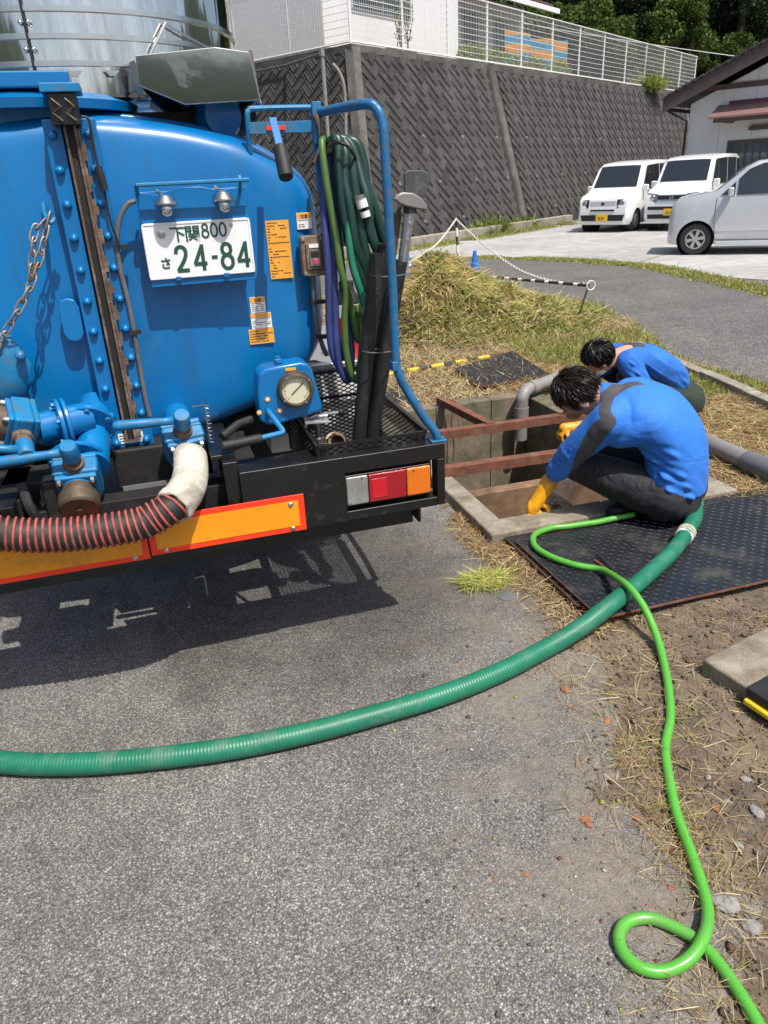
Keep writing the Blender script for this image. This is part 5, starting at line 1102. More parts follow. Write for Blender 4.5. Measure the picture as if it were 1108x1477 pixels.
def tyre(cx, cy, r, w, parent, nm='wheel'):
    t = T(MB().lathe([(r*.60, -w/2), (r*.9, -w/2), (r*.985, -w*.42), (r, -w*.3), (r, w*.3), (r*.985, w*.42), (r*.9, w/2), (r*.60, w/2)], (cx, cy, r), (1, 0, 0), 36, False), nm, M['rubber'], parent)
    T(MB().lathe([(.03, -w*.1), (r*.3, -w*.1), (r*.45, -w*.3), (r*.61, -w*.42), (r*.61, w*.42), (r*.45, w*.05), (r*.3, w*.1), (.03, w*.1)], (cx, cy, r), (1, 0, 0), 28), 'rim', M['zinc'], t); return t
for s in (-1, 1):
    for dx in (.58, .80): tyre(CX+s*dx, 4.0, .36, .19, truck)
    tyre(CX+s*.75, 6.4, .36, .19, truck)
bx(CX-.7, CX+.7, 3.95, 4.05, .31, .41, 'axle', M['dark'])
for s in (-1, 1): T(MB().rings([[V((CX+s*x, 4.0+.46*math.cos(a), .36+.44*math.sin(a))) for x in (.46, .92)]+[V((CX+s*x, 4.0+.45*math.cos(a), .36+.43*math.sin(a))) for x in (.92, .46)] for a in np.linspace(.15, math.pi-.15, 14)]), 'mudguard', M['black'])
# cab, hidden from here by the tank
cab = [(5.65, .55), (5.65, 1.82), (5.8, 1.95), (6.7, 1.95), (7.25, 1.25), (7.3, .5)]
T(MB().rings([[V((x, y, z)) for y, z in cab] for x in (CX-.84, CX+.84)]), 'cab', M['blue'], bevel=.03)
for s in (-1, 1): T(MB().rings([[V((CX+s*x, y, z)) for y, z in ((5.95, 1.25), (5.95, 1.8), (6.65, 1.8), (7.0, 1.25))] for x in (.841, .846)]), 'cab_window', M['glass'])
T(MB().rings([[V((x, y, z)) for y, z in ((6.79, 1.85), (7.2, 1.33), (7.205, 1.335), (6.8, 1.86))] for x in (CX-.75, CX+.75)]), 'windscreen', M['glass'])
# white side locker
lk_ = bx(.36, .80, 2.88, 3.75, .58, .905, 'side_locker', M['white'], None, .006); bx(.35, .81, 2.87, 3.76, .906, .925, 'locker_lid', M['alu'], lk_, .003); bx(.51, .525, 2.862, 2.879, .56, .93, 'locker_strap', M['rubber'], lk_, 0)
T(MB().tube([V((.455, 2.79, .99)), V((.47, 2.84, .94)), V((.58, 2.93, .930)), V((.66, 2.86, .90))], .004, 6), 'strap', M['rubber'])
# ---------------------------------------------------------------- mesh basket
def diamond_mesh(o, e1, e2, parent, cell=(.034, .016), wr_=.0021):
    """expanded metal on a parallelogram o + a e1 + b e2"""
    o, e1, e2 = V(o), V(e1), V(e2); l1, l2 = e1.length, e2.length; d1, d2 = e1/l1, e2/l2; n = d1.cross(d2).normalized(); mb = MB(); w, h = cell
    def seg(p, q):
        # clip to the panel
        t0, t1 = 0, 1
        for a0, a1, L in ((p[0], q[0], l1), (p[1], q[1], l2)):
            d = a1-a0
            if abs(d) < 1e-9:
                if a0 < 0 or a0 > L: return
                continue
            ta, tb = sorted(((0-a0)/d, (L-a0)/d)); t0, t1 = max(t0, ta), min(t1, tb)
        if t1-t0 < 1e-3: return
        A_, B_ = [o+d1*(p[0]+(q[0]-p[0])*t)+d2*(p[1]+(q[1]-p[1])*t) for t in (t0, t1)]
        if (B_-A_).length < 1e-3: return
        a = (B_-A_); s = n.cross(a).normalized(); mb.obox((A_+B_)/2, a/2, s*wr_, n*.0012)
    k = l2*w/h
    for x in np.arange(-k, l1+k, w): seg((x, 0), (x+k, l2)); seg((x, 0), (x-k, l2))
    return T(mb, 'mesh_panel', M['black'], parent, smooth=False)
bk = T(MB().bar((.428, 2.245, .800), (.806, 2.245, .800), .010, .010).bar((.806, 2.245, .802), (.806, 2.80, .808), .010, .010).bar((.428, 2.245, .802), (.428, 2.80, .808), .010, .010).bar((.428, 2.80, .808), (.806, 2.80, .808), .010, .010), 'basket_frame', M['black'])
diamond_mesh((.430, 2.247, .62), (.374, 0, 0), (0, 0, .18), bk); diamond_mesh((.806, 2.25, .62), (0, .55, 0), (0, 0, .185), bk); diamond_mesh((.428, 2.25, .62), (0, .55, 0), (0, 0, .185), bk); diamond_mesh((.43, 2.80, .62), (.375, 0, 0), (0, 0, .29), bk); diamond_mesh((.43, 2.25, .618), (.375, 0, 0), (0, .55, 0), bk)
for p, q in (((.43, 2.80, .62), (.43, 2.80, .915)), ((.806, 2.80, .62), (.806, 2.80, .915)), ((.43, 2.80, .912), (.806, 2.80, .912)), ((.43, 2.248, .60), (.43, 2.248, .80)), ((.78, 2.248, .60), (.78, 2.248, .80))): T(MB().bar(p, q, .012, .012, up=(0, 1, .3)), 'basket_bar', M['black'], bk)
cpl = T(MB().lathe([(.030, -.07), (.030, -.01), (.043, -.01), (.043, .012), (.036, .014), (.036, .030), (.026, .030), (.025, -.02), (.0005, -.02)], (.545, 2.50, .715), (.15, -.8, .45), 24), 'hose_coupling', M['bronze'])
T(MB().tube([V((.43, 2.45, .80)), V((.44, 2.45, .835)), V((.47, 2.44, .85)), V((.55, 2.43, .852))], .006, 8), 'coupling_lever', M['zinc']); T(MB().ball((.56, 2.43, .853), .012, 10, 8), 'lever_knob', M['rubber']); T(MB().lathe([(.022, 0), (.022, .012), (.012, .014), (.012, .07), (.026, .072), (.026, .085), (.0005, .086)], (.475, 2.44, .755), (0, 0, 1), 16), 'drain_cock', M['zinc']); T(MB().prism([(.425, 2.40, .835), (.51, 2.40, .828), (.515, 2.46, .832), (.43, 2.46, .84)], (0, 0, .004)), 'cock_plate', M['alu'])
T(MB().bar((.43, 2.30, .62), (.455, 2.30, .80), .03, .04, up=(0, 1, 0)), 'bracket_arm', M['black'], bevel=.003)
# ---------------------------------------------------------------- valves
def flange(o, ax, r, t, m, nb=6, name='flange', parent=None):
    f = T(MB().lathe([(r*.5, 0), (r-.003, 0), (r, .003), (r, t-.003), (r-.003, t), (r*.5, t)], o, ax, 36), name, m, parent); a = V(ax).normalized(); x, y = perp(a)
    for k in range(nb): q = V(o)+(x*math.cos(k*6.2832/nb+.4)+y*math.sin(k*6.2832/nb+.4))*(r-.014); T(MB().cyl(q+a*(t-.001), q+a*(t+.009), .0085, n=6), 'bolt', M['blue2'], f)
    return f
def valve(c, ax, st, lev, cap=None, sc=1.0):
    """ball valve: body plate across the pipe axis ax, stem along st, lever along lev"""
    c, ax, st, lev = V(c), V(ax).normalized(), V(st), V(lev).normalized(); st = (st-ax*st.dot(ax)).normalized(); sd = ax.cross(st)
    b = T(MB().obox(c, ax*.030*sc, st*.062*sc, sd*.066*sc), 'valve_body', M['blue2'], bevel=.010)
    T(MB().obox(c+ax*.036*sc, ax*.009*sc, st*.055*sc, sd*.060*sc), 'valve_plate', M['blue2'], b, bevel=.006); T(MB().obox(c-ax*.036*sc, ax*.009*sc, st*.060*sc, sd*.064*sc), 'valve_plate', M['blue2'], b, bevel=.006)
    T(MB().lathe([(.050*sc, -.050*sc), (.046*sc, 0), (.050*sc, .05*sc)], c, ax, 24), 'valve_throat', M['blue'], b)
    for i in (-1, 1):
        for j in (-1, 1):
            q = c+st*(.042*sc*i)+sd*(.047*sc*j)+ax*.044*sc; T(MB().cyl(q, q+ax*.012, .0095*sc, n=6).cyl(q+ax*.012, q+ax*.017, .005, n=8), 'bolt', M['zinc'], b)
    T(MB().lathe([(.031*sc, .055*sc), (.031*sc, .075*sc), (.024*sc, .080*sc), (.024*sc, .10*sc)], c, st, 20), 'valve_stem', M['rustrail'], b); T(MB().lathe([(.025*sc, .095*sc), (.027*sc, .10*sc), (.025*sc, .150*sc), (.022*sc, .154*sc), (.0005, .155*sc)], c, st, 20), 'lever_hub', M['blue2'], b)
    h0 = c+st*.125*sc; T(MB().tube([h0+lev*.01, h0+lev*.06*sc, h0+lev*.12*sc, h0+lev*.19*sc, h0+lev*.205*sc, h0+lev*.21*sc], [.015*sc, .0125*sc, .0155*sc, .017*sc, .013*sc, .004], 14), 'valve_lever', M['blue2'], b, angle=180)
    return b
# right valve feeding the red-ribbed hose
va = V((.12, -.72, -.60)); vc = PY(265, 637, 2.42); vR = valve(vc, va, (0.0, -.35, .93), (-1, .02, .03)); T(MB().tube(catmull([vc-va.normalized()*.045, vc+V((-.005, .07, .035)), vc+V((-.005, .13, .04)), vc+V((-.005, .22, .04))], 5), .047, 24), 'outlet_pipe', M['blue'])
T(MB().lathe([(.050, .045), (.052, .060), (.052, .085), (.046, .09)], vc, va, 24), 'coupling_ring', M['bronze'], vR)
T(MB().tube([V((.105+.008*math.cos(k*.9), 2.36+.008*math.sin(k*.9), .955-k*.0018)) for k in range(70)], .0016, 5), 'return_spring', M['zinc']); T(MB().tube([V((.06, 2.36, .955)), V((.10, 2.36, .958))], .002, 5), 'spring_hook', M['zinc'])
# middle outlet: flanged pipe, valve and brown cap
fc = PY(128, 615, 2.43); T(MB().cyl(fc+V((.02, .16, .03)), fc+V((-.005, -.09, -.10)), .052, n=28), 'outlet_pipe', M['blue']); flange(fc+V((0, .02, 0)), V((-.03, -.72, -.32)), .082, .016, M['blue'], 6)
vm = V((-.02, -.80, -.52)); c2 = PY(113, 688, 2.30); flange(c2-vm.normalized()*.075, vm, .086, .015, M['blue'], 5); vM = valve(c2, vm, (.02, -.35, .93), (-1, .0, -.02))
T(MB().lathe([(.048, .045), (.050, .05), (.050, .078), (.060, .08), (.060, .118), (.054, .124), (.0005, .1245)], c2, vm, 28), 'outlet_cap', M['bronze'], vM); T(MB().lathe([(.010, .124), (.010, .132), (.0005, .133)], c2, vm, 10), 'cap_bolt', M['bronze'], vM)
# left valve on a side branch
fl = PY(88, 612, 2.40); T(MB().cyl(fl+V((.08, .05, 0)), fl+V((-.07, -.02, .0)), .048, n=24), 'branch_pipe', M['blue']); flange(fl+V((.006, 0, 0)), V((-1, -.25, .0)), .080, .014, M['blue'], 6); flange(fl+V((.022, .004, 0)), V((-1, -.25, .0)), .080, .013, M['blue'], 0)
vl = V((-.88, -.30, .30)); c3 = PY(28, 612, 2.36); vL = valve(c3, vl, (-.25, -.95, -.25), (-1, -.15, .25), sc=.95)
T(MB().cyl(c3+vl.normalized()*.04, c3+vl.normalized()*.16, .05, n=24), 'branch_pipe', M['rustrail'])
# manhole with rusty clamps at the left of the head
mc = V((-.52, 2.50, 1.12)); T(MB().lathe([(.10, .10), (.105, 0), (.125, -.002), (.128, -.03), (.11, -.045), (.07, -.055), (.0005, -.058)], mc, (0, 1, 0), 8), 'hatch', M['blue2'], angle=30)
for k in range(4): a = k*math.pi/2+.3; q = mc+V((math.cos(a)*.115, -.02, math.sin(a)*.115)); T(MB().cyl(q, q+V((0, -.05, 0)), .010, n=8), 'hatch_bolt', M['zinc']); T(MB().ball(q+V((0, -.045, 0)), .016, 8, 6), 'hatch_nut', M['blue2'])
# dark gear behind the valves
for (x0, x1, y0, y1, z0, z1) in ((-.60, -.35, 2.42, 2.60, .60, .76), (-.22, .10, 2.50, 2.70, .66, .80), (-.42, -.36, 2.28, 2.36, .60, .80)): bx(x0, x1, y0, y1, z0, z1, 'pump_housing', M['dark'], None, .01)
T(MB().tube(catmull([V((-.47, 2.30, .80)), V((-.46, 2.26, .74)), V((-.44, 2.27, .68)), V((-.40, 2.30, .66))], 5), .016, 8), 'rubber_elbow', M['rubber']); T(MB().tube([V((.14, 2.37, .84)), V((.20, 2.42, .86)), V((.25, 2.45, .862))], .014, 10), 'rear_rod', M['rubber'])
# ---------------------------------------------------------------- top gear: blue deck, stainless drum, stainless box
T(MB().lathe([(.30, 0), (.34, .0), (.345, .025), (.30, .045), (.0005, .046)], (-.29, 2.92, 1.822), (0, 0, 1), 40), 'manhole_rim', M['blue']); bx(-.62, -.13, 2.60, 2.74, 1.872, 1.915, 'top_bar', M['blue'], None, .006); bx(-.55, -.2, 2.66, 2.8, 1.78, 1.871, 'top_bracket', M['blue2'])
DC = V((-.155, 3.34, 0)); DR = .60
drum = T(MB().lathe([(DR-.01, 1.86), (DR, 1.86), (DR, 2.62), (DR-.03, 2.64), (.0005, 2.645)], DC, (0, 0, 1), 96), 'stainless_drum', M['steel'])
def drum_hit(px, py, rr):
    d = ray(px, py); ox, oy = -DC.x, -DC.y; a_ = d.x**2+d.y**2; b_ = 2*(ox*d.x+oy*d.y); c_ = ox*ox+oy*oy-rr*rr; t = (-b_-math.sqrt(max(0, b_*b_-4*a_*c_)))/(2*a_); return CC+d*t
for z in [drum_hit(70, y_, DR+.01).z for y_ in (91, 51, 11)]+[2.30, 2.46]: T(MB().lathe([(DR-.002, z-.009), (DR+.010, z-.007), (DR+.010, z+.007), (DR-.002, z+.009)], DC, (0, 0, 1), 96, False), 'drum_band', M['steelb'], drum)
a = math.radians(-97); sd = V((math.cos(a), math.sin(a), 0)); tn = V((-sd.y, sd.x, 0)); T(MB().obox(DC+sd*(DR+.006)+V((0, 0, 2.23)), tn*.003, sd*.008, V((0, 0, .35))), 'drum_seam', M['dark'], drum)
for z in (drum_hit(76, 72, DR).z, drum_hit(70, 33, DR).z, 2.20): 
    for s in (-1, 1): T(MB().ball(DC+sd*(DR+.012)+tn*(.011*s)+V((0, 0, z)), .0075, 10, 8), 'seam_bolt', M['steelb'], drum)
for (a0, b0, a1, b1) in ((239, 33, 212, 88), (239, 35, 318, 80)): T(MB().tube([drum_hit(a0+(a1-a0)*t, b0+(b1-b0)*t, DR+.014) for t in np.linspace(0, 1, 8)], .0042, 8), 'drum_strut', M['steelb'], drum)
T(MB().lathe([(.012, 0), (.012, .012), (.0005, .014)], DC+V((math.cos(math.radians(-30)), math.sin(math.radians(-30)), 0))*DR+V((0, 0, 2.02)), (math.cos(math.radians(-30)), math.sin(math.radians(-30)), 0), 12), 'drum_bolt', M['bronze'], drum)
bxp = [(.065, 1.955), (.30, 1.975), (.405, 1.962), (.423, 1.83), (.19, 1.822), (.06, 1.875)]
sb = T(MB().rings([[V((x, 2.63+(1.975-z)*.02, z)) for x, z in bxp], [V((x, 3.15, z)) for x, z in bxp]]), 'stainless_box', M['steelbox'], smooth=False, bevel=.004)
T(MB().bar((.405, 2.634, 1.964), (.424, 2.688, 1.829), .012, .008, up=(0, 1, 0)), 'box_edge', M['steelb'], sb); T(MB().prism([(.40, 2.66, 1.97), (.43, 3.1, 1.97), (.46, 3.1, 1.81), (.425, 2.66, 1.825)], (.004, 0, 0)), 'box_flap', M['alu'], sb)
T(MB().prism([(.045, 2.70, 1.945), (.062, 2.69, 1.95), (.072, 2.69, 1.86), (.055, 2.70, 1.855)], (0, .02, 0)), 'drum_tab', M['steelb'])
bx(-.1, .43, 2.80, 3.3, 1.76, 1.82, 'deck', M['dark']); T(MB().lathe([(.07, 0), (.075, .08), (.06, .12), (.0005, .125)], (.29, 2.86, 1.80), (.2, -1, 0), 24), 'blower', M['blue']); bx(.12, .28, 2.84, 3.1, 1.77, 1.815, 'deck_pipe', M['dark'])
for x in (-.14, -.03): T(MB().prism([(x, 2.735, 1.93), (x+.045, 2.735, 1.93), (x+.03, 2.735, 1.915), (x+.012, 2.735, 1.915)], (0, .01, 0)), 'drum_clip', M['steelb'])
# ================================================================ things hung on the truck
rh_ = thing('ribbed_hose', 'black suction hose with red ribs hanging across the rear of the truck', 'hose', (-.2, 2.12, .6))
hp_ = [V((-.78, 2.14, .775)), V((-.55, 2.135, .725)), V((-.45, 2.13, .700)), V((-.34, 2.125, .685)), V((-.22, 2.12, .682)), V((-.145, 2.12, .685)), PY(222, 747, 2.125), PY(249, 731, 2.135), PY(265, 710, 2.185)]
ps = catmull(hp_, 40); L = [0]
for a, b in zip(ps[:-1], ps[1:]): L.append(L[-1]+(b-a).length)
MB().tube(ps, .046, 24).build('hose', M['rubber'], rh_, angle=180)
fr = []; x = None; red = mat('red_rib', (.46, .085, .062), .55, var=.2, scale=20, dirt=(.17, .06, .05), dirtamt=.22, dscale=30)
hel, N = [], 0; pitch = .0195; t = 0.0; j = 1; xx, _ = perp(ps[1]-ps[0])
while t < L[-1]:
    while j < len(L)-1 and L[j] < t: j += 1
    f = (t-L[j-1])/max(1e-9, L[j]-L[j-1]); p = ps[j-1].lerp(ps[j], f); d = (ps[j]-ps[j-1]).normalized(); xx = (xx-d*xx.dot(d)).normalized(); y = d.cross(xx); a = 2*math.pi*t/pitch
    hel.append(p+(xx*math.cos(a)+y*math.sin(a))*.0480); t += pitch/20
MB().tube(hel, .0044, 6).build('red_rib', red, rh_, angle=180)
sl = [vc+va.normalized()*.08, PY(274, 662, 2.31), PY(274, 685, 2.25), PY(267, 708, 2.19), PY(249, 731, 2.135)]
sp_ = catmull(sl, 6); mb = MB(); rings = []
for i, p in enumerate(sp_):
    t = (sp_[min(i+1, len(sp_)-1)]-sp_[max(i-1, 0)]).normalized(); x, y = perp(t); q = i/(len(sp_)-1); rings.append([p+(x*math.cos(a)+y*math.sin(a))*(.051+.007*q+.0025*math.sin(3*a+q*5)+(.004*math.sin(7*a) if q > .9 else 0)) for a in np.linspace(0, 2*math.pi, 28, endpoint=False)])
rings += [[p+(rings[-1][0]-rings[-1][0]) for p in rings[-1]]]; c_ = sum(rings[-1], V((0, 0, 0)))/28; rings[-1] = [c_+(p-c_)*.86 for p in rings[-1]]
mb.rings(rings, False); tag(mb.build('cloth_sleeve', M['cloth_w'], angle=180), 'dirty white sleeve wrapped round the end of the ribbed hose', 'sleeve')
# hose hanks on the hook
def hank(name, label, m, r, loops, mat_=None):
    root = thing(name, label, 'hose', (.62, 2.5, 1.2))
    for pth in loops: MB().tube(catmull([PY(px, py, yy) for px, py, yy in pth], 8), r, 12).build('strand', m, root, angle=180)
    return root
hank('blue_hose', 'faded navy blue hose hanging in long loops beside the tank', M['hose_b'], .0125, [
    [(472, 212, 2.56), (467, 232, 2.55), (466, 280, 2.53), (470, 340, 2.50), (474, 400, 2.49), (475, 470, 2.49), (480, 510, 2.49), (490, 530, 2.49), (497, 540, 2.49)],
    [(478, 215, 2.56), (474, 250, 2.55), (476, 310, 2.52), (481, 380, 2.50), (484, 450, 2.49), (486, 500, 2.48), (492, 535, 2.48), (503, 547, 2.49), (507, 500, 2.52), (497, 420, 2.55), (487, 320, 2.57), (482, 240, 2.58), (476, 212, 2.58)],
    [(474, 208, 2.58), (470, 300, 2.58), (480, 400, 2.57), (486, 480, 2.57), (494, 520, 2.56)]])
hank('olive_hose', 'yellowish green hose hanging as one long loop in front of the dark coil', M['hose_yg'], .0115, [
    [(481, 225, 2.56), (474, 205, 2.55), (465, 203, 2.53), (466, 225, 2.51), (472, 270, 2.49), (479, 310, 2.48), (486, 350, 2.47), (491, 385, 2.46), (499, 420, 2.46), (497, 460, 2.46), (500, 510, 2.46), (508, 542, 2.46), (516, 546, 2.47), (520, 520, 2.48), (522, 480, 2.50), (515, 440, 2.53)],
    [(499, 410, 2.46), (508, 450, 2.49), (516, 490, 2.50), (519, 470, 2.51), (528, 400, 2.52)]])
hank('dark_green_coil', 'thick dark green hose coiled and tied on the hook beside the rail', M['hose_dg'], .0170, [
    [(482, 222, 2.55), (478, 205, 2.55), (488, 203, 2.54), (487, 240, 2.52), (492, 290, 2.51), (505, 350, 2.50), (520, 400, 2.50), (528, 430, 2.52)],
    [(490, 205, 2.56), (498, 222, 2.54), (497, 260, 2.52), (505, 300, 2.50), (512, 350, 2.49), (524, 385, 2.50), (530, 420, 2.53)],
    [(495, 203, 2.56), (507, 225, 2.54), (510, 260, 2.52), (516, 300, 2.51), (524, 350, 2.50), (536, 395, 2.50), (545, 420, 2.52)],
    [(490, 200, 2.58), (505, 208, 2.57), (515, 235, 2.55), (522, 262, 2.53), (530, 290, 2.51), (533, 330, 2.50), (544, 360, 2.50), (556, 378, 2.52)],
    [(500, 202, 2.59), (515, 208, 2.58), (524, 235, 2.57), (529, 270, 2.56), (540, 300, 2.55), (551, 340, 2.55), (560, 370, 2.56)]])
gr = thing('green_hose', 'mid green hose end with grey nozzle hanging under the dark coil', 'hose', (.62, 2.5, 1.2)); pth = [PY(*p) for p in ((502, 300, 2.51), (503, 340, 2.49), (508, 380, 2.48), (517, 410, 2.47), (524, 432, 2.47), (528, 446, 2.47))]; MB().tube(catmull(pth, 8), .0125, 12).build('hose', M['hose_g'], gr, angle=180); a = (pth[-1]-pth[-2]).normalized(); MB().tube([pth[-1]-a*.01, pth[-1]+a*.02, pth[-1]+a*.032], [.017, .017, .012], 12).build('nozzle', M['pvc'], gr)
hf = [PY(*p) for p in ((520, 278, 2.49), (524, 292, 2.485))]; tg = thing('hose_joiner', 'cream plastic hose joiner with clamp on the dark green coil', 'connector', tuple(hf[0])); MB().tube([PY(520, 287, 2.485), PY(524, 300, 2.482)], .0185, 12).build('clamp_body', M['stickw'], tg); MB().tube([PY(526, 305, 2.482), PY(528, 313, 2.482)], .0165, 12).build('clamp_body', M['stickw'], tg); MB().lathe([(.0195, 0), (.021, 0), (.021, .012), (.0195, .012)], PY(518, 281, 2.486), (.1, 0, -1), 14, False).build('band', M['zinc'], tg)
tag(MB().tube(catmull([PY(*p) for p in ((474, 212, 2.50), (485, 206, 2.485), (500, 210, 2.485), (510, 222, 2.50), (513, 232, 2.53))], 6), .0055, 6).build('tie_cord', M['rubber']), 'black cord tied round the top of the hose coil', 'cord')
hk2 = T(MB().tube(catmull([V((.585, 2.605, 1.72)), V((.60, 2.58, 1.70)), V((.605, 2.53, 1.675)), V((.615, 2.53, 1.70))], 6), .008, 8), 'hose_hook', M['rustrail']); T(MB().tube(catmull([PY(455, 165, 2.58), PY(462, 185, 2.57), PY(463, 210, 2.57), PY(455, 235, 2.57)], 5), .008, 6), 'tie_rope', M['rustrail'])
# black pipes with scoop in one of them
def pipe(name, label, a, b, r):
    a, b = V(a), V(b); d = (b-a).normalized(); root = thing(name, label, 'pipe', tuple(b)); L_ = (b-a).length
    MB().lathe([(r-.005, .25), (r-.005, 0), (r, 0), (r, L_), (.0005, L_)], a, d, 22, False).build('pipe', M['rubber'], root); return root
pipe('black_pipe', 'front black plastic pipe leaning upright in the basket, open at top', PY(544, 366, 2.37), PY(517, 640, 2.42), .0245)
pipe('black_pipe', 'black plastic pipe in the basket that holds the grey scoop', PY(578, 376, 2.40), PY(535, 640, 2.46), .0235)
pipe('black_pipe', 'rear black plastic pipe in the basket behind the other two', PY(557, 352, 2.47), PY(530, 640, 2.54), .0240)
for py_, w in ((398, 1), (508, 1)):
    pts = [PY(540-(py_-390)*.1, py_, 2.335), PY(560-(py_-390)*.1, py_+1, 2.33), PY(585-(py_-390)*.14, py_-2, 2.365), PY(580-(py_-390)*.14, py_-4, 2.45), PY(535-(py_-390)*.1, py_-4, 2.45)]
    tag(MB().tube(catmull(pts, 5, True), .0022, 5, closed=True).build('wire_tie', M['grey']), ['wire tied round the black pipes near their tops', 'wire tied round the black pipes above the basket'][py_ > 450], 'wire')
sc_ = thing('scoop', 'grey rubber scoop with steel shaft standing in a black pipe', 'scoop', tuple(PY(582, 375, 2.40)))
sa, sb_ = PY(592, 298, 2.40), PY(579, 392, 2.40); MB().cyl(sa, sb_, .0165, n=16).build('shaft', M['zinc'], sc_); MB().cyl(sa+V((0, 0, .03)), sa-V((.002, 0, .02)), .021, n=16).build('socket', M['rubber'], sc_)
for t in (.25, .5): q = sa.lerp(sb_, t); MB().lathe([(.006, .0), (.006, .006), (.0005, .007)], q+V((0, -.015, 0)), (0, -1, 0), 10).build('rivet', M['zinc'], sc_)
bl_ = [(583, 250), (588, 246), (600, 245), (612, 246), (620, 249), (623, 253), (616, 278), (608, 292), (584, 280)]
MB().prism([PY(a, b, 2.41) for a, b in bl_], (0, .012, 0)).build('blade', mat('scoop_rubber', (.055, .055, .057), .55, var=.2, scale=25, dirt=(.2, .19, .17), dirtamt=.08, dscale=40), sc_, bevel=.004)
lip = [(569, 288), (574, 281), (582, 277), (596, 278), (608, 285), (616, 295), (618, 304), (606, 302), (590, 299), (577, 294)]
MB().prism([PY(a, b, 2.375) for a, b in lip], (0, .03, 0)).build('lip', mat('scoop_metal', (.24, .235, .225), .5, .4, var=.15, scale=30), sc_, bevel=.006)
tag(MB().tube([PY(577, 293, 2.43), PY(575, 306, 2.43), PY(574, 308, 2.43), PY(566, 372, 2.44)], [.006, .007, .0125, .0125], 10).build('wooden_rod', mat('old_wood', (.10, .065, .045), .8, var=.3, scale=40)), 'short brown rod standing behind the grey scoop', 'rod')
# red canister with white band on the locker
rc = thing('red_canister', 'red canister with white band and black cap behind the hoses', 'canister', (.72, 2.98, .925)); c0 = V((.735, 2.96, .925)); ax = V((.02, 0, 1))
MB().lathe([(.0005, 0), (.05, 0), (.055, .01), (.055, .16), (.055, .165)], c0, ax, 24).build('body', M['red'], rc); MB().lathe([(.0555, .165), (.0555, .215)], c0, ax, 24, False).build('band', M['white'], rc); MB().lathe([(.055, .215), (.055, .23), (.035, .26), (.030, .27), (.030, .30), (.0005, .302)], c0, ax, 24).build('cap', M['rubber'], rc)
# black hose running down to the bumper corner
tag(MB().tube(catmull([PX(548, 575, .86), PX(575, 590, .87), PX(600, 612, .87), PX(622, 640, .86)], 6), .013, 10).build('black_hose', M['rubber']), 'black rubber hose running along the outside of the basket', 'hose')
# ================================================================ hoses on the ground
def ribbed(path, r, pitch, amp, n=20, seg=14):
    ps = catmull(path, seg); L = [0]
    for a, b in zip(ps[:-1], ps[1:]): L.append(L[-1]+(b-a).length)
    out, rr = [], []; t = 0; j = 1; i = 0
    while t < L[-1]:
        while j < len(L)-1 and L[j] < t: j += 1
        f = (t-L[j-1])/max(1e-9, L[j]-L[j-1]); out.append(ps[j-1].lerp(ps[j], f)); rr.append(r+amp*(0, 1, 0, -1)[i % 4]); t += pitch/4; i += 1
    return MB().tube(out, rr, n)
RZ = .036
gh = [V((-2.2, 3.1, RZ)), V((-1.5, 2.52, RZ)), V((-1.0, 2.20, RZ))]+[V((G(*p, RZ).x, G(*p, RZ).y, RZ)) for p in ((0, 1099), (110, 1102), (220, 1094), (330, 1080), (440, 1058), (550, 1029), (640, 1002), (720, 970), (790, 934))]
gh += [V((*G(838, 905, .06)[:2], .06)), V((*G(880, 873, .092)[:2], .092)), V((*G(930, 833, .093)[:2], .093)), V((*G(972, 793, .094)[:2], .094)), V((*G(997, 757, .100)[:2], .100)), PY(1004, 735, 2.71), PY(1001, 716, 2.78), V((2.40, 2.93, .135)), V((2.31, 3.06, .06)), V((2.27, 3.12, -.15)), V((2.26, 3.14, -.5))]
sh = thing('suction_hose', 'thick green suction hose curving over the paving and steel covers into the pit', 'hose', (.4, 1.87, 0))
ribbed(gh, .0335, .0105, .0006, 20).build('hose', M['hose_g'], sh, angle=180)
a, b = V((*G(985, 776, .096)[:2], .096)), V((*G(1001, 752, .101)[:2], .101)); d = (b-a).normalized()
MB().lathe([(.033, -.012), (.039, -.01), (.041, .0), (.038, .008), (.041, .014), (.0405, .03), (.037, .034), (.034, .05)], a+(b-a)*.2, d, 24, False).build('tape_wrap', M['cloth_w'], sh)
MB().lathe([(.0335, 0), (.0385, .002), (.0385, .02), (.034, .022)], a+(b-a)*.1-d*.014, d, 24, False).build('coupling', M['stickw'], sh)
def braid_mat():
    m, nt, bs = newmat('lime_hose'); p = pos(nt)
    w1 = _n(nt, 'ShaderNodeTexVoronoi'); w1.inputs['Scale'].default_value = 420; nt.links.new(p, w1.inputs['Vector'])
    c = ramp(nt, w1.outputs['Distance'], [(.1, (.055, .29, .026)), (.6, (.10, .40, .045))]); c = mixc(nt, ramp(nt, noise(nt, 6, 7, .7, p), [(.52, 0.0), (.75, .6)]), c, (.16, .26, .09)); c = mixc(nt, ramp(nt, noise(nt, 55, 4, .7, p), [(.66, 0.0), (.72, .8)]), c, (.10, .09, .05)); nt.links.new(c, bs.inputs['Base Color']); bs.inputs['Roughness'].default_value = .32; bs.inputs['Coat Weight'].default_value = .3; return m
M['lime'] = braid_mat(); r = .0140
zs = .0145
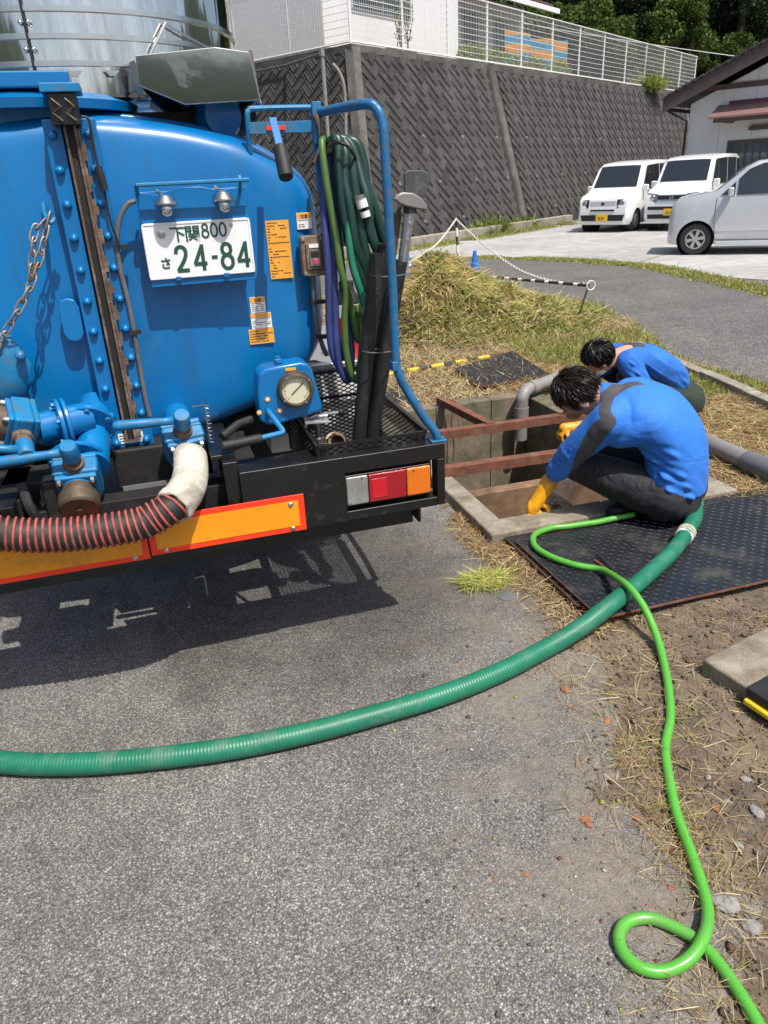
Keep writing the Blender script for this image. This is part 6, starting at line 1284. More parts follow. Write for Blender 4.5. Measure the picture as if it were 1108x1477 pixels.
l1 = [(915, 742, .085), (885, 748, .075), (862, 753, .072), (840, 756, .072), (820, 759, .071), (793, 762, .0715), (771, 772, .0715), (772, 788, .0715), (795, 803, .0715), (830, 815, .0715), (868, 822, .0745), (895, 837, .132), (912, 852, .140), (930, 878, .108), (945, 912, .06), (955, 945, .03), (964, 990, .026), (967, 1035, .026), (960, 1075, .024), (963, 1110, .022), (975, 1170, .020), (995, 1225, .020), (1012, 1275, .020), (1021, 1315, .024), (1016, 1350, .036), (995, 1382, .028), (960, 1400, .0155), (925, 1396, .0150), (900, 1375, .0150), (893, 1350, .0150), (905, 1330, .0150), (935, 1324, .0150), (970, 1336, .0150), (1010, 1360, .0150), (1045, 1400, .0150), (1075, 1445, .0150), (1100, 1490, .0150), (1130, 1560, .0150)]
tag(MB().tube(catmull([V((*G(x, y, z)[:2], z)) for x, y, z in l1], 10), r, 16).build('garden_hose', M['lime'], angle=180), 'bright lime green garden hose looping across the ground to the pit', 'hose')
# ================================================================ people
def organic(name, prim, voxel, mats, parent=None, smooth=6, fold=None, paint=None):
    o = bpy.data.objects.new(name, prim.mesh(name, None)); COL.objects.link(o)
    m = o.modifiers.new('r', 'REMESH'); m.mode = 'VOXEL'; m.voxel_size = voxel; m.use_smooth_shade = True
    s = o.modifiers.new('s', 'SMOOTH'); s.factor = .5; s.iterations = smooth
    me = evalmesh(o, name); old = o.data; bpy.data.objects.remove(o); bpy.data.meshes.remove(old)
    n = len(me.vertices); co = np.zeros(n*3, np.float32); me.vertices.foreach_get('co', co); co = co.reshape(-1, 3)
    if fold is not None:
        nr_ = np.zeros(n*3, np.float32); me.vertices.foreach_get('normal', nr_); co = co+nr_.reshape(-1, 3)*fold(co)[:, None]; me.vertices.foreach_set('co', co.ravel().astype(np.float32))
    if paint is not None:
        at = me.attributes.new('panel', 'FLOAT', 'POINT'); at.data.foreach_set('value', paint(co).astype(np.float32))
    me.materials.clear()
    for x in mats: me.materials.append(x)
    me.update(); me.shade_smooth(); ob = bpy.data.objects.new(name, me); COL.objects.link(ob)
    if parent: attach(ob, parent)
    return ob
def caps(mb, p, q, r0, r1): 
    p, q = V(p), V(q); d = (q-p); L_ = d.length; d = d/L_; prof = []
    for a in np.linspace(-90, 0, 6)[:-1]: prof.append((max(.0008, r0*math.cos(math.radians(a))), r0*math.sin(math.radians(a))))
    prof += [(r0+(r1-r0)*t, L_*t) for t in np.linspace(0, 1, 5)]
    for a in np.linspace(0, 90, 6)[1:]: prof.append((max(.0008, r1*math.cos(math.radians(a))), L_+r1*math.sin(math.radians(a))))
    return mb.lathe(prof, p, d, 18)
def chainc(mb, pts, rs):
    for (a, b, r0, r1) in zip(pts[:-1], pts[1:], rs[:-1], rs[1:]): caps(mb, a, b, r0, r1)
    return mb
def oell(mb, c, x, y, z):
    c, x, y, z = V(c), V(x), V(y), V(z); rs = []
    for j in range(13):
        t = math.pi*(j+.05)/12.1-math.pi/2; rs.append([c+(x*math.cos(a)+y*math.sin(a))*math.cos(t)+z*math.sin(t) for a in np.linspace(0, 2*math.pi, 20, endpoint=False)])
    return mb.rings(rs)
def loft(mb, pts, ra, rb, side, sub_=5):
    P_ = catmull(pts, sub_); n = len(P_); rings = []; m = len(pts)
    for i, p in enumerate(P_):
        t = (P_[min(i+1, n-1)]-P_[max(i-1, 0)]).normalized(); s = V(side); s = (s-t*s.dot(t)).normalized(); f = t.cross(s); q = i/(n-1)*(m-1)
        a = np.interp(q, range(m), ra); b = np.interp(q, range(m), rb); rings.append([p+s*(a*math.copysign(abs(math.cos(w))**.85, math.cos(w)))+f*(b*math.copysign(abs(math.sin(w))**.85, math.sin(w))) for w in np.linspace(0, 2*math.pi, 28, endpoint=False)])
    return mb.rings(rings)
def cloth_mat(name, col, col2=None, rough=.75, wr=1.0, sheen=.2):
    m, nt, bs = newmat(name); p = pos(nt); c = ramp(nt, noise(nt, 9, 4, .6, p), [(.3, tuple(x*.88 for x in col)), (.7, tuple(min(1, x*1.1) for x in col))])
    if col2:
        at = _n(nt, 'ShaderNodeAttribute'); at.attribute_name = 'panel'; g = mathn(nt, 'GREATER_THAN', at.outputs['Fac'], 0.0); c = mixc(nt, g, c, col2)
    nt.links.new(c, bs.inputs['Base Color']); bs.inputs['Roughness'].default_value = rough; bs.inputs['Sheen Weight'].default_value = sheen
    h = mathn(nt, 'ADD', mathn(nt, 'MULTIPLY', noise(nt, 7, 3, .5, p, 1.6), 1.0), mathn(nt, 'MULTIPLY', noise(nt, 420, 2, .5, p), .03)); bump(nt, bs, h, .35*wr, .03); return m
M['shirt'] = cloth_mat('blue_sports_shirt', (.020, .160, .60), (.055, .055, .063), sheen=.04)
M['shirt2'] = cloth_mat('blue_shirt', (.015, .14, .54), (.05, .05, .06), sheen=.04)
M['pants'] = cloth_mat('charcoal_trousers', (.012, .013, .017), None, .75, 1.4, .02)
M['pants2'] = cloth_mat('dark_green_trousers', (.016, .030, .021), None, .75, 1.4, .02)
def hair_mat():
    m, nt, bs = newmat('hair'); a = _n(nt, 'ShaderNodeVertexColor'); a.layer_name = 'tint'; nt.links.new(a.outputs[0], bs.inputs['Base Color']); bs.inputs['Roughness'].default_value = .42; return m
M['hair'] = hair_mat(); M['haircap'] = mat('hair_cap', (.010, .008, .007), .6, var=.3, scale=60)
M['brownhair'] = mat('brown_hair_cap', (.016, .010, .008), .6, var=.3, scale=60)
M['mask'] = mat('white_mask', (.75, .77, .80), .8, var=.05)
def segd(co, a, b):
    a, b = np.array(a[:]), np.array(b[:]); d = b-a; t = np.clip(((co-a)@d)/(d@d), 0, 1); return np.linalg.norm(co-(a+t[:, None]*d), axis=1), t
def creases(lines):
    def f(co):
        h = np.zeros(len(co))
        for a, b, w, amp in lines:
            d, t = segd(co, V(a), V(b)); h += 1.7*amp*np.cos(np.clip(d/w, 0, 1.5)*math.pi)*np.exp(-(d/w)**2)*np.sin(np.clip(t, 0.02, .98)*math.pi)
        return h+wrinkle(co)
    return f
WR = [None]
def wrinkle(co):
    """soft gathered folds: ridged noise drawn out along the pull of the cloth"""
    if WR[0] is None: return 0
    along, across, amp = WR[0]; a = co@np.array(V(along).normalized()[:]); b = co@np.array(V(across).normalized()[:]); c = co@np.array(V(along).cross(V(across)).normalized()[:])
    n1 = vnoise(a*3.5+c*2, b*17+c*5, 1.0, 71); n2 = vnoise(a*6-c*3, b*34, 1.0, 72); mk = np.clip(vnoise(a*2.2+7, b*2.6+c*2, 1.0, 73)*2-.45, 0, 1)
    return amp*mk*((1-np.abs(2*n1-1))**2-.35)+amp*.35*mk*((1-np.abs(2*n2-1))**2-.35)
def head(parent, c, up, face, name_hair, capm, tint, side_fwd=True, scale=1.0, strands=5200):
    """head as part of the body mesh is built by the caller; here hair cap, strands and ears"""
    c, up, face = V(c), V(up).normalized(), V(face); face = (face-up*face.dot(up)).normalized(); rt = face.cross(up); s = scale
    mb = MB(); oell(mb, c+up*.022*s-face*.014*s, rt*.084*s, face*.099*s, up*.103*s)
    o = organic('hair', mb, .006, [capm], parent, 3)
    me = o.data; bm = bmesh.new(); bm.from_mesh(me)
    def bald(p): q = p-c; return (q.dot(face) > .030*s and q.dot(up) < .062*s) or q.dot(up) < -.052*s or (q.dot(face) > -.012*s and q.dot(up) < -.005*s)
    bmesh.ops.delete(bm, geom=[v for v in bm.verts if bald(v.co)], context='VERTS'); bm.to_mesh(me); bm.free()
    n = strands; d = rdirs(n, -1, 1); R3 = np.array([rt[:], face[:], up[:]]); loc = d*np.array([.085, .100, .104])*s; p = np.array((c+up*.022*s-face*.014*s)[:])+loc@R3
    q = p-np.array(c[:]); qf, qu = q@np.array(face[:]), q@np.array(up[:]); k = ~(((qf > .034*s) & (qu < .062*s)) | (qu < -.048*s) | ((qf > -.010*s) & (qu < -.003*s)))
    p, d = p[k], (d@R3)[k]; crown = np.array((c+up*.12*s-face*.05*s)[:]); fl = p-crown; fl -= d*np.sum(fl*d, 1)[:, None]; fl /= np.linalg.norm(fl, axis=1)[:, None]+1e-6; dd = fl+d*.05+rng.normal(0, .10, p.shape); dd /= np.linalg.norm(dd, axis=1)[:, None]
    v, f, cc = blades(p, dd, rng.uniform(.018, .042, len(p))*s, np.full(len(p), .0032), rng.uniform(0, .2, len(p)), pick(len(p), tint, [1]*len(tint)))
    npobj('hair_strands', v, f, [M['hair']], cc, parent=o); return rt
def headprims(mb, c, up, face, s=1.0):
    c, up, face = V(c), V(up).normalized(), V(face); face = (face-up*face.dot(up)).normalized(); rt = face.cross(up)
    oell(mb, c+up*.020*s-face*.012*s, rt*.076*s, face*.092*s, up*.094*s); oell(mb, c-up*.045*s+face*.022*s, rt*.058*s, face*.066*s, up*.068*s)
    oell(mb, c-up*.022*s+face*.094*s, rt*.013*s, face*.018*s, up*.020*s); oell(mb, c-up*.004*s+face*.082*s, rt*.009*s, face*.014*s, up*.022*s)     # nose
    oell(mb, c-up*.058*s+face*.084*s, rt*.024*s, face*.010*s, up*.007*s); oell(mb, c-up*.088*s+face*.070*s, rt*.022*s, face*.018*s, up*.016*s)    # mouth, chin
    for i in (-1, 1): oell(mb, c-up*.018*s-face*.002*s+rt*.079*s*i, rt*.008*s, face*.018*s+rt*.006*s*i, up*.030*s); oell(mb, c+up*.015*s+face*.080*s+rt*.030*s*i, rt*.020*s, face*.012*s, up*.009*s)
    return rt
# ---------------------------------------------------------------- worker squatting at the pit edge
w1 = thing('person', 'person in blue long-sleeved shirt squatting at the pit edge with yellow glove', 'person', (2.1, 2.78, .056))
rv = V((.89, .45, 0)).normalized(); fv = V((-.45, .89, 0)).normalized()
sp1 = [V((2.165, 2.665, .17)), V((2.185, 2.66, .30)), V((2.165, 2.68, .43)), V((2.095, 2.725, .540)), V((1.995, 2.785, .610)), V((1.930, 2.815, .635))]
nk = V((1.895, 2.830, .640)); hd1 = V((1.788, 2.885, .655)); up1 = V((-.86, .42, .26)); fc1 = V((-.30, .50, -.82))
shL, elL, wrL = V((1.845, 2.725, .560)), PY(826, 652, 2.85), PY(795, 692, 2.95)
shR, elR, wrR = V((2.115, 2.93, .575)), V((2.03, 3.12, .38)), V((1.90, 3.16, .18))
body = MB(); headprims(body, hd1, up1, fc1, 1.06); chainc(body, [nk+V((.03, -.02, -.02)), nk, hd1-up1.normalized()*.05], [.062, .056, .058])
chainc(body, [shL, elL, wrL, wrL+(wrL-elL)*.2], [.050, .043, .036, .034]); chainc(body, [shR, elR, wrR], [.050, .040, .028]); loft(body, sp1, [.13, .125, .13, .15, .13, .07], [.09, .09, .095, .095, .075, .055], rv)
caps(body, V(sp1[4]), shL, .06, .05); caps(body, V(sp1[4]), shR, .06, .05)
hipL, knL, anL = V((2.105, 2.625, .185)), V((1.800, 2.915, .300)), V((2.150, 2.790, .115)); hipR, knR, anR = V((2.275, 2.715, .185)), V((1.985, 3.085, .32)), V((2.30, 2.88, .125))
chainc(body, [hipL, knL, anL], [.075, .05, .035]); chainc(body, [hipR, knR, anR], [.075, .05, .035])
organic('body', body, .009, [M['skin']], w1, 4)
head(w1, hd1, up1, fc1, 'hair', M['brownhair'], [(.022, .013, .009), (.034, .020, .014), (.012, .008, .006)], scale=1.06)
sh_ = MB(); loft(sh_, [V((2.18, 2.655, .195))]+sp1[1:], [.172, .165, .168, .188, .170, .085], [.125, .122, .122, .118, .095, .062], rv); caps(sh_, sp1[4], nk+(hd1-nk)*.12, .085, .062)
chainc(sh_, [V(sp1[4])+V((-.02, 0, -.02)), shL, elL, elL.lerp(wrL, .62)], [.10, .088, .067, .056]); chainc(sh_, [V(sp1[4]), shR, elR, elR.lerp(wrR, .7)], [.10, .082, .060, .050])
caps(sh_, shL+V((.06, .0, -.05)), sp1[3]+rv*-.10, .085, .10)
def onsurf(co, px, py):
    """mesh point nearest the viewer along a pixel's direction: turns a seam seen in the photograph into a place on the cloth"""
    d = np.array(ray(px, py).normalized()[:]); q = co-np.array(CC[:]); t = q@d; r_ = np.linalg.norm(q-t[:, None]*d, axis=1); k = r_ < .02
    if not k.any(): k = r_ <= r_.min()
    return V(co[np.where(k)[0][np.argmin(t[k])]])
def seam(co, pts):
    ps_ = [onsurf(co, a, b) for a, b, _ in pts]; best = np.full(len(co), -1.0)
    for (a, b, ra, rb) in zip(ps_[:-1], ps_[1:], [p[2] for p in pts[:-1]], [p[2] for p in pts[1:]]):
        d, t = segd(co, a, b); best = np.maximum(best, ra+(rb-ra)*t-d)
    return best
def p1(co):
    # grey yoke over the shoulder and a grey stripe running down the sleeve
    return np.maximum(seam(co, [(868, 590, .026), (873, 568, .034), (891, 554, .031), (926, 547, .018)]), seam(co, [(871, 588, .016), (874, 606, .034), (860, 630, .042), (846, 655, .038), (834, 684, .034)]))
el_ = elL; fl1 = [(elL+V((-.06, -.05, .04)), elL+V((.06, -.04, -.02)), .016, .005), (elL+V((-.06, -.04, .0)), elL+V((.05, -.05, -.05)), .014, .006), (elL.lerp(wrL, .35)+V((-.07, -.03, .02)), elL.lerp(wrL, .4)+V((.05, -.05, -.01)), .014, .006), (elL.lerp(wrL, .6)+V((-.07, -.03, .02)), elL.lerp(wrL, .6)+V((.05, -.05, .0)), .012, .006),
      (shL+V((.10, -.04, -.05)), V((2.10, 2.52, .40)), .028, .008), (shL+V((.10, -.03, -.12)), V((2.14, 2.50, .30)), .026, .009), (V((1.95, 2.62, .36)), V((2.20, 2.49, .24)), .024, .008), (V((2.0, 2.56, .28)), V((2.25, 2.50, .18)), .022, .009), (V((2.05, 2.53, .22)), V((2.28, 2.52, .13)), .020, .008), (shL+V((.05, -.05, .02)), shL+V((.12, -.08, -.10)), .02, .007), (V((2.2, 2.51, .33)), V((2.33, 2.56, .2)), .026, .006)]
WR[0] = (V((.50, -.35, -.55)), V((.45, -.3, .75)), .021)
organic('shirt', sh_, .0070, [M['shirt']], w1, 5, creases(fl1), p1)
pt = MB(); chainc(pt, [hipL, hipL.lerp(knL, .55), knL, knL.lerp(anL, .5), anL+V((-.01, 0, .0))], [.112, .098, .076, .074, .060]); chainc(pt, [hipR, knR, anR], [.112, .078, .062]); loft(pt, [V((2.145, 2.665, .095)), V((2.17, 2.655, .15)), V((2.185, 2.655, .26))], [.14, .168, .152], [.09, .122, .11], rv)
fl2 = [(hipL.lerp(knL, t)+V((-.05, -.08, .06)), hipL.lerp(knL, t+.2)+V((.02, -.09, -.08)), .016, .006) for t in (.15, .3, .45, .6, .75)]+[(knL.lerp(anL, t)+V((-.06, -.05, .05)), knL.lerp(anL, t+.1)+V((.0, -.07, -.06)), .015, .006) for t in (.1, .3, .5, .7)]
WR[0] = (V((-.1, .2, 1)), V((-.7, .6, .1)), .016)
organic('trousers', pt, .008, [M['pants']], w1, 4, creases(fl2))
def shoe(heel, toe, z, parent):
    heel, toe = V(heel), V(toe); d = (toe-heel).normalized(); s = d.cross(V((0, 0, 1))); mb = MB(); L_ = (toe-heel).length; rings = []
    for t, w, h in ((0, .026, .055), (.06, .036, .075), (.25, .038, .082), (.5, .042, .068), (.75, .047, .052), (.92, .038, .042), (1.0, .020, .030)):
        p = heel+d*(L_*t); rings.append([p+s*(w*math.cos(a))+V((0, 0, max(z, z+h*.5+h*.55*math.sin(a)))) for a in np.linspace(0, 2*math.pi, 16, endpoint=False)])
    o = mb.rings(rings).build('shoe', M['shoe'], parent, angle=180); MB().rings([[V((p.x, p.y, z-.001)) for p in (heel+s*.03, heel-s*.03, heel+d*L_*.6-s*.047, toe-s*.022, toe+s*.022, heel+d*L_*.6+s*.047)], [V((p.x, p.y, z+.016)) for p in (heel+s*.03, heel-s*.03, heel+d*L_*.6-s*.047, toe-s*.022, toe+s*.022, heel+d*L_*.6+s*.047)]]).build('sole', M['rubber'], o, bevel=.004); return o
shoe((2.205, 2.76, 0), (1.925, 2.80, 0), .057, w1); shoe((2.37, 2.86, 0), (2.10, 2.98, 0), .061, w1)
# gloved hand: cuff, palm, four fingers curling over the frame edge and a thumb
hn = PY(770, 730, 2.955); gm_ = MB(); WR[0] = None; wr0 = wrL; ax = (hn-wr0).normalized()
chainc(gm_, [elL.lerp(wrL, 1.08), wr0.lerp(hn, .3), wr0.lerp(hn, .55), hn], [.043, .039, .036, .034]); sdv = ax.cross(V((0, 1, 0))).normalized()
pl = hn+V((0, 0, -.004)); oell(gm_, pl, V((.040, .012, 0)), V((-.008, .026, .004)), V((.005, .004, .046)))
for k, (dx, l, yy) in enumerate(((-.030, .060, 0), (-.011, .070, .004), (.009, .066, .006), (.028, .052, .004))):
    b0 = pl+V((dx, -.010+yy*0, -.032)); b1 = b0+V((-.006, -.016, -.030)); b2 = b1+V((.018, -.006, -.014)); b3 = b2+V((.022, .006, .004)); chainc(gm_, [b0, b1, b2, b3], [.0125, .0120, .0110, .0095])
tb = pl+V((.036, -.008, .012)); chainc(gm_, [tb, tb+V((.026, -.012, -.014)), tb+V((.034, -.016, -.040))], [.0145, .0130, .0105])
organic('glove', gm_, .0042, [M['glove']], w1, 3, creases([(wr0+V((-.05, -.04, -.01)), wr0+V((.05, -.04, -.02)), .010, .004), (wr0+V((-.05, -.04, -.04)), wr0+V((.05, -.04, -.045)), .010, .004)]))
# ---------------------------------------------------------------- second worker beyond the pit
w2 = thing('person', 'person in blue shirt and dark green trousers bending over the far pit edge', 'person', (3.15, 4.15, 0))
hd2 = PY(864, 516, 4.05); sm2 = PY(918, 512, 4.12); hp2 = PY(972, 572, 4.20); up2 = V((-.80, .02, .55)); fc2 = V((-.40, .40, -.82))
sL2, eL2, wL2 = PY(907, 522, 3.98), PY(936, 575, 3.88), PY(880, 612, 3.92); rv2 = V((.05, 1, 0)); sR2 = sm2+V((-.02, .17, -.03)); eR2 = V((2.78, 4.36, .30)); wR2 = V((2.55, 4.25, .12)); hL2 = V(PY(814, 618, 4.0))
b2 = MB(); headprims(b2, hd2, up2, fc2); chainc(b2, [sm2+V((-.02, 0, .0)), sm2+V((-.07, 0, .02)), hd2-up2.normalized()*.05], [.06, .055, .056]); spn2 = [hp2+V((.0, 0, .02)), sm2.lerp(hp2, .6)+V((.02, 0, .05)), sm2.lerp(hp2, .25)+V((.0, 0, .03)), sm2+V((-.03, 0, .0))]
loft(b2, spn2, [.13, .13, .14, .09], [.08, .09, .09, .06], rv2); chainc(b2, [sL2, eL2, wL2, hL2], [.05, .042, .032, .03]); chainc(b2, [sR2, eR2, wR2], [.05, .04, .03])
kn2, an2 = V((2.86, 4.06, .34)), V((3.22, 4.08, .10)); kn3, an3 = V((2.88, 4.46, .36)), V((3.24, 4.40, .10)); hj = hp2+V((.02, -.09, -.02)); hk_ = hp2+V((.02, .10, -.02))
chainc(b2, [hj, kn2, an2], [.08, .052, .036]); chainc(b2, [hk_, kn3, an3], [.08, .052, .036]); organic('body', b2, .010, [M['skin']], w2, 4)
head(w2, hd2, up2, fc2, 'hair', M['haircap'], [(.007, .006, .006), (.012, .010, .010), (.004, .004, .004)])
s2 = MB(); loft(s2, [sm2.lerp(hp2, .78)+V((.01, 0, .04))]+spn2[1:], [.165, .17, .18, .10], [.11, .125, .115, .07], rv2); chainc(s2, [sm2+V((0, -.04, -.02)), sL2, eL2, eL2.lerp(wL2, .6)], [.085, .078, .060, .050]); chainc(s2, [sm2, sR2, eR2], [.085, .078, .056])
def p2(co): 
    d, t = segd(co, sm2+V((-.02, -.02, .07)), sm2+V((.03, .16, .07))); return .055-d
WR[0] = (V((.6, -.3, -.6)), V((.6, .1, .7)), .020)
organic('shirt', s2, .008, [M['shirt2']], w2, 5, creases([(sL2.lerp(eL2, t)+V((-.06, -.06, .05)), sL2.lerp(eL2, t+.15)+V((.06, -.05, -.03)), .018, .007) for t in (.1, .35, .55, .8)]+[(spn2[1]+V((-.05, -.16, .05)), spn2[1]+V((.08, -.15, -.05)), .025, .008)]), p2)
q2 = MB(); chainc(q2, [hj, hj.lerp(kn2, .5), kn2, an2], [.115, .10, .074, .06]); chainc(q2, [hk_, kn3, an3], [.115, .074, .06]); oell(q2, hp2+V((.045, 0, -.025)), V((.155, 0, 0)), V((0, .20, 0)), V((0, 0, .145))); organic('trousers', q2, .010, [M['pants2']], w2, 4)
shoe((3.30, 4.08, 0), (3.02, 4.07, 0), .015, w2); shoe((3.32, 4.42, 0), (3.04, 4.46, 0), .015, w2)
gl = MB(); chainc(gl, [wL2, wL2.lerp(hL2, .5), hL2], [.044, .038, .036])
for k in range(4): z = hL2+V((-.02, -.026+.017*k, -.03)); chainc(gl, [hL2+V((-.008, -.026+.017*k, -.005)), z+V((-.012, 0, -.01)), z+V((-.004, 0, -.045))], [.0125, .0115, .010])
chainc(gl, [hL2+V((.01, -.03, -.01)), hL2+V((-.005, -.052, -.035))], [.014, .011]); organic('glove', gl, .005, [M['glove']], w2, 3)
mk = MB(); u_, f_ = up2.normalized(), (fc2-up2.normalized()*fc2.dot(up2.normalized())).normalized(); r_ = f_.cross(u_); oell(mk, hd2-u_*.060+f_*.045, r_*.058, f_*.052, u_*.040); organic('face_mask', mk, .006, [M['mask']], w2, 3)
# spray of water from the hose nozzle under the glove
a, b = PY(783, 728, 2.98), PY(822, 694, 3.05); n = 900; t = rng.uniform(0, 1, n); ab = np.array((b-a)[:]); sp = .006+.030*np.sin(t*3.0)
p = np.array(a[:])+t[:, None]*ab+rng.normal(0, 1, (n, 3))*sp[:, None]; v, f, c = blades(p, np.tile(ab/np.linalg.norm(ab), (n, 1))+rng.normal(0, .12, (n, 3)), rng.uniform(.004, .022, n), rng.uniform(.0008, .0022, n), np.zeros(n), np.full((n, 3), .72))
o = npobj('water_spray', v, f, [attr_mat('water_drop', .08, .5)], c); kind(o, 'stuff', 'white water spray shooting into the pit beside the glove')
# ================================================================ cars
M['carwhite'] = mat('white_car_paint', (.74, .74, .74), .25, var=.02, coat=.8)
M['carsilver'] = mat('silver_car_paint', (.56, .58, .61), .28, .25, var=.03, coat=.8)
M['carglass'] = mat('car_glass', (.018, .022, .026), .04, var=.1, coat=1.0)
M['carblack'] = mat('car_black_trim', (.012, .012, .013), .4, var=.1)
M['chrome'] = mat('chrome', (.65, .65, .66), .12, 1.0, var=.03)
M['headlamp'] = mat('headlamp_glass', (.30, .31, .33), .10, .5, var=.5, scale=18, coat=1.0)
M['platey'] = mat('yellow_plate', (.80, .52, .02), .4, var=.03)
M['alloy'] = mat('alloy_wheel', (.55, .55, .55), .3, .7, var=.05)
def car(name, label, loc, fwd, prof, hw, paint, front, glass, wheels, wr_=.275, extra=None, spokes=6):
    """prof: list of (x back from the nose, z low, z belt, z top, half width factor low/belt/top); local x points backwards"""
    fwd = V(fwd).normalized(); root = bpy.data.objects.new(name, None); COL.objects.link(root); root['label'] = label; root['category'] = 'car'; root['group'] = 'cars parked by the retaining wall'
    root.matrix_world = frame(loc, -fwd, V((0, 0, 1)).cross(-fwd), (0, 0, 1))
    K = lambda mb, nm, m, par=None, **k: mb.build(nm, m, par or root, local=True, **k)
    def ring(x, zl, zb, zt, wl_, wb, wt):
        pts = [(wl_*.93, zl), (wl_, zl+.10), (wb, (zl+zb)/2), (wb*.995, zb), (wt*1.02+(wb-wt)*.08, zb+(zt-zb)*.88), (wt*.93, zb+(zt-zb)*.975), (wt*.6, zt)]
        return [V((x, hw*a, z)) for a, z in pts]+[V((x, -hw*a, z)) for a, z in reversed(pts)]
    mb = MB().rings([ring(*p) for p in prof]); o = K(mb, 'body', paint, angle=28)
    cut = MB()
    for x in wheels:
        for s in (-1, 1): cut.cyl((x, s*hw*.55, wr_), (x, s*hw*1.3, wr_), wr_*1.17, n=28)
    co = bpy.data.objects.new('cut', cut.mesh('cut', M['carblack'])); COL.objects.link(co); bpy.context.view_layer.update()
    co.matrix_world = root.matrix_world; m = o.modifiers.new('arch', 'BOOLEAN'); m.operation = 'DIFFERENCE'; m.object = co; m.solver = 'EXACT'; bpy.context.view_layer.update()
    me = evalmesh(o, 'body'); o.modifiers.clear(); o.data = me; me.materials.clear(); me.materials.append(paint); finish(me, True, 28); bpy.data.objects.remove(co)
    for x in wheels:
        for s in (-1, 1):
            w = K(MB().lathe([(wr_*.62, -.075), (wr_*.92, -.08), (wr_, -.055), (wr_, .055), (wr_*.92, .08), (wr_*.62, .075)], (x, s*(hw-.10), wr_), (0, s, 0), 32, False), 'wheel', M['rubber'])
            K(MB().lathe([(wr_*.64, .06), (wr_*.60, .072), (wr_*.57, .05), (.03, .045), (.0005, .05)], (x, s*(hw-.10), wr_), (0, s, 0), 28), 'rim', M['carblack'], w)
            sp_ = MB()
            for k in range(spokes):
                a = 2*math.pi*k/spokes+.2; d = V((math.cos(a), 0, math.sin(a))); c_ = V((x, s*(hw-.10)+s*.066, wr_)); t_ = V((-d.z, 0, d.x)); sp_.prism([c_+d*.03+t_*.02, c_+d*wr_*.60+t_*.035, c_+d*wr_*.60-t_*.035, c_+d*.03-t_*.02], (0, s*.012, 0))
            sp_.lathe([(wr_*.55, .062), (wr_*.62, .062), (wr_*.62, .078), (wr_*.55, .078)], (x, s*(hw-.10), wr_), (0, s, 0), 28, False).lathe([(.05, .07), (.045, .085), (.0005, .086)], (x, s*(hw-.10), wr_), (0, s, 0), 14); K(sp_, 'alloy', M['alloy'], w)
            K(MB().lathe([(.01, -.322), (wr_*1.15, -.322), (wr_*1.155, -.02)], (x, s*(hw-.0), wr_), (0, s, 0), 28, False), 'wheel_well', M['carblack'])
    def interp(x): 
        for p, q in zip(prof[:-1], prof[1:]):
            if p[0] <= x <= q[0]: t = (x-p[0])/(q[0]-p[0]); return [a+(b-a)*t for a, b in zip(p, q)]
        return prof[-1]
    def sy(x, z):
        _, zl, zb, zt, wl_, wb, wt = interp(x)
        if z <= zb: return hw*wb
        t = (z-zb)/max(.01, (zt-zb)*.88); wtop = wt*1.02+(wb-wt)*.08; return hw*(wb*.995+(wtop-wb*.995)*min(1, t))
    for s in (-1, 1):
        for pl_, m_, nm in glass: K(MB().rings([[V((x, s*(sy(x, z)+d), z)) for x, z in pl_] for d in (-.004, .016)]), nm, m_, smooth=False)
    front(K, interp, sy); return root
def quad(K, pts, m, nm, th=.012, par=None): 
    pts = [V(p) for p in pts]; n = (pts[1]-pts[0]).cross(pts[2]-pts[0]).normalized(); n = n if n.x < 0 else -n; return K(MB().prism([p-n*.03 for p in pts], n*(th+.03)), nm, m, par)
def screen(K, interp, hw, x0, x1, k0, k1):
    """windscreen that lies on the curved front of the cabin"""
    def pt_(x, a, off):
        _, zl, zb, zt, wl_, wb, wt = interp(x); y = hw*wt*a; aa = abs(a); z = zt if aa <= .6 else zt-(zt-zb)*.025*(aa-.6)/.33; return V((x-off*.7, y, z+off*.7))
    n_ = 10; us = [-1+2*i/n_ for i in range(n_+1)]; mb = MB()
    for (xa, ka), (xb, kb) in (((x0, k0), (x1, k1)),):
        A_ = [pt_(xa, u*ka, .016) for u in us]; B_ = [pt_(xb, u*kb, .016) for u in us]; A2 = [pt_(xa, u*ka, -.004) for u in us]; B2 = [pt_(xb, u*kb, -.004) for u in us]
        mb.rings([[a, b, b2, a2] for a, b, a2, b2 in zip(A_, B_, A2, B2)])
    return K(mb, 'windscreen', M['carglass'])
def plate_text(K, root_o, x, z, txt):
    me = text_mesh(txt, .085, M['ink'], .001, .002, 'CENTER', .9); o = bpy.data.objects.new('lettering', me); COL.objects.link(o); o.matrix_local = frame((x, .02, z), (0, -1, 0), (0, 0, 1), (-1, 0, 0)); o.parent = root_o; return o
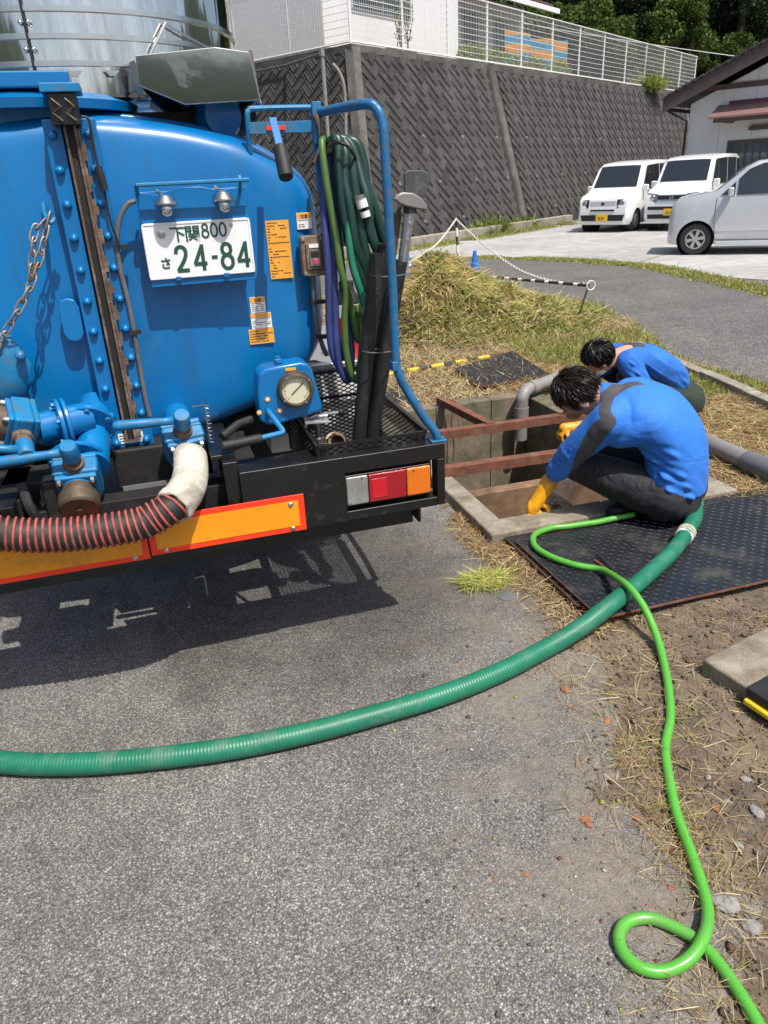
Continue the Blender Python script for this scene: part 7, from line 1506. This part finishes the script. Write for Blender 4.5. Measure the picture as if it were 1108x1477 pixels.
# profiles (x, zlow, zbelt, ztop, low, belt, top)
pN = [(0, .26, .50, .66, .86, .88, .84), (.05, .20, .55, .84, .93, .95, .90), (.20, .19, .62, .95, .98, 1, .93), (.62, .19, .90, 1.03, 1, 1, .93), (.72, .19, .98, 1.10, 1, 1, .92), (1.12, .19, 1.0, 1.66, 1, 1, .86), (1.30, .19, 1.0, 1.73, 1, 1, .86), (2.0, .19, 1.0, 1.78, 1, 1, .87), (3.15, .19, 1.02, 1.77, 1, 1, .87), (3.34, .24, 1.05, 1.70, .96, .97, .84), (3.39, .30, 1.05, 1.60, .90, .92, .80)]
def frontN(K, interp, sy):
    screen(K, interp, .7375, .735, 1.105, .90, .88)
    for s in (-1, 1):
        l = quad(K, [(.035, s*.66, .64), (.012, s*.40, .63), (.035, s*.40, .83), (.10, s*.66, .84)], M['carblack'], 'headlamp', .02); K(MB().lathe([(.085, 0), (.07, .02), (.0005, .03)], (.03, s*.52, .735), (-1, 0, 0), 16), 'lamp_lens', M['headlamp'], l)
        K(MB().obox((.92, s*.80, 1.08), (.05, 0, 0), (0, .075, 0), (0, 0, .085)), 'mirror', M['carwhite'], bevel=.03)
    quad(K, [(.012, .36, .66), (.012, -.36, .66), (.03, -.36, .79), (.03, .36, .79)], mat('grille_grey', (.5, .51, .52), .4, .3), 'grille'); quad(K, [(.0, .34, .545), (.0, -.34, .545), (.0, -.34, .585), (.0, .34, .585)], M['carblack'], 'vent'); quad(K, [(.0, .58, .30), (.0, -.58, .30), (-.002, -.62, .45), (-.002, .62, .45)], M['carblack'], 'lower_grille')
    K(MB().lathe([(.045, 0), (.04, .012), (.0005, .014)], (.01, 0, .73), (-1, 0, 0), 16), 'badge', M['carblack']); p = quad(K, [(-.012, .165, .30), (-.012, -.165, .30), (-.012, -.165, .465), (-.012, .165, .465)], M['platey'], 'number_plate', .008); plate_text(K, p, -.0285, .335, '25-29')
    K(MB().lathe([(.04, 0), (.0005, .002)], (1.06, -.42, 1.52), (-.75, 0, .55), 10), 'sticker', M['stickw'])
gN = [([(.92, 1.06), (1.24, 1.62), (1.36, 1.64), (1.36, 1.05)], M['carglass'], 'quarter_window'), ([(1.40, 1.05), (1.40, 1.64), (2.06, 1.67), (2.06, 1.06)], M['carglass'], 'side_window'), ([(2.14, 1.06), (2.14, 1.67), (2.90, 1.66), (2.90, 1.08)], M['carglass'], 'side_window'), ([(2.96, 1.10), (2.96, 1.65), (3.20, 1.62), (3.24, 1.12)], M['carglass'], 'side_window')]
dN = WU.copy(); c0 = G(880, 333.5); nose = c0-dN*.62
car('white_van', 'white boxy small van with plain grille parked against the retaining wall', (nose.x, nose.y, .008), -dN, pN, .7375, M['carwhite'], frontN, gN, (.62, 3.0), .275, spokes=8)
pF = [(0, .26, .50, .72, .88, .90, .86), (.05, .20, .58, .90, .94, .96, .90), (.22, .19, .66, 1.02, .98, 1, .93), (.60, .19, .95, 1.12, 1, 1, .93), (.74, .19, 1.0, 1.18, 1, 1, .92), (1.08, .19, 1.03, 1.72, 1, 1, .87), (1.28, .19, 1.03, 1.79, 1, 1, .87), (2.0, .19, 1.03, 1.84, 1, 1, .88), (3.15, .19, 1.05, 1.83, 1, 1, .88), (3.34, .24, 1.05, 1.76, .96, .97, .85), (3.39, .30, 1.05, 1.64, .90, .92, .80)]
def frontF(K, interp, sy):
    screen(K, interp, .7375, .755, 1.065, .90, .88)
    for s in (-1, 1):
        l = quad(K, [(.05, s*.66, .74), (.012, s*.38, .72), (.035, s*.36, .92), (.12, s*.66, .95)], M['headlamp'], 'headlamp', .02); K(MB().lathe([(.07, 0), (.055, .02), (.0005, .03)], (.03, s*.50, .83), (-1, 0, 0), 14), 'lamp_lens', M['chrome'], l)
        K(MB().obox((.90, s*.82, 1.14), (.05, 0, 0), (0, .075, 0), (0, 0, .09)), 'mirror', M['carwhite'], bevel=.03)
    g = quad(K, [(.01, .36, .75), (.01, -.36, .75), (.03, -.36, .90), (.03, .36, .90)], M['carblack'], 'grille'); quad(K, [(.004, .36, .755), (.004, -.36, .755), (.008, -.36, .78), (.008, .36, .78)], M['chrome'], 'grille_bar', .016, g); quad(K, [(.026, .36, .875), (.026, -.36, .875), (.03, -.36, .90), (.03, .36, .90)], M['chrome'], 'grille_bar', .016, g)
    K(MB().tube([V((-.004, .055*math.cos(a), .825+.045*math.sin(a))) for a in np.linspace(0, 6.2832, 16, endpoint=False)], .006, 6, closed=True).tube([V((-.004, .05, .835)), V((-.004, .02, .835)), V((-.004, 0, .808)), V((-.004, -.02, .835)), V((-.004, -.05, .835))], .006, 6), 'badge', M['chrome'])
    quad(K, [(.0, .60, .54), (.0, -.60, .54), (-.002, -.60, .62), (-.002, .60, .62)], M['carblack'], 'upper_slot'); quad(K, [(.0, .58, .32), (.0, -.58, .32), (-.002, -.60, .43), (-.002, .60, .43)], M['carblack'], 'lower_slot')
    p = quad(K, [(-.012, .165, .40), (-.012, -.165, .40), (-.012, -.165, .565), (-.012, .165, .565)], M['platey'], 'number_plate', .008); plate_text(K, p, -.0285, .435, '27-79'); K(MB().lathe([(.04, 0), (.0005, .002)], (1.03, -.46, 1.59), (-.75, 0, .55), 10), 'sticker', M['stickw'])
gF = [([(.90, 1.13), (1.16, 1.68), (1.30, 1.71), (1.30, 1.10)], M['carglass'], 'quarter_window'), ([(1.36, 1.10), (1.36, 1.71), (2.06, 1.73), (2.06, 1.10)], M['carglass'], 'side_window'), ([(2.14, 1.10), (2.14, 1.73), (2.86, 1.72), (2.86, 1.12)], M['carglass'], 'side_window'), ([(2.94, 1.14), (2.94, 1.71), (3.20, 1.68), (3.24, 1.16)], M['carglass'], 'side_window')]
dF = WU.copy(); wF = G(942, 332); nF = wF-dF*.60+V((dF.y, -dF.x, 0))*.62
car('white_van', 'white small van with chrome grille and slatted bumper parked between the other two cars', (nF.x, nF.y, .008), -dF, pF, .7375, M['carwhite'], frontF, gF, (.62, 3.0), .275)
pW = [(0, .24, .50, .74, .88, .90, .86), (.04, .20, .62, .92, .94, .96, .90), (.12, .19, .76, 1.00, .98, 1, .93), (.42, .19, .90, 1.06, 1, 1, .93), (.78, .19, .97, 1.12, 1, 1, .92), (1.22, .19, 1.0, 1.50, 1, 1, .85), (1.42, .19, 1.0, 1.60, 1, 1, .85), (2.0, .19, 1.0, 1.655, 1, 1, .86), (3.1, .19, .98, 1.62, 1, 1, .85), (3.34, .24, 1.0, 1.54, .96, .97, .82), (3.40, .30, 1.0, 1.44, .90, .92, .78)]
def frontW(K, interp, sy):
    screen(K, interp, .7375, .80, 1.20, .90, .88)
    for s in (-1, 1):
        quad(K, [(.10, s*.68, .60), (.045, s*.42, .58), (.10, s*.42, .74), (.22, s*.69, .80)], M['headlamp'], 'headlamp', .02); K(MB().obox((1.02, s*.82, 1.10), (.05, 0, 0), (0, .07, 0), (0, 0, .075)), 'mirror', M['carsilver'], bevel=.03)
        K(MB().rings([[V((x, s*(sy(x, .45)+d), z)) for x, z in ((.83, .42), (3.0, .44), (3.0, .455), (.83, .435))] for d in (-.004, .010)]), 'side_moulding', M['carsilver']); K(MB().rings([[V((1.86, s*(sy(1.8, .85)+d), .845)), V((2.05, s*(sy(1.8, .85)+d), .850)), V((2.05, s*(sy(1.8, .85)+d), .89)), V((1.86, s*(sy(1.8, .85)+d), .885))] for d in (-.004, .022)]), 'door_handle', M['carsilver'], bevel=.008)
        for pth in ([(.80, 1.0), (.79, .60), (.84, .27)], [(.84, .27), (1.95, .27)], [(1.96, .98), (1.96, .27)]): K(MB().tube([V((x, s*(sy(x, min(z, .9))+.0012), z)) for x, z in pth], .004, 5), 'door_gap', M['carblack'])
        K(MB().rings([[V((x, s*(sy(x, .25)-.02+d), z)) for x, z in ((.85, .17), (2.75, .17), (2.75, .25), (.85, .25))] for d in (0, .032)]), 'side_skirt', M['carsilver'], bevel=.01)
gW = [([(.86, 1.045), (1.00, 1.18), (1.09, 1.27), (1.09, 1.04)], M['carglass'], 'quarter_window'), ([(1.13, 1.04), (1.13, 1.31), (1.28, 1.46), (1.50, 1.55), (1.93, 1.575), (1.93, 1.05)], M['carglass'], 'side_window'), ([(1.99, 1.05), (1.99, 1.58), (2.85, 1.57), (2.92, 1.07)], M['carglass'], 'side_window')]
dW = V((.76, -.65, 0)).normalized(); wW = G(1000, 368); nW = wW-dW*.50+V((-dW.y, dW.x, 0))*(.64)
car('silver_car', 'silver tall hatchback seen from its side at the edge of the parking lot', (nW.x, nW.y, .008), -dW, pW, .7375, M['carsilver'], frontW, gW, (.50, 2.90), .285, spokes=6)
# ================================================================ posts, bars, cones and plastic chain by the road
def cone(p, h, label):
    p = V(p); r = thing('blue_cone', label, 'traffic cone', tuple(p)); MB().lathe([(.13, .02), (.02, h), (.016, h), (.0005, h-.002)], p, (0, 0, 1), 24).build('cone', M['cone_b'], r); MB().box(p.x-.17, p.x+.17, p.y-.17, p.y+.17, p.z, p.z+.03).build('base', M['cone_b'], r, bevel=.01)
cone(G(590, 441), .70, 'blue plastic traffic cone behind the black pipes, left of the weed heap'); cb = G(685, 362, .70); cone((cb.x, cb.y, .004), .70, 'blue plastic traffic cone standing by the road beyond the weed heap')
pp_ = V((5.5, 13.3, .004)); tp = PP(658, 316, pp_, V((CF.x, CF.y, 0))); striped('striped_post', pp_, (tp.x, tp.y, tp.z), .022, 6, (M['tape_b'], M['white']), 'black and white striped chain post beside the road', 'post')
b1a, b1b = V(G(590, 383, .60)), V(G(656, 391, .50)); striped('striped_bar', b1a, b1b, .017, 14, (M['tape_b'], M['white']), 'black and white barrier bar from the blue cone towards the post', 'bar', .28)
b2a, b2b = V(G(712, 400, .42)), V(G(850, 412, .42)); striped('striped_bar', b2a, b2b, .017, 14, (M['tape_b'], M['white']), 'black and white barrier bar above the grass with ring end', 'bar', .28)
tag(MB().tube([b2b+V((.02, 0, 0))+V((.05*math.cos(a), 0, .05*math.sin(a))) for a in np.linspace(0, 6.2832, 18, endpoint=False)], .008, 6, closed=True).build('bar_ring', M['chainw']), 'pale ring at the end of the barrier bar', 'ring')
tag(MB().cyl(V(G(833, 462, .0)), b2b+V((-.01, 0, 0)), .012, n=8).build('bar_stake', M['pvc']), 'thin grey stake holding up the barrier bar end', 'stake')
def links(name, label, pts, step=.062):
    root = thing(name, label, 'chain', tuple(pts[0])); lk = MB().tube([V((.019*math.cos(a)+math.copysign(.012, math.cos(a)), .014*math.sin(a), 0)) for a in np.linspace(.01, 2*math.pi+.01, 12, endpoint=False)], .006, 5, closed=True).mesh('link', M['chainw'], True, 180)
    ps = catmull(pts, 30); L_ = [0]
    for a, b in zip(ps[:-1], ps[1:]): L_.append(L_[-1]+(b-a).length)
    t = 0; i = 0; j = 1
    while t < L_[-1]:
        while j < len(L_)-1 and L_[j] < t: j += 1
        d = (ps[j]-ps[j-1]).normalized(); x, y = perp(d); yy = x if i % 2 else y; inst(lk, 'link', frame(ps[j-1].lerp(ps[j], (t-L_[j-1])/max(1e-9, L_[j]-L_[j-1])), d, yy, d.cross(yy)), root); t += step; i += 1
tp = V(tp); c1 = b1a+V((0, 0, .03)); links('plastic_chain', 'white plastic chain from the post top down to the blue cone', [tp, tp.lerp(c1, .5)+V((0, 0, -.10)), c1]); links('plastic_chain', 'white plastic chain sagging from the post top to the bar ring', [tp, tp.lerp(b2b, .3)+V((0, 0, -.18)), tp.lerp(b2b, .6)+V((0, 0, -.25)), tp.lerp(b2b, .85)+V((0, 0, -.14)), b2b+V((0, 0, .02))])
